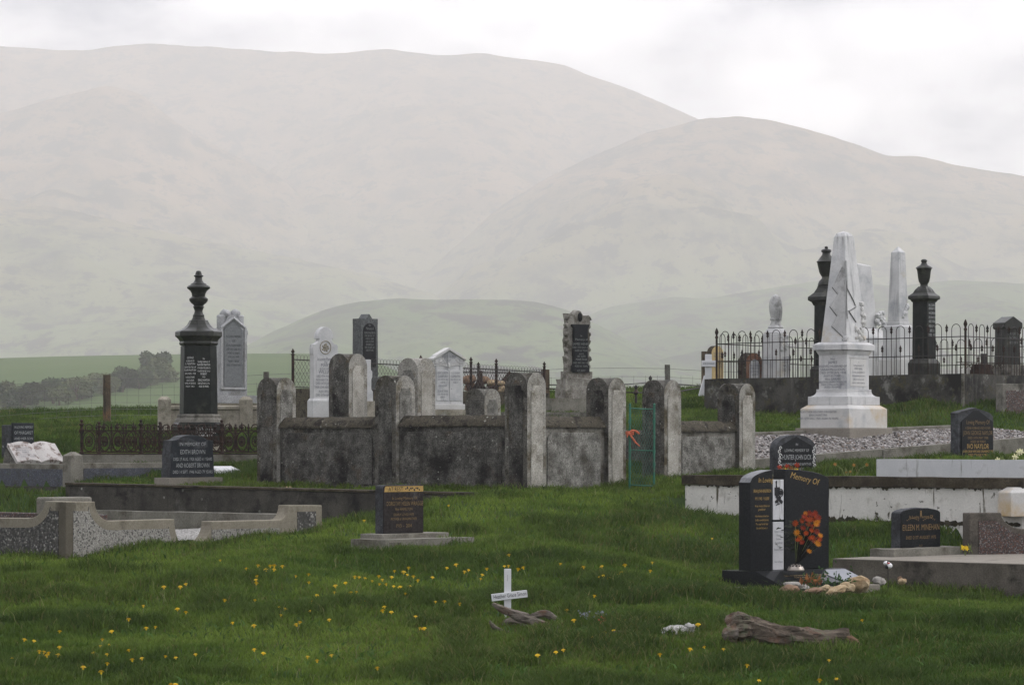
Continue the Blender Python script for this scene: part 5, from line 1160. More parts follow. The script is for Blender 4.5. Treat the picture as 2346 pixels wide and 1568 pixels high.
for k in range(46):
    y = 690+90*rnd.random(); f = .86+.2*rnd.random()-.25*(y > 745)*rnd.random()*2
    Pq = on_right(f, zo(y)); ball(bm, Pq, .022+.018*rnd.random(), 1, (1, .8, 1), .01, 40, k)
for k in range(10): ball(bm, on_left(.92+.1*rnd.random(), zo(778-8*rnd.random())), .03, 1, (1, 1, 1), .01, 40, k)
mk('carved_flowers', bm, M['marble_warm'], ob, 0, True)
# inscriptions: right face and left face (turned)
text(ob, [('In', 0.0234, 0, zo(830.5), .06), ('Loving memory of', 0.0273, 0, zo(838), .33), ('MARY JANE,', 0.0296, 0, zo(846), .27), ('LOVED DAUGHTER OF', 0.0234, 0, zo(854), .34), ('JAMES & SARAH McGUCKIN', 0.0234, 0, zo(862), .37), ('DIED 13TH AUGUST 1892', 0.0218, 0, zo(870), .3), ('AGED 21 YEARS 7 MONTHS', 0.0218, 0, zo(878), .36)], -W3[1]/2-.010, M['lead'])
o = text(ob, [('Also', 0.0312, 0, zo(824), .12), ('JAMES', 0.0390, 0, zo(832.5), .25), ('BELOVED HUSBAND OF', 0.0296, 0, zo(840.5), .55), ('SARAH McGUCKIN', 0.0328, 0, zo(848.5), .46), ('DIED 29TH JAN. 1918', 0.0312, 0, zo(855.5), .5), ('AGED 63 YEARS.', 0.0281, 0, zo(862.5), .38), ('Also SARAH', 0.0328, 0, zo(870), .36), ('BELOVED WIFE OF ABOVE', 0.0265, 0, zo(876.5), .55), ('DIED 13TH AUG. 1937', 0.0265, 0, zo(882.5), .42), ('AGED 72 YEARS', 0.0265, 0, zo(888.5), .36)], -W3[0]/2-.004, M['lead']); o.rotation_euler = (0, 0, -R(90))
o = text(ob, [('ALSO THEIR BELOVED DAUGHTER', 0.0265, 0, zo(945), .75), ('JEAN McINTYRE.', 0.0281, 0, zo(952.5), .40), ('DIED 12TH DEC. 1964. AGED 76 YEARS.', 0.0265, 0, zo(960), .82)], -W1[0]/2-.004, M['lead']); o.rotation_euler = (0, 0, -R(90)); o.location = (0, .10, 0)

def urn(bm, prof, cx, cy, z0, seg=20): lathe(bm, prof, seg, cx, cy, 0, z0)
# left dark column with lidded urn
uc = thing('urn_column', 'black polished column crowned by a tall lidded urn inside the rusty fence', 'urn monument', at(455, 1042, 46.4), R(22.5))
def zu(py): return zat(py, 46.4)-uc.location.z
def ru(px): return px*46.4/F
bm = BM()
prof = [(31, 757), (30, 752), (26, 751), (22, 745), (19, 737), (14, 728), (13, 723), (13.5, 722), (10.5, 718), (9, 712), (11.5, 705), (13, 703), (11, 700), (12, 698), (17, 694), (21, 689), (21.5, 684), (17, 679.5), (15, 679), (16, 672), (19, 666), (25.5, 661), (27, 658), (25, 655), (18.5, 652), (18.5, 650.5), (12, 646.5), (8.5, 641), (8, 635), (11, 632.5), (11.2, 631), (8, 629), (7, 625), (5, 620.5), (0, 619.3)]
lathe(bm, [(ru(r), zu(y)) for r, y in prof], 28); mk('urn', bm, M['column_old'], uc, 0, True)
bm = BM(); s8 = R(22.5)
prof = [(41, 840), (40, 792), (43, 790), (45, 786), (43.5, 782), (47, 776), (54, 770), (54, 760), (50, 757.5), (40, 754), (33, 750), (27, 744), (23, 737), (21, 733)]
bm2 = BM(); lathe(bm2, [(ru(r), zu(y)) for r, y in prof[1:]], 8, rot=s8); mk('capital', bm2, M['column_old'], uc, .004)
bm.free()
bm = BM(); lathe(bm, [(ru(44), zu(948)), (ru(41.5), zu(792.5))], 8, rot=s8); mk('shaft', bm, M['column'], uc, .006)
bm = BM(); lathe(bm, [(ru(56), zu(967)), (ru(54), zu(960)), (ru(50), zu(957)), (ru(50), zu(951)), (ru(46), zu(948))], 8, rot=s8); mk('base_moulding', bm, M['moulding'], uc, .004)
bm = BM(); lathe(bm, [(ru(60), zu(1015)), (ru(59), zu(972)), (ru(56), zu(967))], 8, rot=s8); mk('die', bm, M['column'], uc, .005)
bm = BM(); lathe(bm, [(ru(74), zu(1075)), (ru(74), zu(1030)), (ru(66), zu(1029)), (ru(66), zu(1015))], 4, rot=R(45)); mk('step', bm, M['buff'], uc, .01)
rs = ru(44)*math.cos(s8)
txt1 = [('In', 0.0297, 0, zu(824), 0.066), ('Loving memory of', 0.0330, 0, zu(831), 0.178), ('Pte ROBERT McINTOSH', 0.0297, 0, zu(838), 0.190), ('13TH REINFORCEMENTS', 0.0238, 0, zu(845), 0.190), ('YOUNGEST BELOVED SON OF', 0.0224, 0, zu(852), 0.190), ('ROBERT', 0.0297, 0, zu(859), 0.092), ('AND', 0.0198, 0, zu(865), 0.046), ('GRACE McINTOSH', 0.0297, 0, zu(873), 0.172), ('DIED 25TH AUG. 1916', 0.0251, 0, zu(880), 0.172), ('AGED 20 YEARS', 0.0251, 0, zu(887), 0.145), ('"NOT LOST BUT GONE BEFORE"', 0.0224, 0, zu(929), 0.190)]
txt2 = [('GEORGE', 0.0297, 0, zu(822), 0.106), ('HUSBAND OF', 0.0238, 0, zu(829), 0.132), ('G. McINTOSH', 0.0297, 0, zu(836), 0.158), ('DEPARTED THIS LIFE', 0.0224, 0, zu(843), 0.185), ('ELLEN McINTOSH', 0.0277, 0, zu(850), 0.185), ('3RD NOV. 1938', 0.0277, 0, zu(858), 0.172), ('AGED 63 YEARS.', 0.0238, 0, zu(866), 0.145), ('ALSO JEAN', 0.0251, 0, zu(873), 0.119), ('WIFE OF GEORGE', 0.0251, 0, zu(880), 0.172), ('MAY 1961', 0.0238, 0, zu(887), 0.132)]
# octagon faces: normals at multiples of 45 degrees from local -y
for tx, ang in ((txt1, -22 if False else 0), (txt2, -45)):
    o = text(uc, tx, -rs*.975-.004, M['white_txt']); o.rotation_euler = (0, 0, R(ang))
o = text(uc, [('TILL THE ROLL IS', .034, 0, zu(984), .28), ('CALLED AND THE DEAD', .034, 0, zu(992), .3), ('HAVE ARISEN', .034, 0, zu(1000), .2)], -ru(59.8)*math.cos(s8)-.004, M['white_txt'])
# dark urn columns behind the railing
def urn_col(label, pxc, D, ztab, half, body_top, body_bot, base, ledge, prof, cap, n=4, mat='column'):
    o = thing('urn_column', label, 'urn monument', at(pxc, base[1], D), R(45+8))
    Z = lambda py: zat(py, D)-o.location.z; Rr = lambda px: px*D/F
    q = math.sqrt(2)
    bm = BM(); lathe(bm, [(Rr(r), Z(y)) for r, y in prof], 22); mk('urn', bm, M['column_old'], o, 0, True)
    bm = BM(); lathe(bm, [(Rr(r)*1.12, Z(y)) for r, y in cap], 4, rot=R(45)); mk('capital', bm, M['column_old'], o, .006)
    bm = BM(); lathe(bm, [(Rr(half)*1.14, Z(body_bot)), (Rr(half)*1.1, Z(body_top))], 4, rot=R(45)); mk('shaft', bm, M[mat], o, .012)
    bm = BM(); lathe(bm, [(Rr(base[0])*1.14, -.4), (Rr(base[0])*1.14, Z(base[2])), (Rr(half+3)*1.14, Z(body_bot))], 4, rot=R(45)); mk('base', bm, M['column_old'], o, .012)
    hw = Rr(half)*1.1/q
    text(o, [(s_, .04, 0, Z(y), hw*1.6) for s_, y in (('IN LOVING', body_top+12), ('MEMORY OF', body_top+20), ('ANDREW', body_top+30), ('DIED 6TH MAY 1908', body_top+40), ('AGED 70 YEARS', body_top+49), ('AND HIS WIFE', body_top+60), ('JESSIE', body_top+70), ('DIED 1915', body_top+80))], -hw*1.045-.006, M['silver'])
    return o
urn_col('dark urn column half hidden behind the large white obelisk', 1893, 52.5, 0, 26, 697, 838, (34, 858, 846), 0,
        [(20, 652), (17, 644), (11, 638), (10, 634), (13, 630), (16, 624), (20, 607), (21, 601), (23, 599), (20, 597), (15, 590), (10, 584), (9, 579), (12, 576), (11, 572), (6, 570), (3, 569), (4.2, 567), (3, 564.5), (0, 563.5)],
        [(27, 700), (31, 692), (39, 688), (39, 680), (36, 678), (26, 670), (20, 660), (17, 651), (12, 649)])
urn_col('black urn column with open cup standing right of the slender obelisk', 2117, 50.5, 0, 25, 690, 822, (34, 858, 832), 0,
        [(19, 668), (17, 662), (11, 658), (8.5, 653), (9, 650), (12, 645), (14, 636), (15.5, 622), (17, 616), (19.5, 614), (17, 611), (9, 607), (6, 602), (6, 600), (7.5, 597), (5, 594), (0, 593)],
        [(26, 692), (29, 687), (34, 685), (34, 678), (31, 676), (24, 671), (19, 663), (12, 656)])
# truncated marble column and white pedestal behind the obelisk
tcq = thing('broken_column', 'pale marble stump column rising behind the large white obelisk', 'monument', at(1965, 858, 54.5), R(42))
Z = lambda py: zat(py, 54.5)-tcq.location.z
bm = BM(); v = frus(bm, .52, .42, Z(752), .36, .30, Z(604)); v[5].co.z -= .03; v[6].co.z -= .07; v[7].co.z += .05; mk('stump', bm, M['marble'], tcq, .02)
bm = BM(); box(bm, -.42, .42, -.36, .36, -.3, Z(775)); frus(bm, .84, .72, Z(775), .6, .5, Z(752)); mk('pedestal', bm, M['marble'], tcq, .012)
bm = BM()
for k in range(14): ball(bm, (.2+.2*rnd.random(), -.25, Z(770)+.4*rnd.random()), .05, 1, rough=.02, fr=30, seed=k)
mk('carved_flowers', bm, M['marble'], tcq, 0, True)
# slender white obelisk
o2, w, d = stone_at('white_obelisk', 'slender white obelisk with carved spray on a square pedestal behind the iron railing', 'obelisk', 2022, 2062, 2093, 862, 53.0, 36)
Z = lambda py: zat(py, 53.4)-o2.location.z
bm = BM(); frus(bm, w*.70, d*.68, Z(738), w*.48, d*.47, Z(580)); frus(bm, w*.485, d*.475, Z(580)+.001, .02, .02, Z(566)); mk('shaft', bm, M['marble'], o2, .008)
bm = BM(); box(bm, -w/2, w/2, -d/2, d/2, Z(822), Z(750)); frus(bm, w, d, Z(750)+.002, w*.8, d*.8, Z(745)); box(bm, -w*.38, w*.38, -d*.38, d*.38, Z(745)+.001, Z(738)); mk('pedestal', bm, M['marble'], o2, .01)
bm = BM(); box(bm, -w*.62, w*.62, -d*.62, d*.62, -.4, Z(822)-.003); mk('base', bm, M['marble_warm'], o2, .015)
bm = BM()
for k in range(26):
    f = rnd.random(); ball(bm, (-w*.1+w*.42*f, -d*.33+.02*0, Z(732)+ (Z(700)-Z(732))*(f*.8+.3*rnd.random())), .035, 1, (1, .7, 1), .012, 40, k)
mk('carved_spray', bm, M['marble'], o2, 0, True)
# marble monument with draped urn
u2, w, d = stone_at('draped_urn_monument', 'white marble monument topped by an urn draped in cloth behind the iron railing', 'urn monument', 1744, 1784, 1810, 862, 52.5, 52)
Z = lambda py: zat(py, 52.8)-u2.location.z
q = 52.8/F
bm = BM(); lathe(bm, [(14*q, Z(750)), (12.5*q, Z(744)), (10.5*q, Z(738)), (12*q, Z(725)), (14.5*q, Z(712)), (15*q, Z(703)), (14*q, Z(692)), (11.5*q, Z(685)), (8*q, Z(679)), (3.5*q, Z(675)), (0, Z(673.5))], 24)
for v in bm.verts:
    a_ = math.atan2(v.co.y, v.co.x); v.co.x *= 1+.06*math.sin(a_*7+v.co.z*9); v.co.y *= 1+.06*math.sin(a_*7+v.co.z*9)
for k in range(22): a_ = k*.2856; ball(bm, (11.2*q*math.cos(a_), 11.2*q*math.sin(a_), Z(731)+.006*math.sin(k*3)), .018, 1, rough=.006, fr=40, seed=k)
for k in range(9):
    a_ = -2.6+.36*k; tube(bm, [((13.2+1.2*math.sin(h*3))*q*math.cos(a_+.25*h)*(1-.55*max(0, h-.55)), (13.2+1.2*math.sin(h*3))*q*math.sin(a_+.25*h)*(1-.55*max(0, h-.55)), Z(736)+(Z(680)-Z(736))*h) for h in (0, .2, .4, .6, .8, 1.0)], [.004, .007, .009, .009, .006, .003], 6)
mk('draped_urn', bm, M['marble_fold'], u2, 0, True)
bm = BM(); frus(bm, w*.62, d*.62, Z(752), w*.5, d*.5, Z(745)); frus(bm, w*.9, d*.9, Z(764), w*.62, d*.62, Z(752)-.001); mk('shoulder', bm, M['marble'], u2, .02)
bm = BM(); frus(bm, w, d, -.2, w*.92, d*.92, Z(764)-.001); mk('die', bm, M['marble'], u2, .012)
bm = BM()
for k in range(26): ball(bm, (-w*.35+w*.7*rnd.random(), -d/2-.0, Z(800)+.25*rnd.random()), .04, 1, (1, .5, 1), .015, 30, k)
mk('carved_wreath', bm, M['marble'], u2, 0, True)
text(u2, [(s_, .05, .05, Z(y), w*.7) for s_, y in (('ERECTED', 824), ('IN MEMORY OF', 832), ('WALTER', 841), ('DIED 1903', 850))], -d/2-.012, M['lead'])
# gabled dark stone at right
gs, w, d = stone_at('gabled_headstone', 'dark lichened headstone with steep gabled cap behind the railing at far right', 'headstone', 2283, 2292, 2333, 850, 51.0, 30)
Z = lambda py: zat(py, 51.2)-gs.location.z
bm = BM(); frus(bm, w*1.02, .26, -.2, w*.84, .22, Z(745)); mk('tablet', bm, M['column_old'], gs, .01)
bm = BM(); prism(bm, [(-w*.5, Z(752)), (-w*.42, Z(755)), (w*.42, Z(755)), (w*.5, Z(752)), (w*.5, Z(740)), (0, Z(725)), (-w*.5, Z(740))], -.16, .15); mk('gable_cap', bm, M['column_old'], gs, .01)
bm = BM(); box(bm, -w*.62, w*.62, -.25, .25, -.3, Z(836)); mk('base', bm, M['moulding'], gs, .01)
text(gs, [('IN MEMORY OF', .04, 0, Z(768), w*.6), ('THOMAS', .05, 0, Z(778), w*.5), ('DIED 1899', .04, 0, Z(788), w*.5)], -.146, M['pale_txt'])
# low dark grave block with broken upright
db, p = grid_thing('grave_block', 'low rust-stained dark stone block with stubby upright inside the iron railing', 'grave block', 2250, 858, 50.6, 30)
bm = BM(); frus(bm, .34, .3, -.2, .24, .2, .16); roughen(bm, .06, .03, 9, 3); mk('block', bm, M['rust'], db, 0, True)
bm = BM(); box(bm, -.0, .07, -.04, .04, .1, .33); roughen(bm, .05, .01, 15, 3); mk('upright', bm, M['iron'], db, 0, True)
bm = BM()
for s in (-1, 1):
    for k in range(4):
        c0 = Vector((s*(.12+.09*k), 0, .08)); tube(bm, [c0+Vector((.05*math.cos(a_*.8)*(1-a_/12), 0, .05*math.sin(a_*.8)*(1-a_/12)+.05)) for a_ in range(10)], .006, 4)
tube(bm, [(-.5, 0, .19), (.5, 0, .19)], .007, 5)
mk('scrollwork', bm, M['rust'], db)

# arched mossy stone and sandstone slab by the railing
am, w, d = stone_at('arched_headstone', 'mossy round-topped stone with a rust brick frame and white tablet behind the railing', 'headstone', 1690, 1708, 1747, 870, 52.6, 42)
ha_ = hgt(807, 870, 52.6); w2 = w/2
def rt(w2, h, n=12): return [(-w2, -.2), (w2, -.2), (w2, h-w2*.9)]+[(w2*math.cos(R(180*k/n)), h-w2*.9+w2*.9*math.sin(R(180*k/n))) for k in range(1, n)]+[(-w2, h-w2*.9)]
bm = BM(); prism(bm, rt(w2, ha_), -d/2, d/2); roughen(bm, .07, .010, 12, 3); mk('stone_body', bm, M['cap'], am, 0, True)
bm = BM(); prism(bm, rt(w2*.97, ha_*.98), -d/2-.012, -d/2+.03); mk('brick_frame', bm, stone('rust brick', (.13, .06, .035), (.2, .12, .08), 9, .4, stains=[((.06, .05, .035), 6, .5, .66)]), am, .006)
bm = BM(); prism(bm, rt(w2*.60, ha_*.76), -d/2-.018, -d/2+.03); mk('white_tablet', bm, M['marble'], am, .004)
text(am, [(s_, .028, 0, ha_*f, w2*1.0) for s_, f in (('IN LOVING', .5), ('MEMORY OF', .4), ('ALICE MAY', .28), ('AGED 9', .17))], -d/2-.021, M['lead'])
sm, w, d = stone_at('sandstone_headstone', 'yellow sandstone headstone with rounded top behind the railing corner post', 'headstone', 1619, 1630, 1657, 872, 57.0, 40)
hq = hgt(791, 872, 57); w2 = w/2
bm = BM(); prism(bm, rt(w2, hq), -d/2, d/2); mk('stone_body', bm, M['kerb_brown'], sm, .012)
bm = BM(); prism(bm, rt(w2*.97, hq*.985), -d/2-.012, -d/2+.02); mk('yellow_face', bm, M['sand'], sm, .004)
text(sm, [(s_, .04, 0, hq*f, w*.7) for s_, f in (('IN LOVING', .75), ('MEMORY', .66), ('ROSE', .56), ('DIED 1901', .46), ('AGED 3 YRS', .37))], -d/2-.015, M['lead'])
# white wooden cross and dark post by the wall end
wc = thing('white_cross', 'plain white wooden cross with lettered arm beside the end of the dark wall', 'cross', at(1623, 893, 54.2), R(6))
hz_ = hgt(811, 893, 54.2)
bm = BM(); box(bm, -.055, .055, -.02, .02, -.2, hz_); mk('upright', bm, M['white_wood'], wc, .004)
bm = BM(); box(bm, -.122, .125, -.042, -.0205, hz_-.21, hz_-.105); mk('arm', bm, M['white_wood'], wc, .004)
text(wc, [('ANN DOUGLAS', .03, 0, hz_-.17, .2)], -.045, M['lead'])
bm = BM(); prism(bm, [(-.16, -.1), (.0, -.1), (-.02, .1), (-.06, .25)], .03, .1); mk('stay', bm, M['white_wood'], wc, .004)
wp_ = thing('timber_post', 'short dark timber post standing behind the lettered white cross', 'post', at(1613, 895, 55.4), 0)
bm = BM(); box(bm, -.045, .05, -.05, .05, -.3, hgt(802, 895, 54)); mk('post', bm, M['post'], wp_, .006)
# ---------------------------------------------------------------- raised walled plot with hooped railing
pL = at(1614, 868, 52.0)
PW_ = 50.0
rw = thing('retaining_wall', 'dark lichen-blotched concrete wall carrying the hooped iron railing', 'wall', pL, R(PW_))
c5, s5 = math.cos(R(PW_)), math.sin(R(PW_))
uR = (2207-1173)/F; LW = -((uR*pL.y-pL.x)/(-s5-uR*c5))   # length along local -y
zR = zat(855, pL.y-LW*c5)-pL.z
bm = BM(); v = box(bm, 0, .28, -LW, 0, -.75, 0)
for i in (4, 5): v[i].co.z = zR
roughen(bm, .3, .014, 4, 3); mk('front_face', bm, M['wall_conc'], rw, 0, True)
bm = BM(); v = box(bm, .282, 5.0, -LW+.004, -LW+.27, -.75, zR-.004); roughen(bm, .3, .012, 4, 5); mk('side_face', bm, M['wall_conc'], rw, 0, True)
bm = BM(); v = box(bm, .282, 4.6, -.27, -.002, -.75, -.004); mk('far_side_face', bm, M['wall_conc'], rw, .01)
bm = BM(); box(bm, .285, 5.0, -LW+.28, -.28, -.6, -.12); mk('earth_fill', bm, M['soil'], rw)
bm = BM(); v = box(bm, -.012, .02, -LW-.012, -LW+.03, -.75, zR+.003); mk('corner_strip', bm, M['border'], rw, .004)
rf = thing('hooped_railing', 'rusty wrought iron railing of tall hoops and spearheads round the raised plot', 'railing', pL+Vector((0, 0, .0)), R(PW_))
RH = 118*50/F
def spear(bm, p, h, s=1.0):
    x, y, z = p; tube(bm, [(x, y, z), (x, y, z+h-.03)], .0055, 5)
    for k in range(2):
        a = k*math.pi/2
        for (da, zz, r) in ((0, 0, 1),):
            pts = [(0, 0), (.022*s, .035*s), (.012*s, .05*s), (.012*s, .065*s), (.026*s, .06*s), (.0, .12*s), (-.026*s, .06*s), (-.012*s, .065*s), (-.012*s, .05*s), (-.022*s, .035*s)]
            A = [bm.verts.new((x+q*math.cos(a)-.004*math.sin(a), y+q*math.sin(a)+.004*math.cos(a), z+h-.12*s+w_)) for q, w_ in pts]
            B = [bm.verts.new((x+q*math.cos(a)+.004*math.sin(a), y+q*math.sin(a)-.004*math.cos(a), z+h-.12*s+w_)) for q, w_ in pts]
            bm.faces.new(A); bm.faces.new(B[::-1])
            for i in range(len(pts)): bm.faces.new((A[i], B[i], B[(i+1) % len(pts)], A[(i+1) % len(pts)]))
def railing_run(P0, P1, n, parent, tall=.76, rail1=.565, rail2=.285):
    P0, P1 = Vector(P0), Vector(P1); d = (P1-P0)/n; t = d.normalized(); hw = d.length*.23
    bm = BM()
    for i in range(n):
        c = P0+d*(i+.5); ht = tall*(.985+.02*rnd.random())
        pts = [c-t*hw, c-t*hw+Vector((0, 0, ht-hw))]+[c-t*hw*math.cos(R(k))+Vector((0, 0, ht-hw+hw*math.sin(R(k)))) for k in range(20, 180, 20)]+[c+t*hw+Vector((0, 0, ht-hw)), c+t*hw]
        tube(bm, pts, .0062, 5)
    h = mk('hoops', bm, M['iron'], parent)
    bm = BM()
    for i in range(n):
        c = P0+d*(i+.5); spear(bm, c, tall*.60+.01*rnd.random())
        if i: spear(bm, P0+d*i, tall*1.0, 1.1)
        hw2 = hw*.5
        tube(bm, [c-t*hw2*2.9+Vector((0, 0, 0)), c-t*hw2*2.9+Vector((0, 0, rail2+.01))], .005, 4)
    mk('spears', bm, M['rust'], parent)
    for r_ in (rail1, rail2):
        bm = BM(); tube(bm, [P0+Vector((0, 0, r_)), P1+Vector((0, 0, r_))], .008, 6); mk('rail', bm, M['iron'], parent)
def rail_post(P, h, parent):
    bm = BM(); lathe(bm, [(.018, 0), (.018, h*.80), (.027, h*.805), (.027, h*.83), (.018, h*.84), (.016, h*.87), (.028, h*.90), (.031, h*.925), (.020, h*.965), (.012, h*.985), (.012, h*.99), (0, h*1.01)], 12, P[0], P[1], 0, P[2]); mk('corner_post', bm, M['rust'], parent, 0, True)
yo = .14
# corners in local frame: near left, near right, far left, far right
A_ = Vector((yo, -.14, 0)); B_ = Vector((yo, -LW+.05, zR)); C_ = Vector((yo+4.4, -.14, -.02)); D_ = Vector((yo+4.4, -LW+.05, zR-.02))
railing_run(A_, B_, 14, rf); railing_run(A_, C_, 14, rf, .74); railing_run(B_, D_, 14, rf, .76); railing_run(C_, D_, 14, rf, .72)
for q in (A_, B_, C_, D_): rail_post(q, .82, rf)

# ---------------------------------------------------------------- netting fence with hooped top
def finial_post(P, h, parent, nm='post', r=.02):
    bm = BM(); lathe(bm, [(r, -.1), (r*.9, h*.86), (r*1.3, h*.865), (r*1.3, h*.88), (r*.5, h*.885), (r*.55, h*.90), (r*1.25, h*.925), (r*.9, h*.945), (r*.35, h*.98), (0, h)], 8, P[0], P[1], 0, P[2]); mk(nm, bm, M['rust'], parent, 0, True)
nf = thing('netting_fence', 'old grave fence of dark wire netting with looped top and spiked rusty posts', 'fence', at(669, 892, 49.0), 0)
def loc(px, py, D): return at(px, py, D)-nf.location
def net_run(a, b, zb0, zt0, zb1, zt1, parent, cell=.075, second=None):
    a, b = Vector(a), Vector(b); L_ = (b-a).length; t = (b-a)/L_; bm = BM(); n = int(L_/cell)
    def pt(s, f): return a+t*s+Vector((0, 0, (zb0+(zb1-zb0)*s/L_)*(1-f)+(zt0+(zt1-zt0)*s/L_)*f))
    hN = (zt0-zb0); m = max(3, int(hN/(cell*1.2))); 
    for i in range(-m, n+1):
        for sg in (1, -1):
            pts = []
            for k in range(m+1):
                s = (i+k)*cell if sg == 1 else (i+m-k)*cell
                if 0 <= s <= L_: pts.append(pt(s, k/m))
            if len(pts) > 1: tube(bm, pts, .0028, 3)
    for i in range(n):
        s0 = i*cell; pts = [pt(s0+cell*.85*(.5-.5*math.cos(R(k)))*1.5, 1.0)+Vector((0, 0, .075*math.sin(R(k)))) for k in range(0, 181, 30)]
        tube(bm, pts, .0026, 3)
    mk('wire_netting', bm, M['mesh'], parent)
    for f in (0.0, 1.0):
        bm = BM(); tube(bm, [pt(0, f), pt(L_, f)], .009, 5); mk('rail', bm, M['iron'], parent)
a0, a1 = loc(672, 892, 49.0), loc(1247, 908, 53.6)
zb0 = zat(886, 49)-nf.location.z; zt0 = zat(823, 49)-nf.location.z; zb1 = zat(906, 53.6)-nf.location.z; zt1 = zat(852, 53.6)-nf.location.z
net_run((a0.x, a0.y, 0), (a1.x, a1.y, 0), zb0, zt0, zb1, zt1, nf)
b0 = loc(1010, 905, 56.3)
net_run((b0.x, b0.y, 0), (a1.x, a1.y, 0), zat(905, 56.3)-nf.location.z, zat(851, 56.3)-nf.location.z, zb1, zt1-.02, nf)
for px, D, yt, yb_ in ((671, 49.0, 797, 900), (964, 51.2, 812, 912), (1079, 52.2, 816, 912), (1137, 52.7, 820, 912), (1096, 55.4, 828, 905), (1247, 53.6, 827, 912)):
    q = loc(px, yb_, D); finial_post((q.x, q.y, q.z-.05), (yb_-yt)*D/F+.05, nf, r=.024)
kn = thing('netting_kerb', 'mossy dark kerb under the looped wire netting fence', 'kerb', at(665, 908, 48.95), math.atan2(a1.y-a0.y, a1.x-a0.x))
bm = BM(); box(bm, -.1, 6.1, -.08, .1, -.5, .12); roughen(bm, .2, .015, 6, 2); mk('kerb_face', bm, M['cap'], kn, 0, True)
wpst = thing('timber_post', 'squat mossy timber post beside the end of the looped netting fence', 'post', at(1249, 920, 53.9), R(10))
bm = BM(); frus(bm, .15, .15, -.4, .12, .12, hgt(846, 920, 53.9)); roughen(bm, .08, .008, 12, 2); mk('post', bm, M['post'], wpst, 0, True)
# broken timber and stones inside
hp_ = thing('timber_heap', 'heap of rust-brown broken timber and stones behind the wire netting', 'rubble heap', at(1122, 908, 53.6), 0)
bm = BM()
for (x0_, z0_, x1_, z1_, r_) in ((-.32, -.1, -.14, .43, .07), (-.1, -.1, -.17, .34, .05), (.05, .1, .34, .40, .05), (-.2, .02, .3, .22, .07), (.2, .0, .42, .3, .06), (-.3, .0, -.38, .2, .05)):
    tube(bm, [(x0_, .05*rnd.random(), z0_), ((x0_+x1_)/2+.03, 0, (z0_+z1_)/2), (x1_, .05, z1_)], [r_, r_*.9, r_*.55], 7)
roughen(bm, .06, .03, 11, 3); mk('broken_timber', bm, M['rust'], hp_, 0, True)
bm = BM()
for k in range(9): ball(bm, (-.35+.75*rnd.random(), .05+.1*rnd.random(), .02+.28*rnd.random()), .06+.05*rnd.random(), 2, (1.2, .8, .8), .03, 9, k)
mk('stones', bm, M['rock_brown'], hp_, 0, True)
bm = BM()
for k in range(5): ball(bm, (-.1+.35*rnd.random(), -.06, .10+.16*rnd.random()), .035+.03*rnd.random(), 2, (1.2, .8, .8), .02, 9, k+20)
mk('pale_stones', bm, M['rock_tan'], hp_, 0, True)

# ---------------------------------------------------------------- low rail with ball posts
lr = thing('low_rail', 'low iron rail on short ball-topped posts beyond the arched enclosure', 'railing', at(1457, 915, 52.5), 0)
def q3(px, py, D): return at(px, py, D)-lr.location
for path in ([(1250, 881, 54), (1345, 881, 56), (1435, 880, 58), (1490, 875, 59), (1612, 884, 55.5)], [(1250, 889, 53.6), (1345, 894, 53), (1457, 899, 52.5), (1540, 899, 54), (1612, 886, 55.2)]):
    bm = BM(); tube(bm, [q3(*p_) for p_ in path], .012, 6); mk('rail', bm, M['iron'], lr)
for px, yt, yb_, D in ((1457, 880, 915, 52.5), (1490, 859, 900, 59)):
    b_ = q3(px, yb_, D); h_ = (yb_-yt)*D/F
    bm = BM(); lathe(bm, [(.022, -.15), (.02, h_*.30), (.045, h_*.42), (.045, h_*.5), (.02, h_*.62), (.018, h_*.72), (.034, h_*.80), (.03, h_*.88), (.012, h_*.95), (0, h_)], 10, b_.x, b_.y, 0, b_.z); mk('post', bm, M['iron'], lr, 0, True)

# ---------------------------------------------------------------- boundary wire fence
wf = thing('wire_fence', 'farm wire netting fence on timber posts along the back of the graveyard', 'fence', at(245, 960, 58.0), 0)
PX = [(-330, 905, 60), (245, 860, 58), (610, 853, 60), (1050, 846, 62), (1529, 837, 62), (1760, 846, 63), (2330, 840, 63)]
def wfp(px, py, D): return at(px, py, D)-wf.location
def wz(px): return np.interp(px, [p_[0] for p_ in PX], [p_[1] for p_ in PX])
def wD(px): return np.interp(px, [p_[0] for p_ in PX], [p_[2] for p_ in PX])
bm = BM()
xs = np.arange(-330, 1720, 14.0)
for k, dz in enumerate((.0, -.16, -.30, -.43, -.55, -.66, -.76)):
    tube(bm, [wfp(x, wz(x), wD(x))+Vector((0, 0, -.05+dz-.025*math.sin((x-245)/300*3))) for x in xs], .0034 if k else .0042, 3, False)
for x in np.arange(-330, 1720, 27.0):
    b_ = wfp(x, wz(x), wD(x)); tube(bm, [b_+Vector((0, 0, -.18)), b_+Vector((0, 0, -.81))], .0026, 3, False)
mk('wire_netting', bm, M['wire'], wf)
for px, yt, yb_, D, hw, mt in ((245, 858, 965, 57.95, .066, 'post'), (610, 851, 950, 59.95, .052, 'post_grey'), (1529, 835, 905, 61.95, .052, 'post_grey')):
    b_ = wfp(px, yb_, D); h_ = (yb_-yt)*D/F
    bm = BM(); frus(bm, hw*2, hw*1.7, b_.z-.4, hw*1.9, hw*1.6, b_.z+h_, b_.x, b_.y); roughen(bm, .09, .008, 14, px); mk('post', bm, M[mt], wf, 0, True)

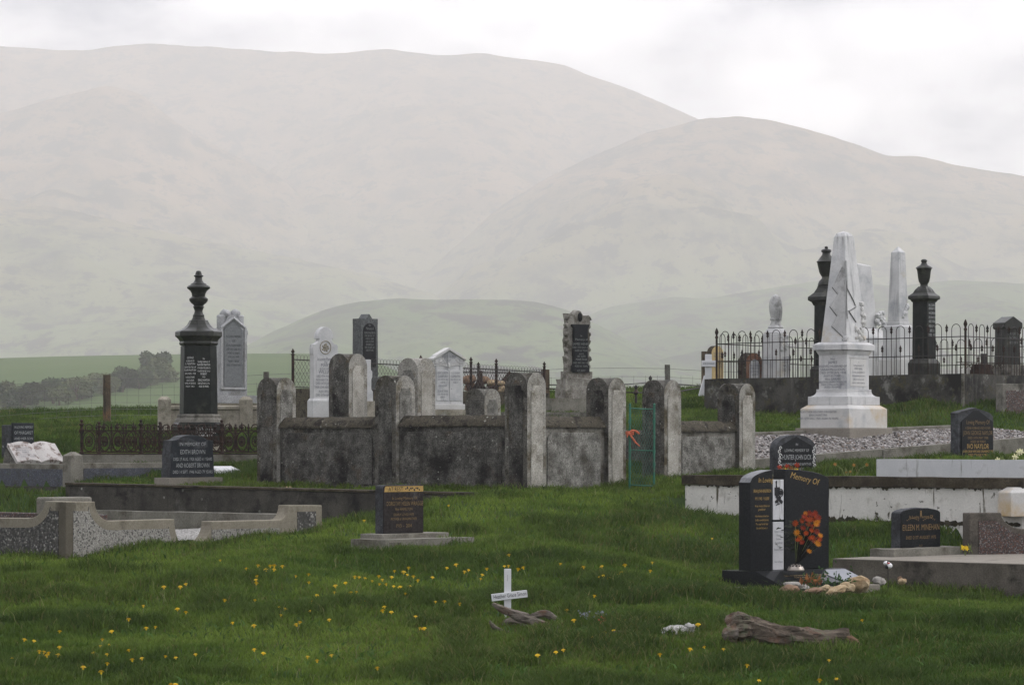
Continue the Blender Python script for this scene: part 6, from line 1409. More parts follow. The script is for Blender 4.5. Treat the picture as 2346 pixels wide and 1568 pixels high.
# ---------------------------------------------------------------- rusty cast iron grave fence
cf = thing('cast_iron_fence', 'low rusty cast iron grave fence with scroll panels and ball-topped posts', 'fence', at(187, 1040, 43.7), R(12))
fh = 80*43.8/F
def cast_panel(x0, x1, parent, y=0.0):
    bm = BM(); L_ = x1-x0; zt = fh*.68; zb = fh*.06
    for z in (zb, zt): box(bm, x0, x1, y-.008, y+.008, z-.008, z+.008)
    n = max(2, int(round(L_/.185))); w = L_/n
    for i in range(n):
        cx = x0+w*(i+.5); cz = (zb+zt)/2; rx, rz = w*.42, (zt-zb)*.46
        tube(bm, [(cx+rx*math.cos(a), y, cz+rz*math.sin(a)) for a in [k*math.pi/9 for k in range(19)]], .0085, 5)
        tube(bm, [(cx+rx*.55*math.cos(a), y, cz+rz*.5*math.sin(a)) for a in [k*math.pi/6 for k in range(13)]], .008, 5)
        for a in range(8):
            an = a*math.pi/4; tube(bm, [(cx+.012*math.cos(an), y, cz+.014*math.sin(an)), (cx+rx*.58*math.cos(an), y, cz+rz*.55*math.sin(an))], .006, 4)
        ball(bm, (cx, y-.004, cz), .024, 1, (1, .6, 1))
        for s in (-1, 1):
            for zz in (-1, 1):
                px_ = cx+s*w*.47; pz = cz+zz*rz*.78
                tube(bm, [(px_+s*-.02*math.cos(a)*(1-a/8), y, pz+.028*math.sin(a)*(1-a/8)) for a in [k*.6 for k in range(11)]], .006, 4)
        tube(bm, [(cx+w*.5, y, zb), (cx+w*.5, y, zt)], .007, 4)
        # crest: hoop or bud spike in turn
        if i % 2 == 0:
            tube(bm, [(cx-.045, y, zt)]+[(cx+.045*-math.cos(R(k)), y, zt+.05+.035*math.sin(R(k))) for k in range(0, 181, 30)]+[(cx+.045, y, zt)], .008, 5)
            tube(bm, [(cx-.02, y, zt+.02), (cx-.015, y, zt+.045), (cx+.015, y, zt+.045), (cx+.02, y, zt+.02)], .005, 4)
        else:
            lathe(bm, [(.010, 0), (.012, .02), (.028, .035), (.030, .05), (.014, .07), (.010, .078), (.013, .085), (.006, .10), (0, .125)], 7, cx, y, 0, zt)
        lathe(bm, [(.007, 0), (.008, .02), (.019, .035), (.019, .045), (.006, .065), (.009, .075), (0, .10)], 6, cx+w*.5, y, 0, zt)
    return mk('scroll_panel', bm, M['rust'], parent)
def cast_post(x, parent, y=0.0, s=1.0):
    bm = BM(); h_ = fh*s
    lathe(bm, [(.034, 0), (.034, h_*.06), (.020, h_*.09), (.018, h_*.30), (.026, h_*.34), (.018, h_*.38), (.018, h_*.58), (.034, h_*.63), (.034, h_*.70), (.018, h_*.74), (.018, h_*.80), (.034, h_*.84), (.034, h_*.87), (.012, h_*.90), (.022, h_*.94), (.020, h_*.98), (0, h_*1.0)], 10, x, y); mk('post', bm, M['rust'], parent, 0, True)
xa = 0.0; xm = .80; xb = 1.90; xc = 2.45
for x in (xa, xm, xb): cast_post(x, cf)
cast_panel(xa, xm, cf); cast_panel(xm, xb, cf); cast_panel(xb, xc, cf)
# back run of the same fence
for x in (xa+.35, xm+.40): cast_post(x, cf, 1.4, .95)
cast_panel(xa+.35, xm+.40, cf, 1.4); cast_panel(xm+.40, xc, cf, 1.4)
bm = BM(); box(bm, xa-.05, xc+.1, -.05, .06, -.2, .012); mk('sill', bm, M['rust'], cf, .006)
# ---------------------------------------------------------------- foreground: wooden name cross and driftwood
p = at(1163, 1424, 27.8)
xc_ = thing('white_cross', 'small white wooden cross with a painted name standing in the foreground grass', 'cross', (p.x, p.y, G(p.x, p.y)-.04), R(3))
H_ = zat(1302, 27.8)-xc_.location.z
bm = BM(); v = frus(bm, .058, .024, 0, .060, .026, H_); mk('upright', bm, M['white_wood'], xc_, .003)
for v_ in (): pass
bm = BM(); box(bm, -.155, .155, -.034, -.0135, -.031, .031); arm = mk('arm', bm, M['white_wood'], xc_, .003)
arm.location = (.012, 0, zat(1363, 27.8)-xc_.location.z); arm.rotation_euler = (0, -R(6.5), R(4))
text(arm, [('Heather Grace Simon', .034, 0.004, -.013, .285)], -.0352, M['black'], name='painted_name')
bm = BM(); box(bm, -.0035, -.0015, -.014, -.0128, H_-.105, H_-.05); mk('crack', bm, M['black'], xc_)

def P3(px, py, D=27.5): return at(px, py, D)
def limb(bm, pts, rs, seed=0, seg=10, amp=.25):
    """gnarled limb: pts as pixels at a depth, radii in metres"""
    W_ = []; Rr = []
    pts = [Vector(q) for q in pts]
    n = 8
    for i in range(len(pts)-1):
        p0 = pts[max(i-1, 0)]; p1 = pts[i]; p2 = pts[i+1]; p3 = pts[min(i+2, len(pts)-1)]
        for k in range(n):
            t = k/n; W_.append(.5*((2*p1)+(p2-p0)*t+(2*p0-5*p1+4*p2-p3)*t*t+(3*p1-p0-3*p2+p3)*t**3)); Rr.append(rs[i]+(rs[i+1]-rs[i])*t)
    W_.append(pts[-1]); Rr.append(rs[-1])
    i0 = len(bm.verts); tube(bm, W_, Rr, seg); bm.verts.ensure_lookup_table()
    for j, v in enumerate(list(bm.verts)[i0:]):
        c = W_[min(j//seg, len(W_)-1)]; d = v.co-c; r = Rr[min(j//seg, len(W_)-1)]
        ang = j % seg
        th = 2*math.pi*ang/seg; cs, sn = math.cos(th), math.sin(th)
        f = 1+amp*.7*noise.noise(Vector((cs*1.6+seed, sn*1.6, (j//seg)*.12)))+.5*amp*noise.noise(Vector((cs*5, sn*5+seed, (j//seg)*.10)))+.35*amp*noise.noise(Vector((cs*2.5+seed, sn*2.5, (j//seg)*.6)))
        v.co = c+d*f
def wood(name, label, limbs, mat, D, base):
    b_ = at(*base); o = thing(name, label, 'driftwood', (b_.x, b_.y, G(b_.x, b_.y)), 0)
    for nm, pts, rs, sd in limbs:
        bm = BM(); limb(bm, [at(*q)-o.location for q in pts], rs, sd, 18, .45); mk(nm, bm, M[mat], o, 0, True)
    return o
wood('driftwood', 'grey forked driftwood branch lying against the foot of the named white cross',
     [('main_limb', [(1128, 1381, 27.2), (1145, 1391, 27.2), (1172, 1404, 27.2), (1205, 1417, 27.2), (1240, 1430, 27.2), (1285, 1443, 27.1)], [.012, .026, .036, .044, .042, .022], 1),
      ('arched_limb', [(1208, 1419, 27.5), (1228, 1408, 27.5), (1252, 1405, 27.5), (1272, 1417, 27.5), (1300, 1442, 27.4)], [.022, .026, .030, .027, .018], 2),
      ('root_stub', [(1150, 1446, 27.3), (1163, 1425, 27.3), (1180, 1424, 27.3), (1215, 1436, 27.3)], [.022, .034, .026, .018], 3)], 'drift', 27.3, (1200, 1440, 27.3))
wood('driftwood', 'small horn-shaped grey root poking from the grass left of the named white cross',
     [('root', [(1122, 1421, 27.0), (1128, 1431, 27.0), (1145, 1442, 27.0), (1180, 1452, 27.0)], [.008, .016, .020, .012], 5)], 'drift', 27, (1140, 1446, 27.0))
DST = ray(1402, 1472).y
wood('driftwood', 'splintered grey twig stump in the grass left of the white rock',
     [('stump', [(1398, 1470, DST), (1404, 1458, DST), (1408, 1447, DST)], [.006, .018, .014], 6), ('twig', [(1392, 1455, DST), (1412, 1446, DST), (1436, 1449, DST)], [.006, .012, .004], 7), ('splinter', [(1384, 1458, DST), (1398, 1452, DST), (1410, 1448, DST)], [.004, .010, .008], 8)], 'drift', DST, (1402, 1462, DST))
# big log
lb = at(1810, 1470, 25.85); lg_ = thing('fallen_log', 'big weathered fallen log with broken ends lying in the foreground grass', 'log', (lb.x, lb.y, G(lb.x, lb.y)), 0)
bm = BM(); limb(bm, [at(*q)-lg_.location for q in ((1672, 1445, 25.75), (1690, 1438, 25.75), (1725, 1442, 25.80), (1790, 1453, 25.85), (1850, 1462, 25.90), (1910, 1466, 25.95), (1948, 1462, 25.95))], [.085, .120, .095, .080, .082, .078, .070], 9, 34, .5); mk('trunk', bm, M['log'], lg_, 0, True)
bm = BM(); limb(bm, [at(*q)-lg_.location for q in ((1700, 1420, 25.75), (1692, 1410, 25.75), (1686, 1402, 25.75))], [.060, .045, .022], 10, 12, .3); mk('branch_knot', bm, M['log'], lg_, 0, True)
bm = BM(); limb(bm, [at(*q)-lg_.location for q in ((1684, 1452, 25.67), (1668, 1452, 25.65), (1659, 1456, 25.63))], [.075, .055, .030], 11, 12, .4); mk('broken_stub', bm, M['drift'], lg_, 0, True)
bm = BM()
for k in range(16):
    a = at(1940+8*rnd.random(), 1455+22*rnd.random(), 25.90)-lg_.location; b_ = a+Vector((.05+.09*rnd.random(), -.02, -.05-.04*rnd.random())); tube(bm, [a, (a+b_)/2+Vector((0, 0, .01)), b_], [.016, .012, .004], 5)
mk('splintered_end', bm, M['rock_brown'], lg_)

# ---------------------------------------------------------------- rocks
def rock(px, py, D, rx, mat, label, sc=(1, .8, .7), seed=0, fr=5, amp=.28):
    p = at(px, py, D) if D else ray(px, py+10)+Vector((0, 0, .05)); o_bm = BM(); rx *= .82; ball(o_bm, (0, 0, 0), rx, 3, sc)
    for v in o_bm.verts:
        n = v.co.normalized(); v.co *= 1+amp*noise.fractal(n*1.6+Vector((seed, seed*.7, 2)), .9, 2.0, 4)+.10*noise.noise(n*5+Vector((seed, 0, 0)))
    o = mk('rock', o_bm, M[mat], None, 0, True); o.location = p; o.rotation_euler = (rnd.uniform(-.2, .2), rnd.uniform(-.25, .25), rnd.uniform(0, 6))
    return tag(o, label, 'rock')
rock(1808, 1353, 29.5, .115, 'rock_brown', 'dark brown rock at the corner of the black headstone base', (1.3, .8, .62), 1)
rock(1826, 1341, 29.9, .10, 'rock_grey', 'long mottled grey rock leaning under the gold lettered desk', (1.6, .7, .45), 2)
rock(1862, 1356, 29.3, .12, 'rock_brown', 'wide flat reddish brown rock in the row before the headstone', (1.5, .8, .42), 3)
rock(1892, 1348, 29.5, .055, 'rock_tan', 'small rounded orange-tan rock between the flat brown and the long cream rocks', (1.1, .9, .8), 4)
rock(1915, 1352, 29.4, .095, 'rock_tan', 'long cream rock sloping down to the right in the rock row', (1.6, .7, .5), 5)
rock(1940, 1344, 29.7, .075, 'rock_tan', 'lumpy cream rock below the largest tan rock', (1.2, .8, .8), 6)
rock(1967, 1338, 29.9, .13, 'rock_tan', 'largest tan rock at the right end of the row before the headstone', (1.2, .8, .75), 7)
rock(2013, 1330, 31.2, .09, 'rock_grey', 'grey rock in the grass under the bird ornament', (1.3, .8, .6), 8)
rock(2066, 1331, 31.0, .06, 'rock_tan', 'small tan rock at the foot of the slab, right of the bird ornament', (1.3, .8, .6), 9)
rock(2062, 1325, 31.3, .035, 'rock_brown', 'tiny brown stone perched above the small tan rock by the slab', (1, .8, .8), 10)
rock(1545, 1450, 0, .10, 'rock_white', 'jagged white rock half buried in the foreground grass', (1.9, .8, .6), 11, amp=.5)
rock(1578, 1443, 0, .065, 'rock_white', 'smaller white rock touching the jagged white one in the grass', (1.2, .8, .9), 12, amp=.4)
rock(1452, 1430, 0, .12, 'rock_brown', 'flat brown rock behind the twig stump, half hidden by grass', (1.5, .8, .40), 13)
rock(663, 1118, 40.1, .07, 'rock_tan', 'tuft-like buff stone at the foot of the left corner pillar', (1.3, .8, .5), 14)

# ---------------------------------------------------------------- flowers and ornaments
def petals(bm, c, r, nrm, n=9, mi=0, cup=.35):
    c = Vector(c); z = Vector(nrm).normalized(); x = z.orthogonal().normalized(); y = z.cross(x)
    for ring, (rr, cp) in enumerate(((1.0, cup), (.62, cup*2.0))):
        for k in range(n):
            a = 2*math.pi*(k+.5*ring)/n; a1 = math.pi/n*.95
            d = lambda q, s: c+(x*math.cos(q)+y*math.sin(q))*s*r+z*(s*s*cp*r)
            v = [bm.verts.new(d(a, .08)), bm.verts.new(d(a-a1*.8, .6*rr)), bm.verts.new(d(a-a1*.4, rr)), bm.verts.new(d(a+a1*.4, rr)), bm.verts.new(d(a+a1*.8, .6*rr))]
            f = bm.faces.new(v); f.material_index = mi
# vase with holes and bouquet
vb = Vector((1825, 0, 0)); vp = at(1823, 1312, 30.32)
vs = thing('grave_vase', 'low domed silver flower vase pierced with holes on the black headstone base', 'vase', (vp.x, vp.y, t0.location.z+hb+.003), 0)
bm = BM(); lathe(bm, [(.078, 0), (.082, .008), (.080, .018), (.074, .024), (.068, .04), (.050, .056), (.028, .064), (0, .067)], 28); mk('dome', bm, M['metal'], vs, 0, True)
bm = BM()
for k in range(12):
    a = 2*math.pi*k/12; c = Vector((.060*math.cos(a), .060*math.sin(a), .048)); ball(bm, c, .010, 1, (1, 1, .9))
for k in range(6):
    a = 2*math.pi*k/6+.3; ball(bm, (.034*math.cos(a), .034*math.sin(a), .0615), .009, 1)
mk('holes', bm, M['hole'], vs)
bq = thing('flower_bouquet', 'bunch of orange and golden artificial flowers in the domed silver vase', 'bouquet', vs.location+Vector((0, 0, .062)), 0)
fl = [(905, 575, 'g'), (950, 572, 'r'), (985, 590, 'r'), (1020, 612, 'o'), (1055, 622, 'r'), (868, 655, 'o'), (925, 645, 'r'), (798, 685, 'o'), (1055, 668, 'g'), (1045, 705, 'r'), (815, 790, 'g'), (978, 765, 'o'), (1078, 825, 'g'), (990, 850, 'o'), (828, 872, 'o'), (1045, 915, 'g'), (1062, 930, 'g'), (1012, 890, 'o'), (950, 1005, 'g'), (850, 850, 'g'), (1010, 655, 'o'), (1030, 690, 'g'), (1000, 720, 'r'), (940, 700, 'o'), (880, 740, 'r'), (920, 800, 'o'), (1040, 780, 'r'), (900, 610, 'r'), (965, 640, 'o'), (1020, 570, 'r'), (875, 905, 'r'), (1065, 870, 'o'), (960, 860, 'r')]
k_ = 600/1711/1.74467
for i, (tx_, ty_, kind) in enumerate(fl):
    px, py = 2900/1.74467+tx_*k_, 1850/1.74467+ty_*k_
    c = at(px, py, 30.18-.10*rnd.random())-bq.location
    nrm = Vector((c.x*1.2+rnd.uniform(-.5, .5), -1.0, .35+rnd.uniform(-.3, .5)))
    bm = BM(); petals(bm, c, .026+.007*rnd.random(), nrm, 9, 0, .3); petals(bm, c+nrm.normalized()*.006, .018, nrm, 7, 0, .6)
    hd = mk('flower', bm, M['petal_'+kind], bq)
    bm = BM(); m_ = c*.55+Vector((0, .02, .0)); tube(bm, [(c.x*.04, 0, 0), m_, c-nrm.normalized()*.004], .0035, 5); ball(bm, c-nrm.normalized()*.008, .010, 1)
    st_ = mk('stem', bm, M['stem'] if i % 7 == 0 else M['hole'], bq)
bm = BM()
for i in range(460):
    a = Vector((rnd.gauss(.06, .070), rnd.uniform(-.03, .05), rnd.uniform(.12, .40))); l = .03+.03*rnd.random(); d = Vector((rnd.uniform(-1, 1), rnd.uniform(-.6, .6), rnd.uniform(-.2, 1))).normalized(); s_ = d.orthogonal().normalized()*.009
    bm.faces.new([bm.verts.new(q) for q in (a, a+d*l*.5+s_, a+d*l, a+d*l*.5-s_)])
mk('foliage', bm, stone('dark plastic leaves', (.010, .016, .008), (.022, .03, .014), 20, .2, .7, bump=0), bq)
# dried leaves and weeds at the base
dl = thing('dry_leaves', 'clump of curled dry orange-brown leaves in front of the gold lettered desk', 'dead leaves', at(1852, 1335, 29.75), 0)
def blade_leaf(bm, base, tip, w, bend=.0):
    base, tip = Vector(base), Vector(tip); d = tip-base; s = d.cross(Vector((0, 1, .2))).normalized()*w; m = base+d*.5+Vector((0, -bend, 0))
    v = [bm.verts.new(q) for q in (base, m-s, tip, m+s)]; bm.faces.new(v)
bm = BM()
for k in range(9): x = -.06+.17*k/8; blade_leaf(bm, (x, 0, -.02), (x+rnd.uniform(-.03, .03), -.02, .05+.06*rnd.random()), .018+.008*rnd.random(), .02)
mk('leaves', bm, M['leaf_dry'], dl)
wd = thing('weed_clump', 'leafy green weeds growing between the rocks and the black headstone base', 'weeds', at(1905, 1345, 29.75), 0)
bm = BM()
for k in range(90):
    x = rnd.uniform(-.28, .20); z = .02+.10*abs(rnd.gauss(0, .6)); a = Vector((x, rnd.uniform(-.03, .04), z)); d = Vector((rnd.uniform(-1, 1), rnd.uniform(-.7, .3), rnd.uniform(-.1, 1))).normalized()*(.03+.03*rnd.random()); blade_leaf(bm, a, a+d, .008)
for k in range(12):
    x = rnd.uniform(-.27, .2); tube(bm, [(x, 0, -.05), (x+.01, 0, .12*rnd.random()+.04)], .003, 4)
mk('leaves', bm, M['leaf'], wd)
# bird on a stick
bi = thing('bird_ornament', 'white painted bird ornament with red markings on a thin dark stick by the slab', 'garden ornament', (at(2034, 1330, 31.6).x, 31.6, G(at(2034, 1330, 31.6).x, 31.6)-.03), R(15))
zb_ = zat(1294, 31.6)-bi.location.z
bm = BM(); tube(bm, [(0, 0, 0), (.004, 0, zb_*.5), (0, 0, zb_)], .004, 6); mk('stick', bm, M['iron'], bi)
bm = BM(); ball(bm, (.012, 0, zb_-.004), .030, 2, (1.2, 1, 1)); ball(bm, (-.014, 0, zb_+.022), .026, 2, (1.3, .95, .8)); mk('body', bm, M['toy_white'], bi, 0, True)
bm = BM(); ball(bm, (-.004, -.020, zb_+.022), .012, 2, (1.6, .5, .7)); mk('red_mark', bm, M['red'], bi, 0, True)
bm = BM(); ball(bm, (-.012, -.004, zb_-.012), .024, 2, (1, .9, .9)); ball(bm, (-.008, -.02, zb_+.034), .009, 1); mk('black_patch', bm, M['black'], bi, 0, True)
# silver sprigs and red scrap
sp_ = thing('artificial_sprigs', 'faded silver-grey artificial flower sprigs stuck in the grass right of the white cross', 'artificial flowers', ray(1358, 1433), 0)
bm = BM()
for s in range(5):
    x = -.09+.045*s; top = Vector((x*.9, 0, .10+.05*rnd.random()-(.05 if s in (2,) else 0))); tube(bm, [(x*.5, 0, -.03), top*.6, top], .0035, 5)
    for k in range(9): c = top+Vector((rnd.gauss(0, .015), rnd.gauss(0, .012), rnd.gauss(-.02, .022))); petals(bm, c, .0085, (rnd.uniform(-.4, .4), -1, rnd.uniform(-.2, .8)), 5)
mk('sprigs', bm, M['silk'], sp_)
rd = thing('red_scrap', 'crumpled red plastic flower scrap in the grass below the silver sprigs', 'scrap', ray(1380, 1440), 0)
bm = BM(); ball(bm, (0, 0, .055), .030, 2, (1.5, .8, .7), .016, 30, 2); petals(bm, (.0, -.02, .07), .04, (0, -1, .6), 6); mk('crumpled_petals', bm, M['red'], rd, 0, True)
# withered and cream daffodils
def posy(label, px, py, D, heads, mat, leafs=8, sz=.02):
    b_ = at(px, py, D); o = thing('flower_clump', label, 'flowers', b_, 0)
    for (hx, hy) in heads:
        c = at(hx, hy, D)-o.location; bm = BM(); petals(bm, c, sz, (rnd.uniform(-.5, .5), -1, .3), 6, 0, .2); tube(bm, [c, c+Vector((rnd.uniform(-.3, .3), -1, .1)).normalized()*sz*.9], [sz*.35, sz*.45], 6); mk('flower', bm, M[mat], o)
        bm = BM(); tube(bm, [(c.x*.15, 0, -.06), (c.x*.6, 0, c.z*.6), c], .0035, 5); mk('stem', bm, M['stem'], o)
    bm = BM()
    for k in range(leafs): x = rnd.uniform(-.08, .08); blade_leaf(bm, (x, 0, -.05), (x+rnd.uniform(-.07, .07), -.02, .05+.05*rnd.random()), .010, .01)
    mk('leaves', bm, M['stem'], o)
posy('red and yellow primroses at the foot of the scroll-bordered black headstone', 1808, 1084, 38.0, [(1786, 1070), (1795, 1076), (1803, 1068), (1812, 1073), (1820, 1078), (1826, 1065), (1798, 1082)], 'petal_r', 14, .035)
posy('yellow primroses among the red ones below the scroll-bordered headstone', 1815, 1086, 37.85, [(1800, 1078), (1816, 1080), (1824, 1077), (1789, 1083), (1808, 1082)], 'petal_y', 10, .032)
posy('withered drooping daffodils behind the long white kerb', 1948, 1086, 37.6, [(1913, 1063), (1956, 1065), (1986, 1064), (1948, 1080), (1940, 1081)], 'petal_old', 9, .022)
posy('cream daffodils drooping over the short white kerb', 2312, 1060, 37.9, [(2286, 1054), (2296, 1057), (2333, 1036), (2326, 1046), (2338, 1034)], 'petal_c', 10, .04)
posy('single yellow flower lying on the plinth of the low rounded headstone', 2212, 1258, 33.7, [(2205, 1254), (2214, 1255)], 'petal_y', 3, .03)

# ---------------------------------------------------------------- dandelions
dd = []
s0 = .24432
for x, y in ((228,824),(318,836),(560,748),(385,616),(432,602),(558,896),(368,937),(412,941),(455,950),(440,974),(546,969),(115,1000),(877,948),(1002,962),(940,883),(960,822),(1022,872),(1046,748),(1207,925),(1240,1013),(1330,1000),(1006,1048),(780,1085),(1371,717),(1456,706),(1344,508),(1536,332),(1690,331),(1743,304),(1550,980),(1648,993),(1834,962),(1743,568),(2064,80),(2107,455),(2180,667),(1604,1245),(1645,1247),(1663,538),(2311,160),(948,1128),(1206,635)): dd.append((x*s0, 1261+y*s0))
for x, y in ((308,13),(422,16),(460,15),(536,21),(380,52),(458,51),(202,44),(300,114),(287,147),(293,178),(662,112),(782,97),(785,170),(1033,204),(1128,176),(1215,120),(1256,122),(1310,132),(1378,157),(1440,114),(1474,146),(1446,186),(1510,188),(1587,64),(1561,122),(1720,34),(1707,98),(1674,75),(1806,152),(1640,216),(1733,204),(1690,275),(1943,124),(2078,36),(2165,6),(2244,72),(2282,56),(860,292),(1024,263),(806,354),(1230,262),(1178,265),(1072,367),(1305,340),(508,402),(562,417),(798,440),(522,476),(278,335),(1492,402),(1476,438),(1558,450),(1785,489),(2055,350),(1972,352),(2200,372),(975,521),(700,545),(668,567),(270,578),(70,549),(1828,603),(1866,606),(2176,641),(272,801),(358,835),(772,870),(862,905),(996,854),(1427,974),(1580,207),(1765,115)): dd.append((515.9+x*s0, 1289.6+y*s0))
for x, y in ((455,32),(410,143),(450,140),(236,170),(190,228),(176,266),(545,174),(597,158),(962,121),(1190,154),(1371,146),(1600,134),(1438,214),(1392,240),(1350,252),(1538,226),(1565,202),(1444,264),(1870,107),(1850,190),(755,429),(1027,577),(1095,678),(1597,678),(1576,696),(1550,753),(1490,782),(1400,799),(1276,846),(1820,648),(1924,643),(2066,661),(2318,719),(992,970),(918,992),(738,1023),(2243,963),(1944,1016),(1297,437)): dd.append((1060.4+x*.2321, 1261+y*.2321))
for x, y in ((235,500),(300,731),(152,756),(498,757),(745,925),(870,1082),(1945,454),(2133,1108),(1600,869),(1680,1068),(1500,1080)): dd.append((1547.6+x*.21988, 1318.3+y*.21988))
for x, y in ((380,905),(1885,593),(1130,728)): dd.append((544.5+x*.25653, 1003+y*.25653) if x > 400 else (1547.6+x*.21988, 1031.7+y*.21988))
for x, y in ((885, 830), (1005, 2000), (840, 815)): pass
def dandelion_mesh(name, rh, sd):
    r_ = random.Random(sd); bm = BM()
    for ring in range(4):
        R_ = rh*(1-.2*ring); zc = .003*ring+.002
        for k in range(14):
            a = 2*math.pi*(k+.5*ring)/14+r_.uniform(-.1, .1); a1 = .19; up = .30+.22*ring
            d = lambda q, s: (math.cos(q)*s*R_, math.sin(q)*s*R_, zc+s*s*R_*up*.6)
            bm.faces.new([bm.verts.new(d(a, .05)), bm.verts.new(d(a-a1, .8)), bm.verts.new(d(a, 1.02)), bm.verts.new(d(a+a1, .8))])
    lathe(bm, [(.003, -.012), (.008, -.006), (.006, .004)], 6)
    me = bpy.data.meshes.new(name); bmesh.ops.recalc_face_normals(bm, faces=bm.faces[:]); bm.to_mesh(me); bm.free(); me.materials.append(M['petal_y']); return me
def stem_mesh(h):
    bm = BM(); tube(bm, [(0, 0, -h), (.004, 0, -h*.5), (0, 0, 0)], .0028, 4); me = bpy.data.meshes.new('stem'); bm.to_mesh(me); bm.free(); me.materials.append(M['stem']); return me
DM = [dandelion_mesh('flower_head', .0225, s_) for s_ in range(4)]; SM = stem_mesh(.16)
for i, (px, py) in enumerate(dd):
    hgt_ = .066+.025*rnd.random(); q = ray(px, py+3, hgt_)
    if q.y > 55: continue
    o = bpy.data.objects.new('dandelion', None); COL.objects.link(o); o.location = q+Vector((0, 0, hgt_)); o.empty_display_size = .05
    o.rotation_euler = (rnd.uniform(-.1, .35), rnd.uniform(-.3, .3), rnd.uniform(0, 6)); k = rnd.uniform(.75, 1.2); o.scale = (k, k, k)
    tag(o, 'yellow dandelion flower on a thin stem in the lawn grass', 'dandelion', 'dandelions scattered over the grass')
    hd = bpy.data.objects.new('flower_head', DM[i % 4]); COL.objects.link(hd); hd.parent = o
    st_ = bpy.data.objects.new('stem', SM); COL.objects.link(st_); st_.parent = o

# ---------------------------------------------------------------- hedgerow in the far field
def crown_mesh(r_, n, seed, flat=.8):
    q = random.Random(seed); V = []; Fc = []
    blobs = [(Vector((q.uniform(-.55, .55), q.uniform(-.5, .5), q.uniform(.35, 1.15))), q.uniform(.28, .5)) for _ in range(9)]
    for i in range(n):
        c, br = q.choice(blobs); d = Vector((q.gauss(0, 1), q.gauss(0, 1), q.gauss(0, 1))).normalized()
        p = (c+d*br*q.uniform(.55, 1.0)); p = Vector((p.x*r_, p.y*r_, max(.02, p.z*r_*flat)))
        s_ = r_*q.uniform(.05, .11); a = Vector((q.gauss(0, 1), q.gauss(0, 1), q.gauss(0, 1))).normalized(); b = a.orthogonal().normalized()
        i0 = len(V); V += [p+a*s_, p+b*s_*.7, p-a*s_, p-b*s_*.7]; Fc.append((i0, i0+1, i0+2, i0+3))
    me = bpy.data.meshes.new('crown'); me.from_pydata([tuple(v) for v in V], [], Fc); return me
def trunk_mesh(r_, q):
    bm = BM(); tube(bm, [(0, 0, -1.0), (.05*r_, 0, .3*r_), (.02*r_, .05*r_, .8*r_)], [.09*r_, .06*r_, .02*r_], 6)
    for k in range(4): a = k*1.6+q; tube(bm, [(.04*r_, 0, .3*r_), (.35*r_*math.cos(a), .3*r_*math.sin(a), .75*r_)], [.035*r_, .01*r_], 5)
    me = bpy.data.meshes.new('trunk'); bm.to_mesh(me); bm.free(); me.materials.append(M['post']); return me
LV = [stone('hedge leaves olive', (.036, .062, .018), (.075, .10, .034), .6, .2, .9, bump=0), stone('hedge leaves dark', (.022, .038, .015), (.045, .066, .026), .6, .2, .9, bump=0), stone('hedge leaves tan', (.05, .07, .024), (.09, .105, .038), .6, .2, .9, bump=0)]
CR = []
for k in range(5):
    me = crown_mesh(1.0, 1500, 50+k); CR.append(me)
TR = [trunk_mesh(1.0, k) for k in range(3)]
rb = random.Random(5)
spots = []
for k in range(34):
    f = k/33.0; px = -70+440*f+rb.uniform(-8, 8); D = 358+112*f+rb.uniform(-8, 8); spots.append((px, D, rb.uniform(1.5, 2.5)*(1.0+.35*f)))
    if k % 2: spots.append((px+rb.uniform(-10, 14), D+rb.uniform(-10, 14), rb.uniform(1.3, 2.2)))
for i, (px, D, s_) in enumerate(spots):
    x = (px-1173)/F*D
    o = bpy.data.objects.new('hedge_bush', None); COL.objects.link(o); o.location = (x, D, G(x, D)-.3); o.scale = (s_, s_, s_*rb.uniform(.8, 1.1)); o.rotation_euler = (0, 0, rb.uniform(0, 6))
    tag(o, 'hazy olive bush in the hedgerow crossing the field beyond the wire fence', 'bush', 'bushes of the far hedgerow')
    me = CR[i % 5].copy() if i < 15 else CRM[i % 15]
    if i < 15:
        if i == 0: CRM = []
        me.materials.append(LV[(i*2+i//5) % 3]); CRM.append(me)
    c_ = bpy.data.objects.new('crown', me); COL.objects.link(c_); c_.parent = o
    t_ = bpy.data.objects.new('trunk', TR[i % 3]); COL.objects.link(t_); t_.parent = o
tx = (362-1173)/F*478
tr = thing('tree', 'single round-headed dark tree standing at the right end of the hazy hedgerow', 'tree', (tx, 478, G(tx, 478)-.2), 0)
me = crown_mesh(2.9, 3600, 99, 1.0); me.materials.append(LV[1]); o = bpy.data.objects.new('crown', me); COL.objects.link(o); o.parent = tr
me = trunk_mesh(2.9, 1); o = bpy.data.objects.new('trunk', me); COL.objects.link(o); o.parent = tr

# ---------------------------------------------------------------- grass
def grass_mat():
    m, t, b = nmat('grass blades'); at_ = nd(t, 'ShaderNodeAttribute'); at_.attribute_name = 'tint'
    t.links.new(at_.outputs['Color'], b.inputs['Base Color']); b.inputs['Roughness'].default_value = .75; b.inputs['Specular IOR Level'].default_value = .15
    tr_ = t.nodes.new('ShaderNodeBsdfTranslucent'); t.links.new(at_.outputs['Color'], tr_.inputs['Color'])
    ms = t.nodes.new('ShaderNodeMixShader'); ms.inputs[0].default_value = .35; t.links.new(b.outputs[0], ms.inputs[1]); t.links.new(tr_.outputs[0], ms.inputs[2])
    t.links.new(ms.outputs[0], [n for n in t.nodes if n.type == 'OUTPUT_MATERIAL'][0].inputs['Surface']); return m
def inplot(X, Y, org, phi, x0, x1, y0, y1):
    c, s = math.cos(R(phi)), math.sin(R(phi)); dx, dy = X-org.x, Y-org.y; lx, ly = dx*c+dy*s, -dx*s+dy*c
    return (lx > x0) & (lx < x1) & (ly > y0) & (ly < y1)
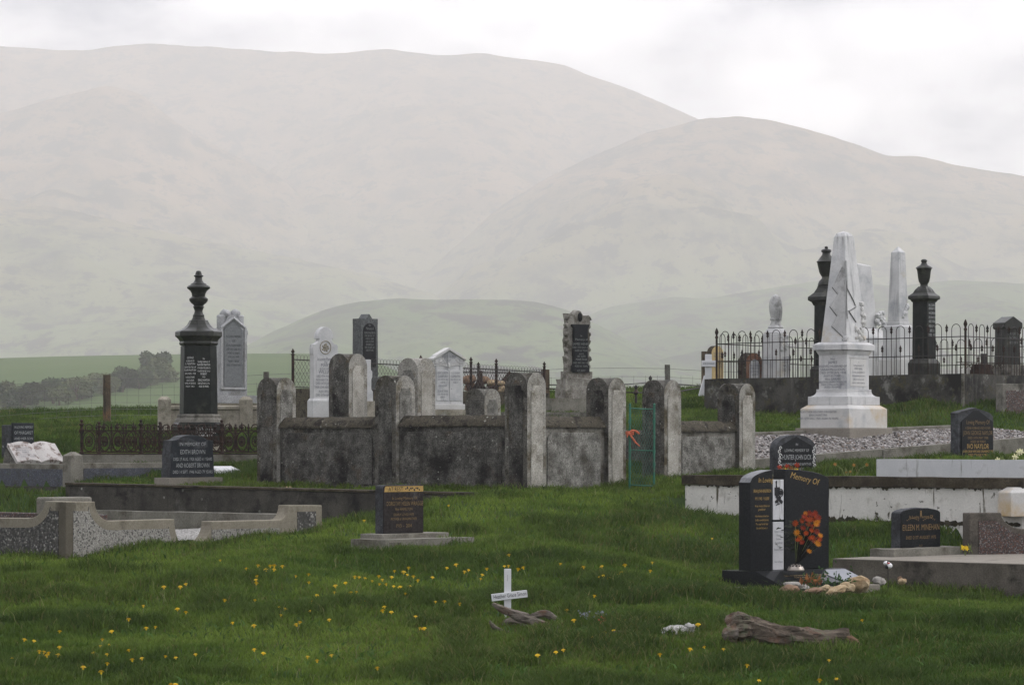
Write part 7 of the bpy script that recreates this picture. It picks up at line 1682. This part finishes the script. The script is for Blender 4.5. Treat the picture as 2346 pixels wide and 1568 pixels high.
rg = np.random.default_rng(3)
def scatter(n, ylo, yhi, p=1.5):
    """points with density falling as the distance grows, over the view and a margin to each side"""
    e = 2-p; yy = (rg.random(n)*(yhi**e-ylo**e)+ylo**e)**(1/e); uu = rg.uniform(-.265, .265, n); return uu*yy, yy
def noise_grid(X, Y, sx, sy, seed):
    """smooth value noise by lattice interpolation"""
    g = np.random.default_rng(seed).random((256, 256)); a, b = X/sx+100.3, Y/sy+50.7; i, j = np.floor(a).astype(int), np.floor(b).astype(int); fa, fb = a-i, b-j
    fa, fb = fa*fa*(3-2*fa), fb*fb*(3-2*fb); w_ = lambda p_, q_: g[p_ % 256, q_ % 256]
    return w_(i, j)*(1-fa)*(1-fb)+w_(i+1, j)*fa*(1-fb)+w_(i, j+1)*(1-fa)*fb+w_(i+1, j+1)*fa*fb
def blades(name, X, Y, hgt_, wid, lean, tint, extra=0.0):
    n = len(X); Z = gz(X, Y); Z += np.array([lump(x, y) for x, y in zip(X, Y)])-.008
    az = rg.uniform(0, 2*math.pi, n); dx, dy = np.cos(az), np.sin(az); fx = rg.uniform(0, 2*math.pi, n); sx, sy = np.cos(fx)*wid*.5, np.sin(fx)*wid*.35
    V = np.empty((n, 5, 3), np.float32)
    V[:, 0] = np.stack([X-sx, Y-sy, Z], 1); V[:, 1] = np.stack([X+sx, Y+sy, Z], 1)
    mx_, my_ = X+dx*lean*.35*hgt_, Y+dy*lean*.35*hgt_; zm = Z+hgt_*.6
    V[:, 2] = np.stack([mx_+sx*.8, my_+sy*.8, zm], 1); V[:, 3] = np.stack([mx_-sx*.8, my_-sy*.8, zm], 1)
    V[:, 4] = np.stack([X+dx*lean*hgt_, Y+dy*lean*hgt_, Z+hgt_*(1-.25*lean)], 1)
    base = (np.arange(n)*5)[:, None]
    li = np.concatenate([base+np.array([[0, 1, 2, 3]]), base+np.array([[3, 2, 4]])], 1).ravel().astype(np.int32)
    ls = np.stack([np.arange(n)*7, np.arange(n)*7+4], 1).ravel().astype(np.int32)
    me = bpy.data.meshes.new(name); me.vertices.add(n*5); me.vertices.foreach_set('co', V.ravel()); me.loops.add(n*7); me.loops.foreach_set('vertex_index', li); me.polygons.add(n*2); me.polygons.foreach_set('loop_start', ls)
    me.update(calc_edges=True)
    ca = me.color_attributes.new('tint', 'FLOAT_COLOR', 'POINT')
    k = np.array([.55, .55, .95, .95, 1.1]); C = np.ones((n, 5, 4), np.float32); C[:, :, :3] = tint[:, None, :]
    ca.data.foreach_set('color', C.ravel()); me.materials.append(GM)
    o = bpy.data.objects.new(name, me); COL.objects.link(o); return tag(o, kind='stuff')
GM = grass_mat()
NB = 1160000
X, Y = scatter(NB, 21.5, 62.5)
keep = np.ones(len(X), bool)
keep &= ~inplot(X, Y, PPLOC, 50, .85, PPE4, .0, 1.45)
keep &= ~inplot(X, Y, gp.location, 40, -.7, 6.5, 0, WG+.25)
keep &= ~inplot(X, Y, rw.location, PW_, 0, 5.0, -LW, 0)
keep &= ~inplot(X, Y, sb.location, 50, 0, 3.1, -3.6, 0)
X, Y = X[keep], Y[keep]
big = noise_grid(X, Y, 1.1, .8, 1); med = noise_grid(X, Y, .33, .25, 2); sml = noise_grid(X, Y, .12, .10, 4); wide = noise_grid(X, Y, 4.0, 2.6, 5)
tuft = np.clip((big*.55+med*.55-.53)*3.4, 0, 1)
H = .035+.035*rg.random(len(X))+.115*tuft*(.5+.5*rg.random(len(X)))+.02*sml
# grass stands a little taller right beside kerbs
T = np.empty((len(X), 3))
c0 = np.array([.048, .090, .012]); c1 = np.array([.135, .196, .030]); c2 = np.array([.018, .040, .008]); c3 = np.array([.13, .125, .045])
f = np.clip(.5+1.1*(wide-.5)+1.1*(med-.5)+.5*(sml-.5), 0, 1)[:, None]
T = c0*(1-f)+c1*f; g_ = np.clip(tuft*1.2, 0, 1)[:, None]*.7; T = T*(1-g_)+c2*g_
T *= (.72+.56*rg.random(len(X)))[:, None]; dry = rg.random(len(X)) < .03+.10*np.clip((noise_grid(X, Y, 2.3, 1.6, 9)-.55)*3, 0, 1); T[dry] = c3*(.7+.6*rg.random((dry.sum(), 1)))
blades('grass', X, Y, H, .0055+.0035*rg.random(len(X))+.00012*Y, .25+.55*rg.random(len(X)), T)
# taller unmown grass along the foot of kerbs, walls and stones
def skirt(org, phi, x0, y0, x1, y1, n, spread=.12):
    c, s_ = math.cos(R(phi)), math.sin(R(phi)); f = rg.random(n); lx = x0+(x1-x0)*f; ly = y0+(y1-y0)*f
    nx_, ny_ = (y1-y0), -(x1-x0); l = math.hypot(nx_, ny_); o = np.abs(rg.normal(0, spread, n))+.01
    lx = lx+nx_/l*o; ly = ly+ny_/l*o; k = (noise_grid(lx*3+7, ly*3, 1, 1, 12) > .36); lx, ly = lx[k], ly[k]
    return org.x+lx*c-ly*s_, org.y+lx*s_+ly*c
SX, SY = [], []
for org, phi, x0, y0, x1, y1, n in ((lg.location, 50, 0, 0, 0, -4.7, 5200), (PPLOC, 50, 0, 0, PPE4, 0, 3600), (PPLOC, 50, 0, 3, 0, 0, 2400), (kw.location, 50, 0, 3.2, 0, 0, 3000), (E0, PHI, 0, 0, xP6, 0, 5200), (E0, PHI, 0, yP1, 0, 0, 3600), (sb.location, 50, 0, 0, 0, -3.6, 3600),
        (t0.location, 42, -.55, -.46, .55, -.46, 700), (t0.location, 42, -.55, .4, -.55, -.46, 900), (rw.location, PW_, 0, 0, 0, -LW, 3600), (gp.location, 40, -.5, 0, 5.5, 0, 4200), (lg_.location, 0, -.65, -.05, .55, -.12, 1600), (stp.location, 45, -.75, -.3, .75, -.3, 1300), (ob.location, 54, -.7, -.9, .2, -.9, 10)):
    a_, b_ = skirt(org, phi, x0, y0, x1, y1, n); SX.append(a_); SY.append(b_)
SX, SY = np.concatenate(SX), np.concatenate(SY); n_ = len(SX)
TS = np.array([.04, .078, .011])*(1-rg.random((n_, 1)))+np.array([.115, .165, .03])*rg.random((n_, 1)); TS[rg.random(n_) < .08] = (.15, .14, .06)
blades('tall_grass', SX, SY, .06+.11*rg.random(n_)*rg.random(n_), .006+.003*rg.random(n_), .2+.6*rg.random(n_), TS)
# broad-leaved weeds lying flat in the turf
X3, Y3 = scatter(26000, 22, 50); k3_ = (noise_grid(X3, Y3, .55, .4, 21) > .66)
k3_ &= ~inplot(X3, Y3, PPLOC, 50, .0, PPE4, .0, 1.5) & ~inplot(X3, Y3, gp.location, 40, -.7, 6.5, 0, WG+.25) & ~inplot(X3, Y3, sb.location, 50, 0, 3.1, -3.6, 0)
X3, Y3 = X3[k3_], Y3[k3_]; n3 = len(X3)
blades('broad_weeds', X3, Y3, .07+.05*rg.random(n3), .014+.014*rg.random(n3), .7+.35*rg.random(n3), np.array([.05, .10, .022])*(.6+.9*rg.random((n3, 1))))
# a few taller pale seed stalks
X2, Y2 = scatter(900, 23, 58)
k2_ = ~inplot(X2, Y2, PPLOC, 50, .0, PPE4, .0, 1.5) & ~inplot(X2, Y2, gp.location, 40, -.7, 6.5, 0, WG+.25) & ~inplot(X2, Y2, rw.location, PW_, 0, 5.0, -LW, 0)
X2, Y2 = X2[k2_], Y2[k2_]
blades('grass_stalks', X2, Y2, .13+.08*rg.random(len(X2)), np.full(len(X2), .006), .15+.6*rg.random(len(X2)), np.tile(np.array([.19, .20, .085]), (len(X2), 1))*(.6+.7*rg.random((len(X2), 1))))
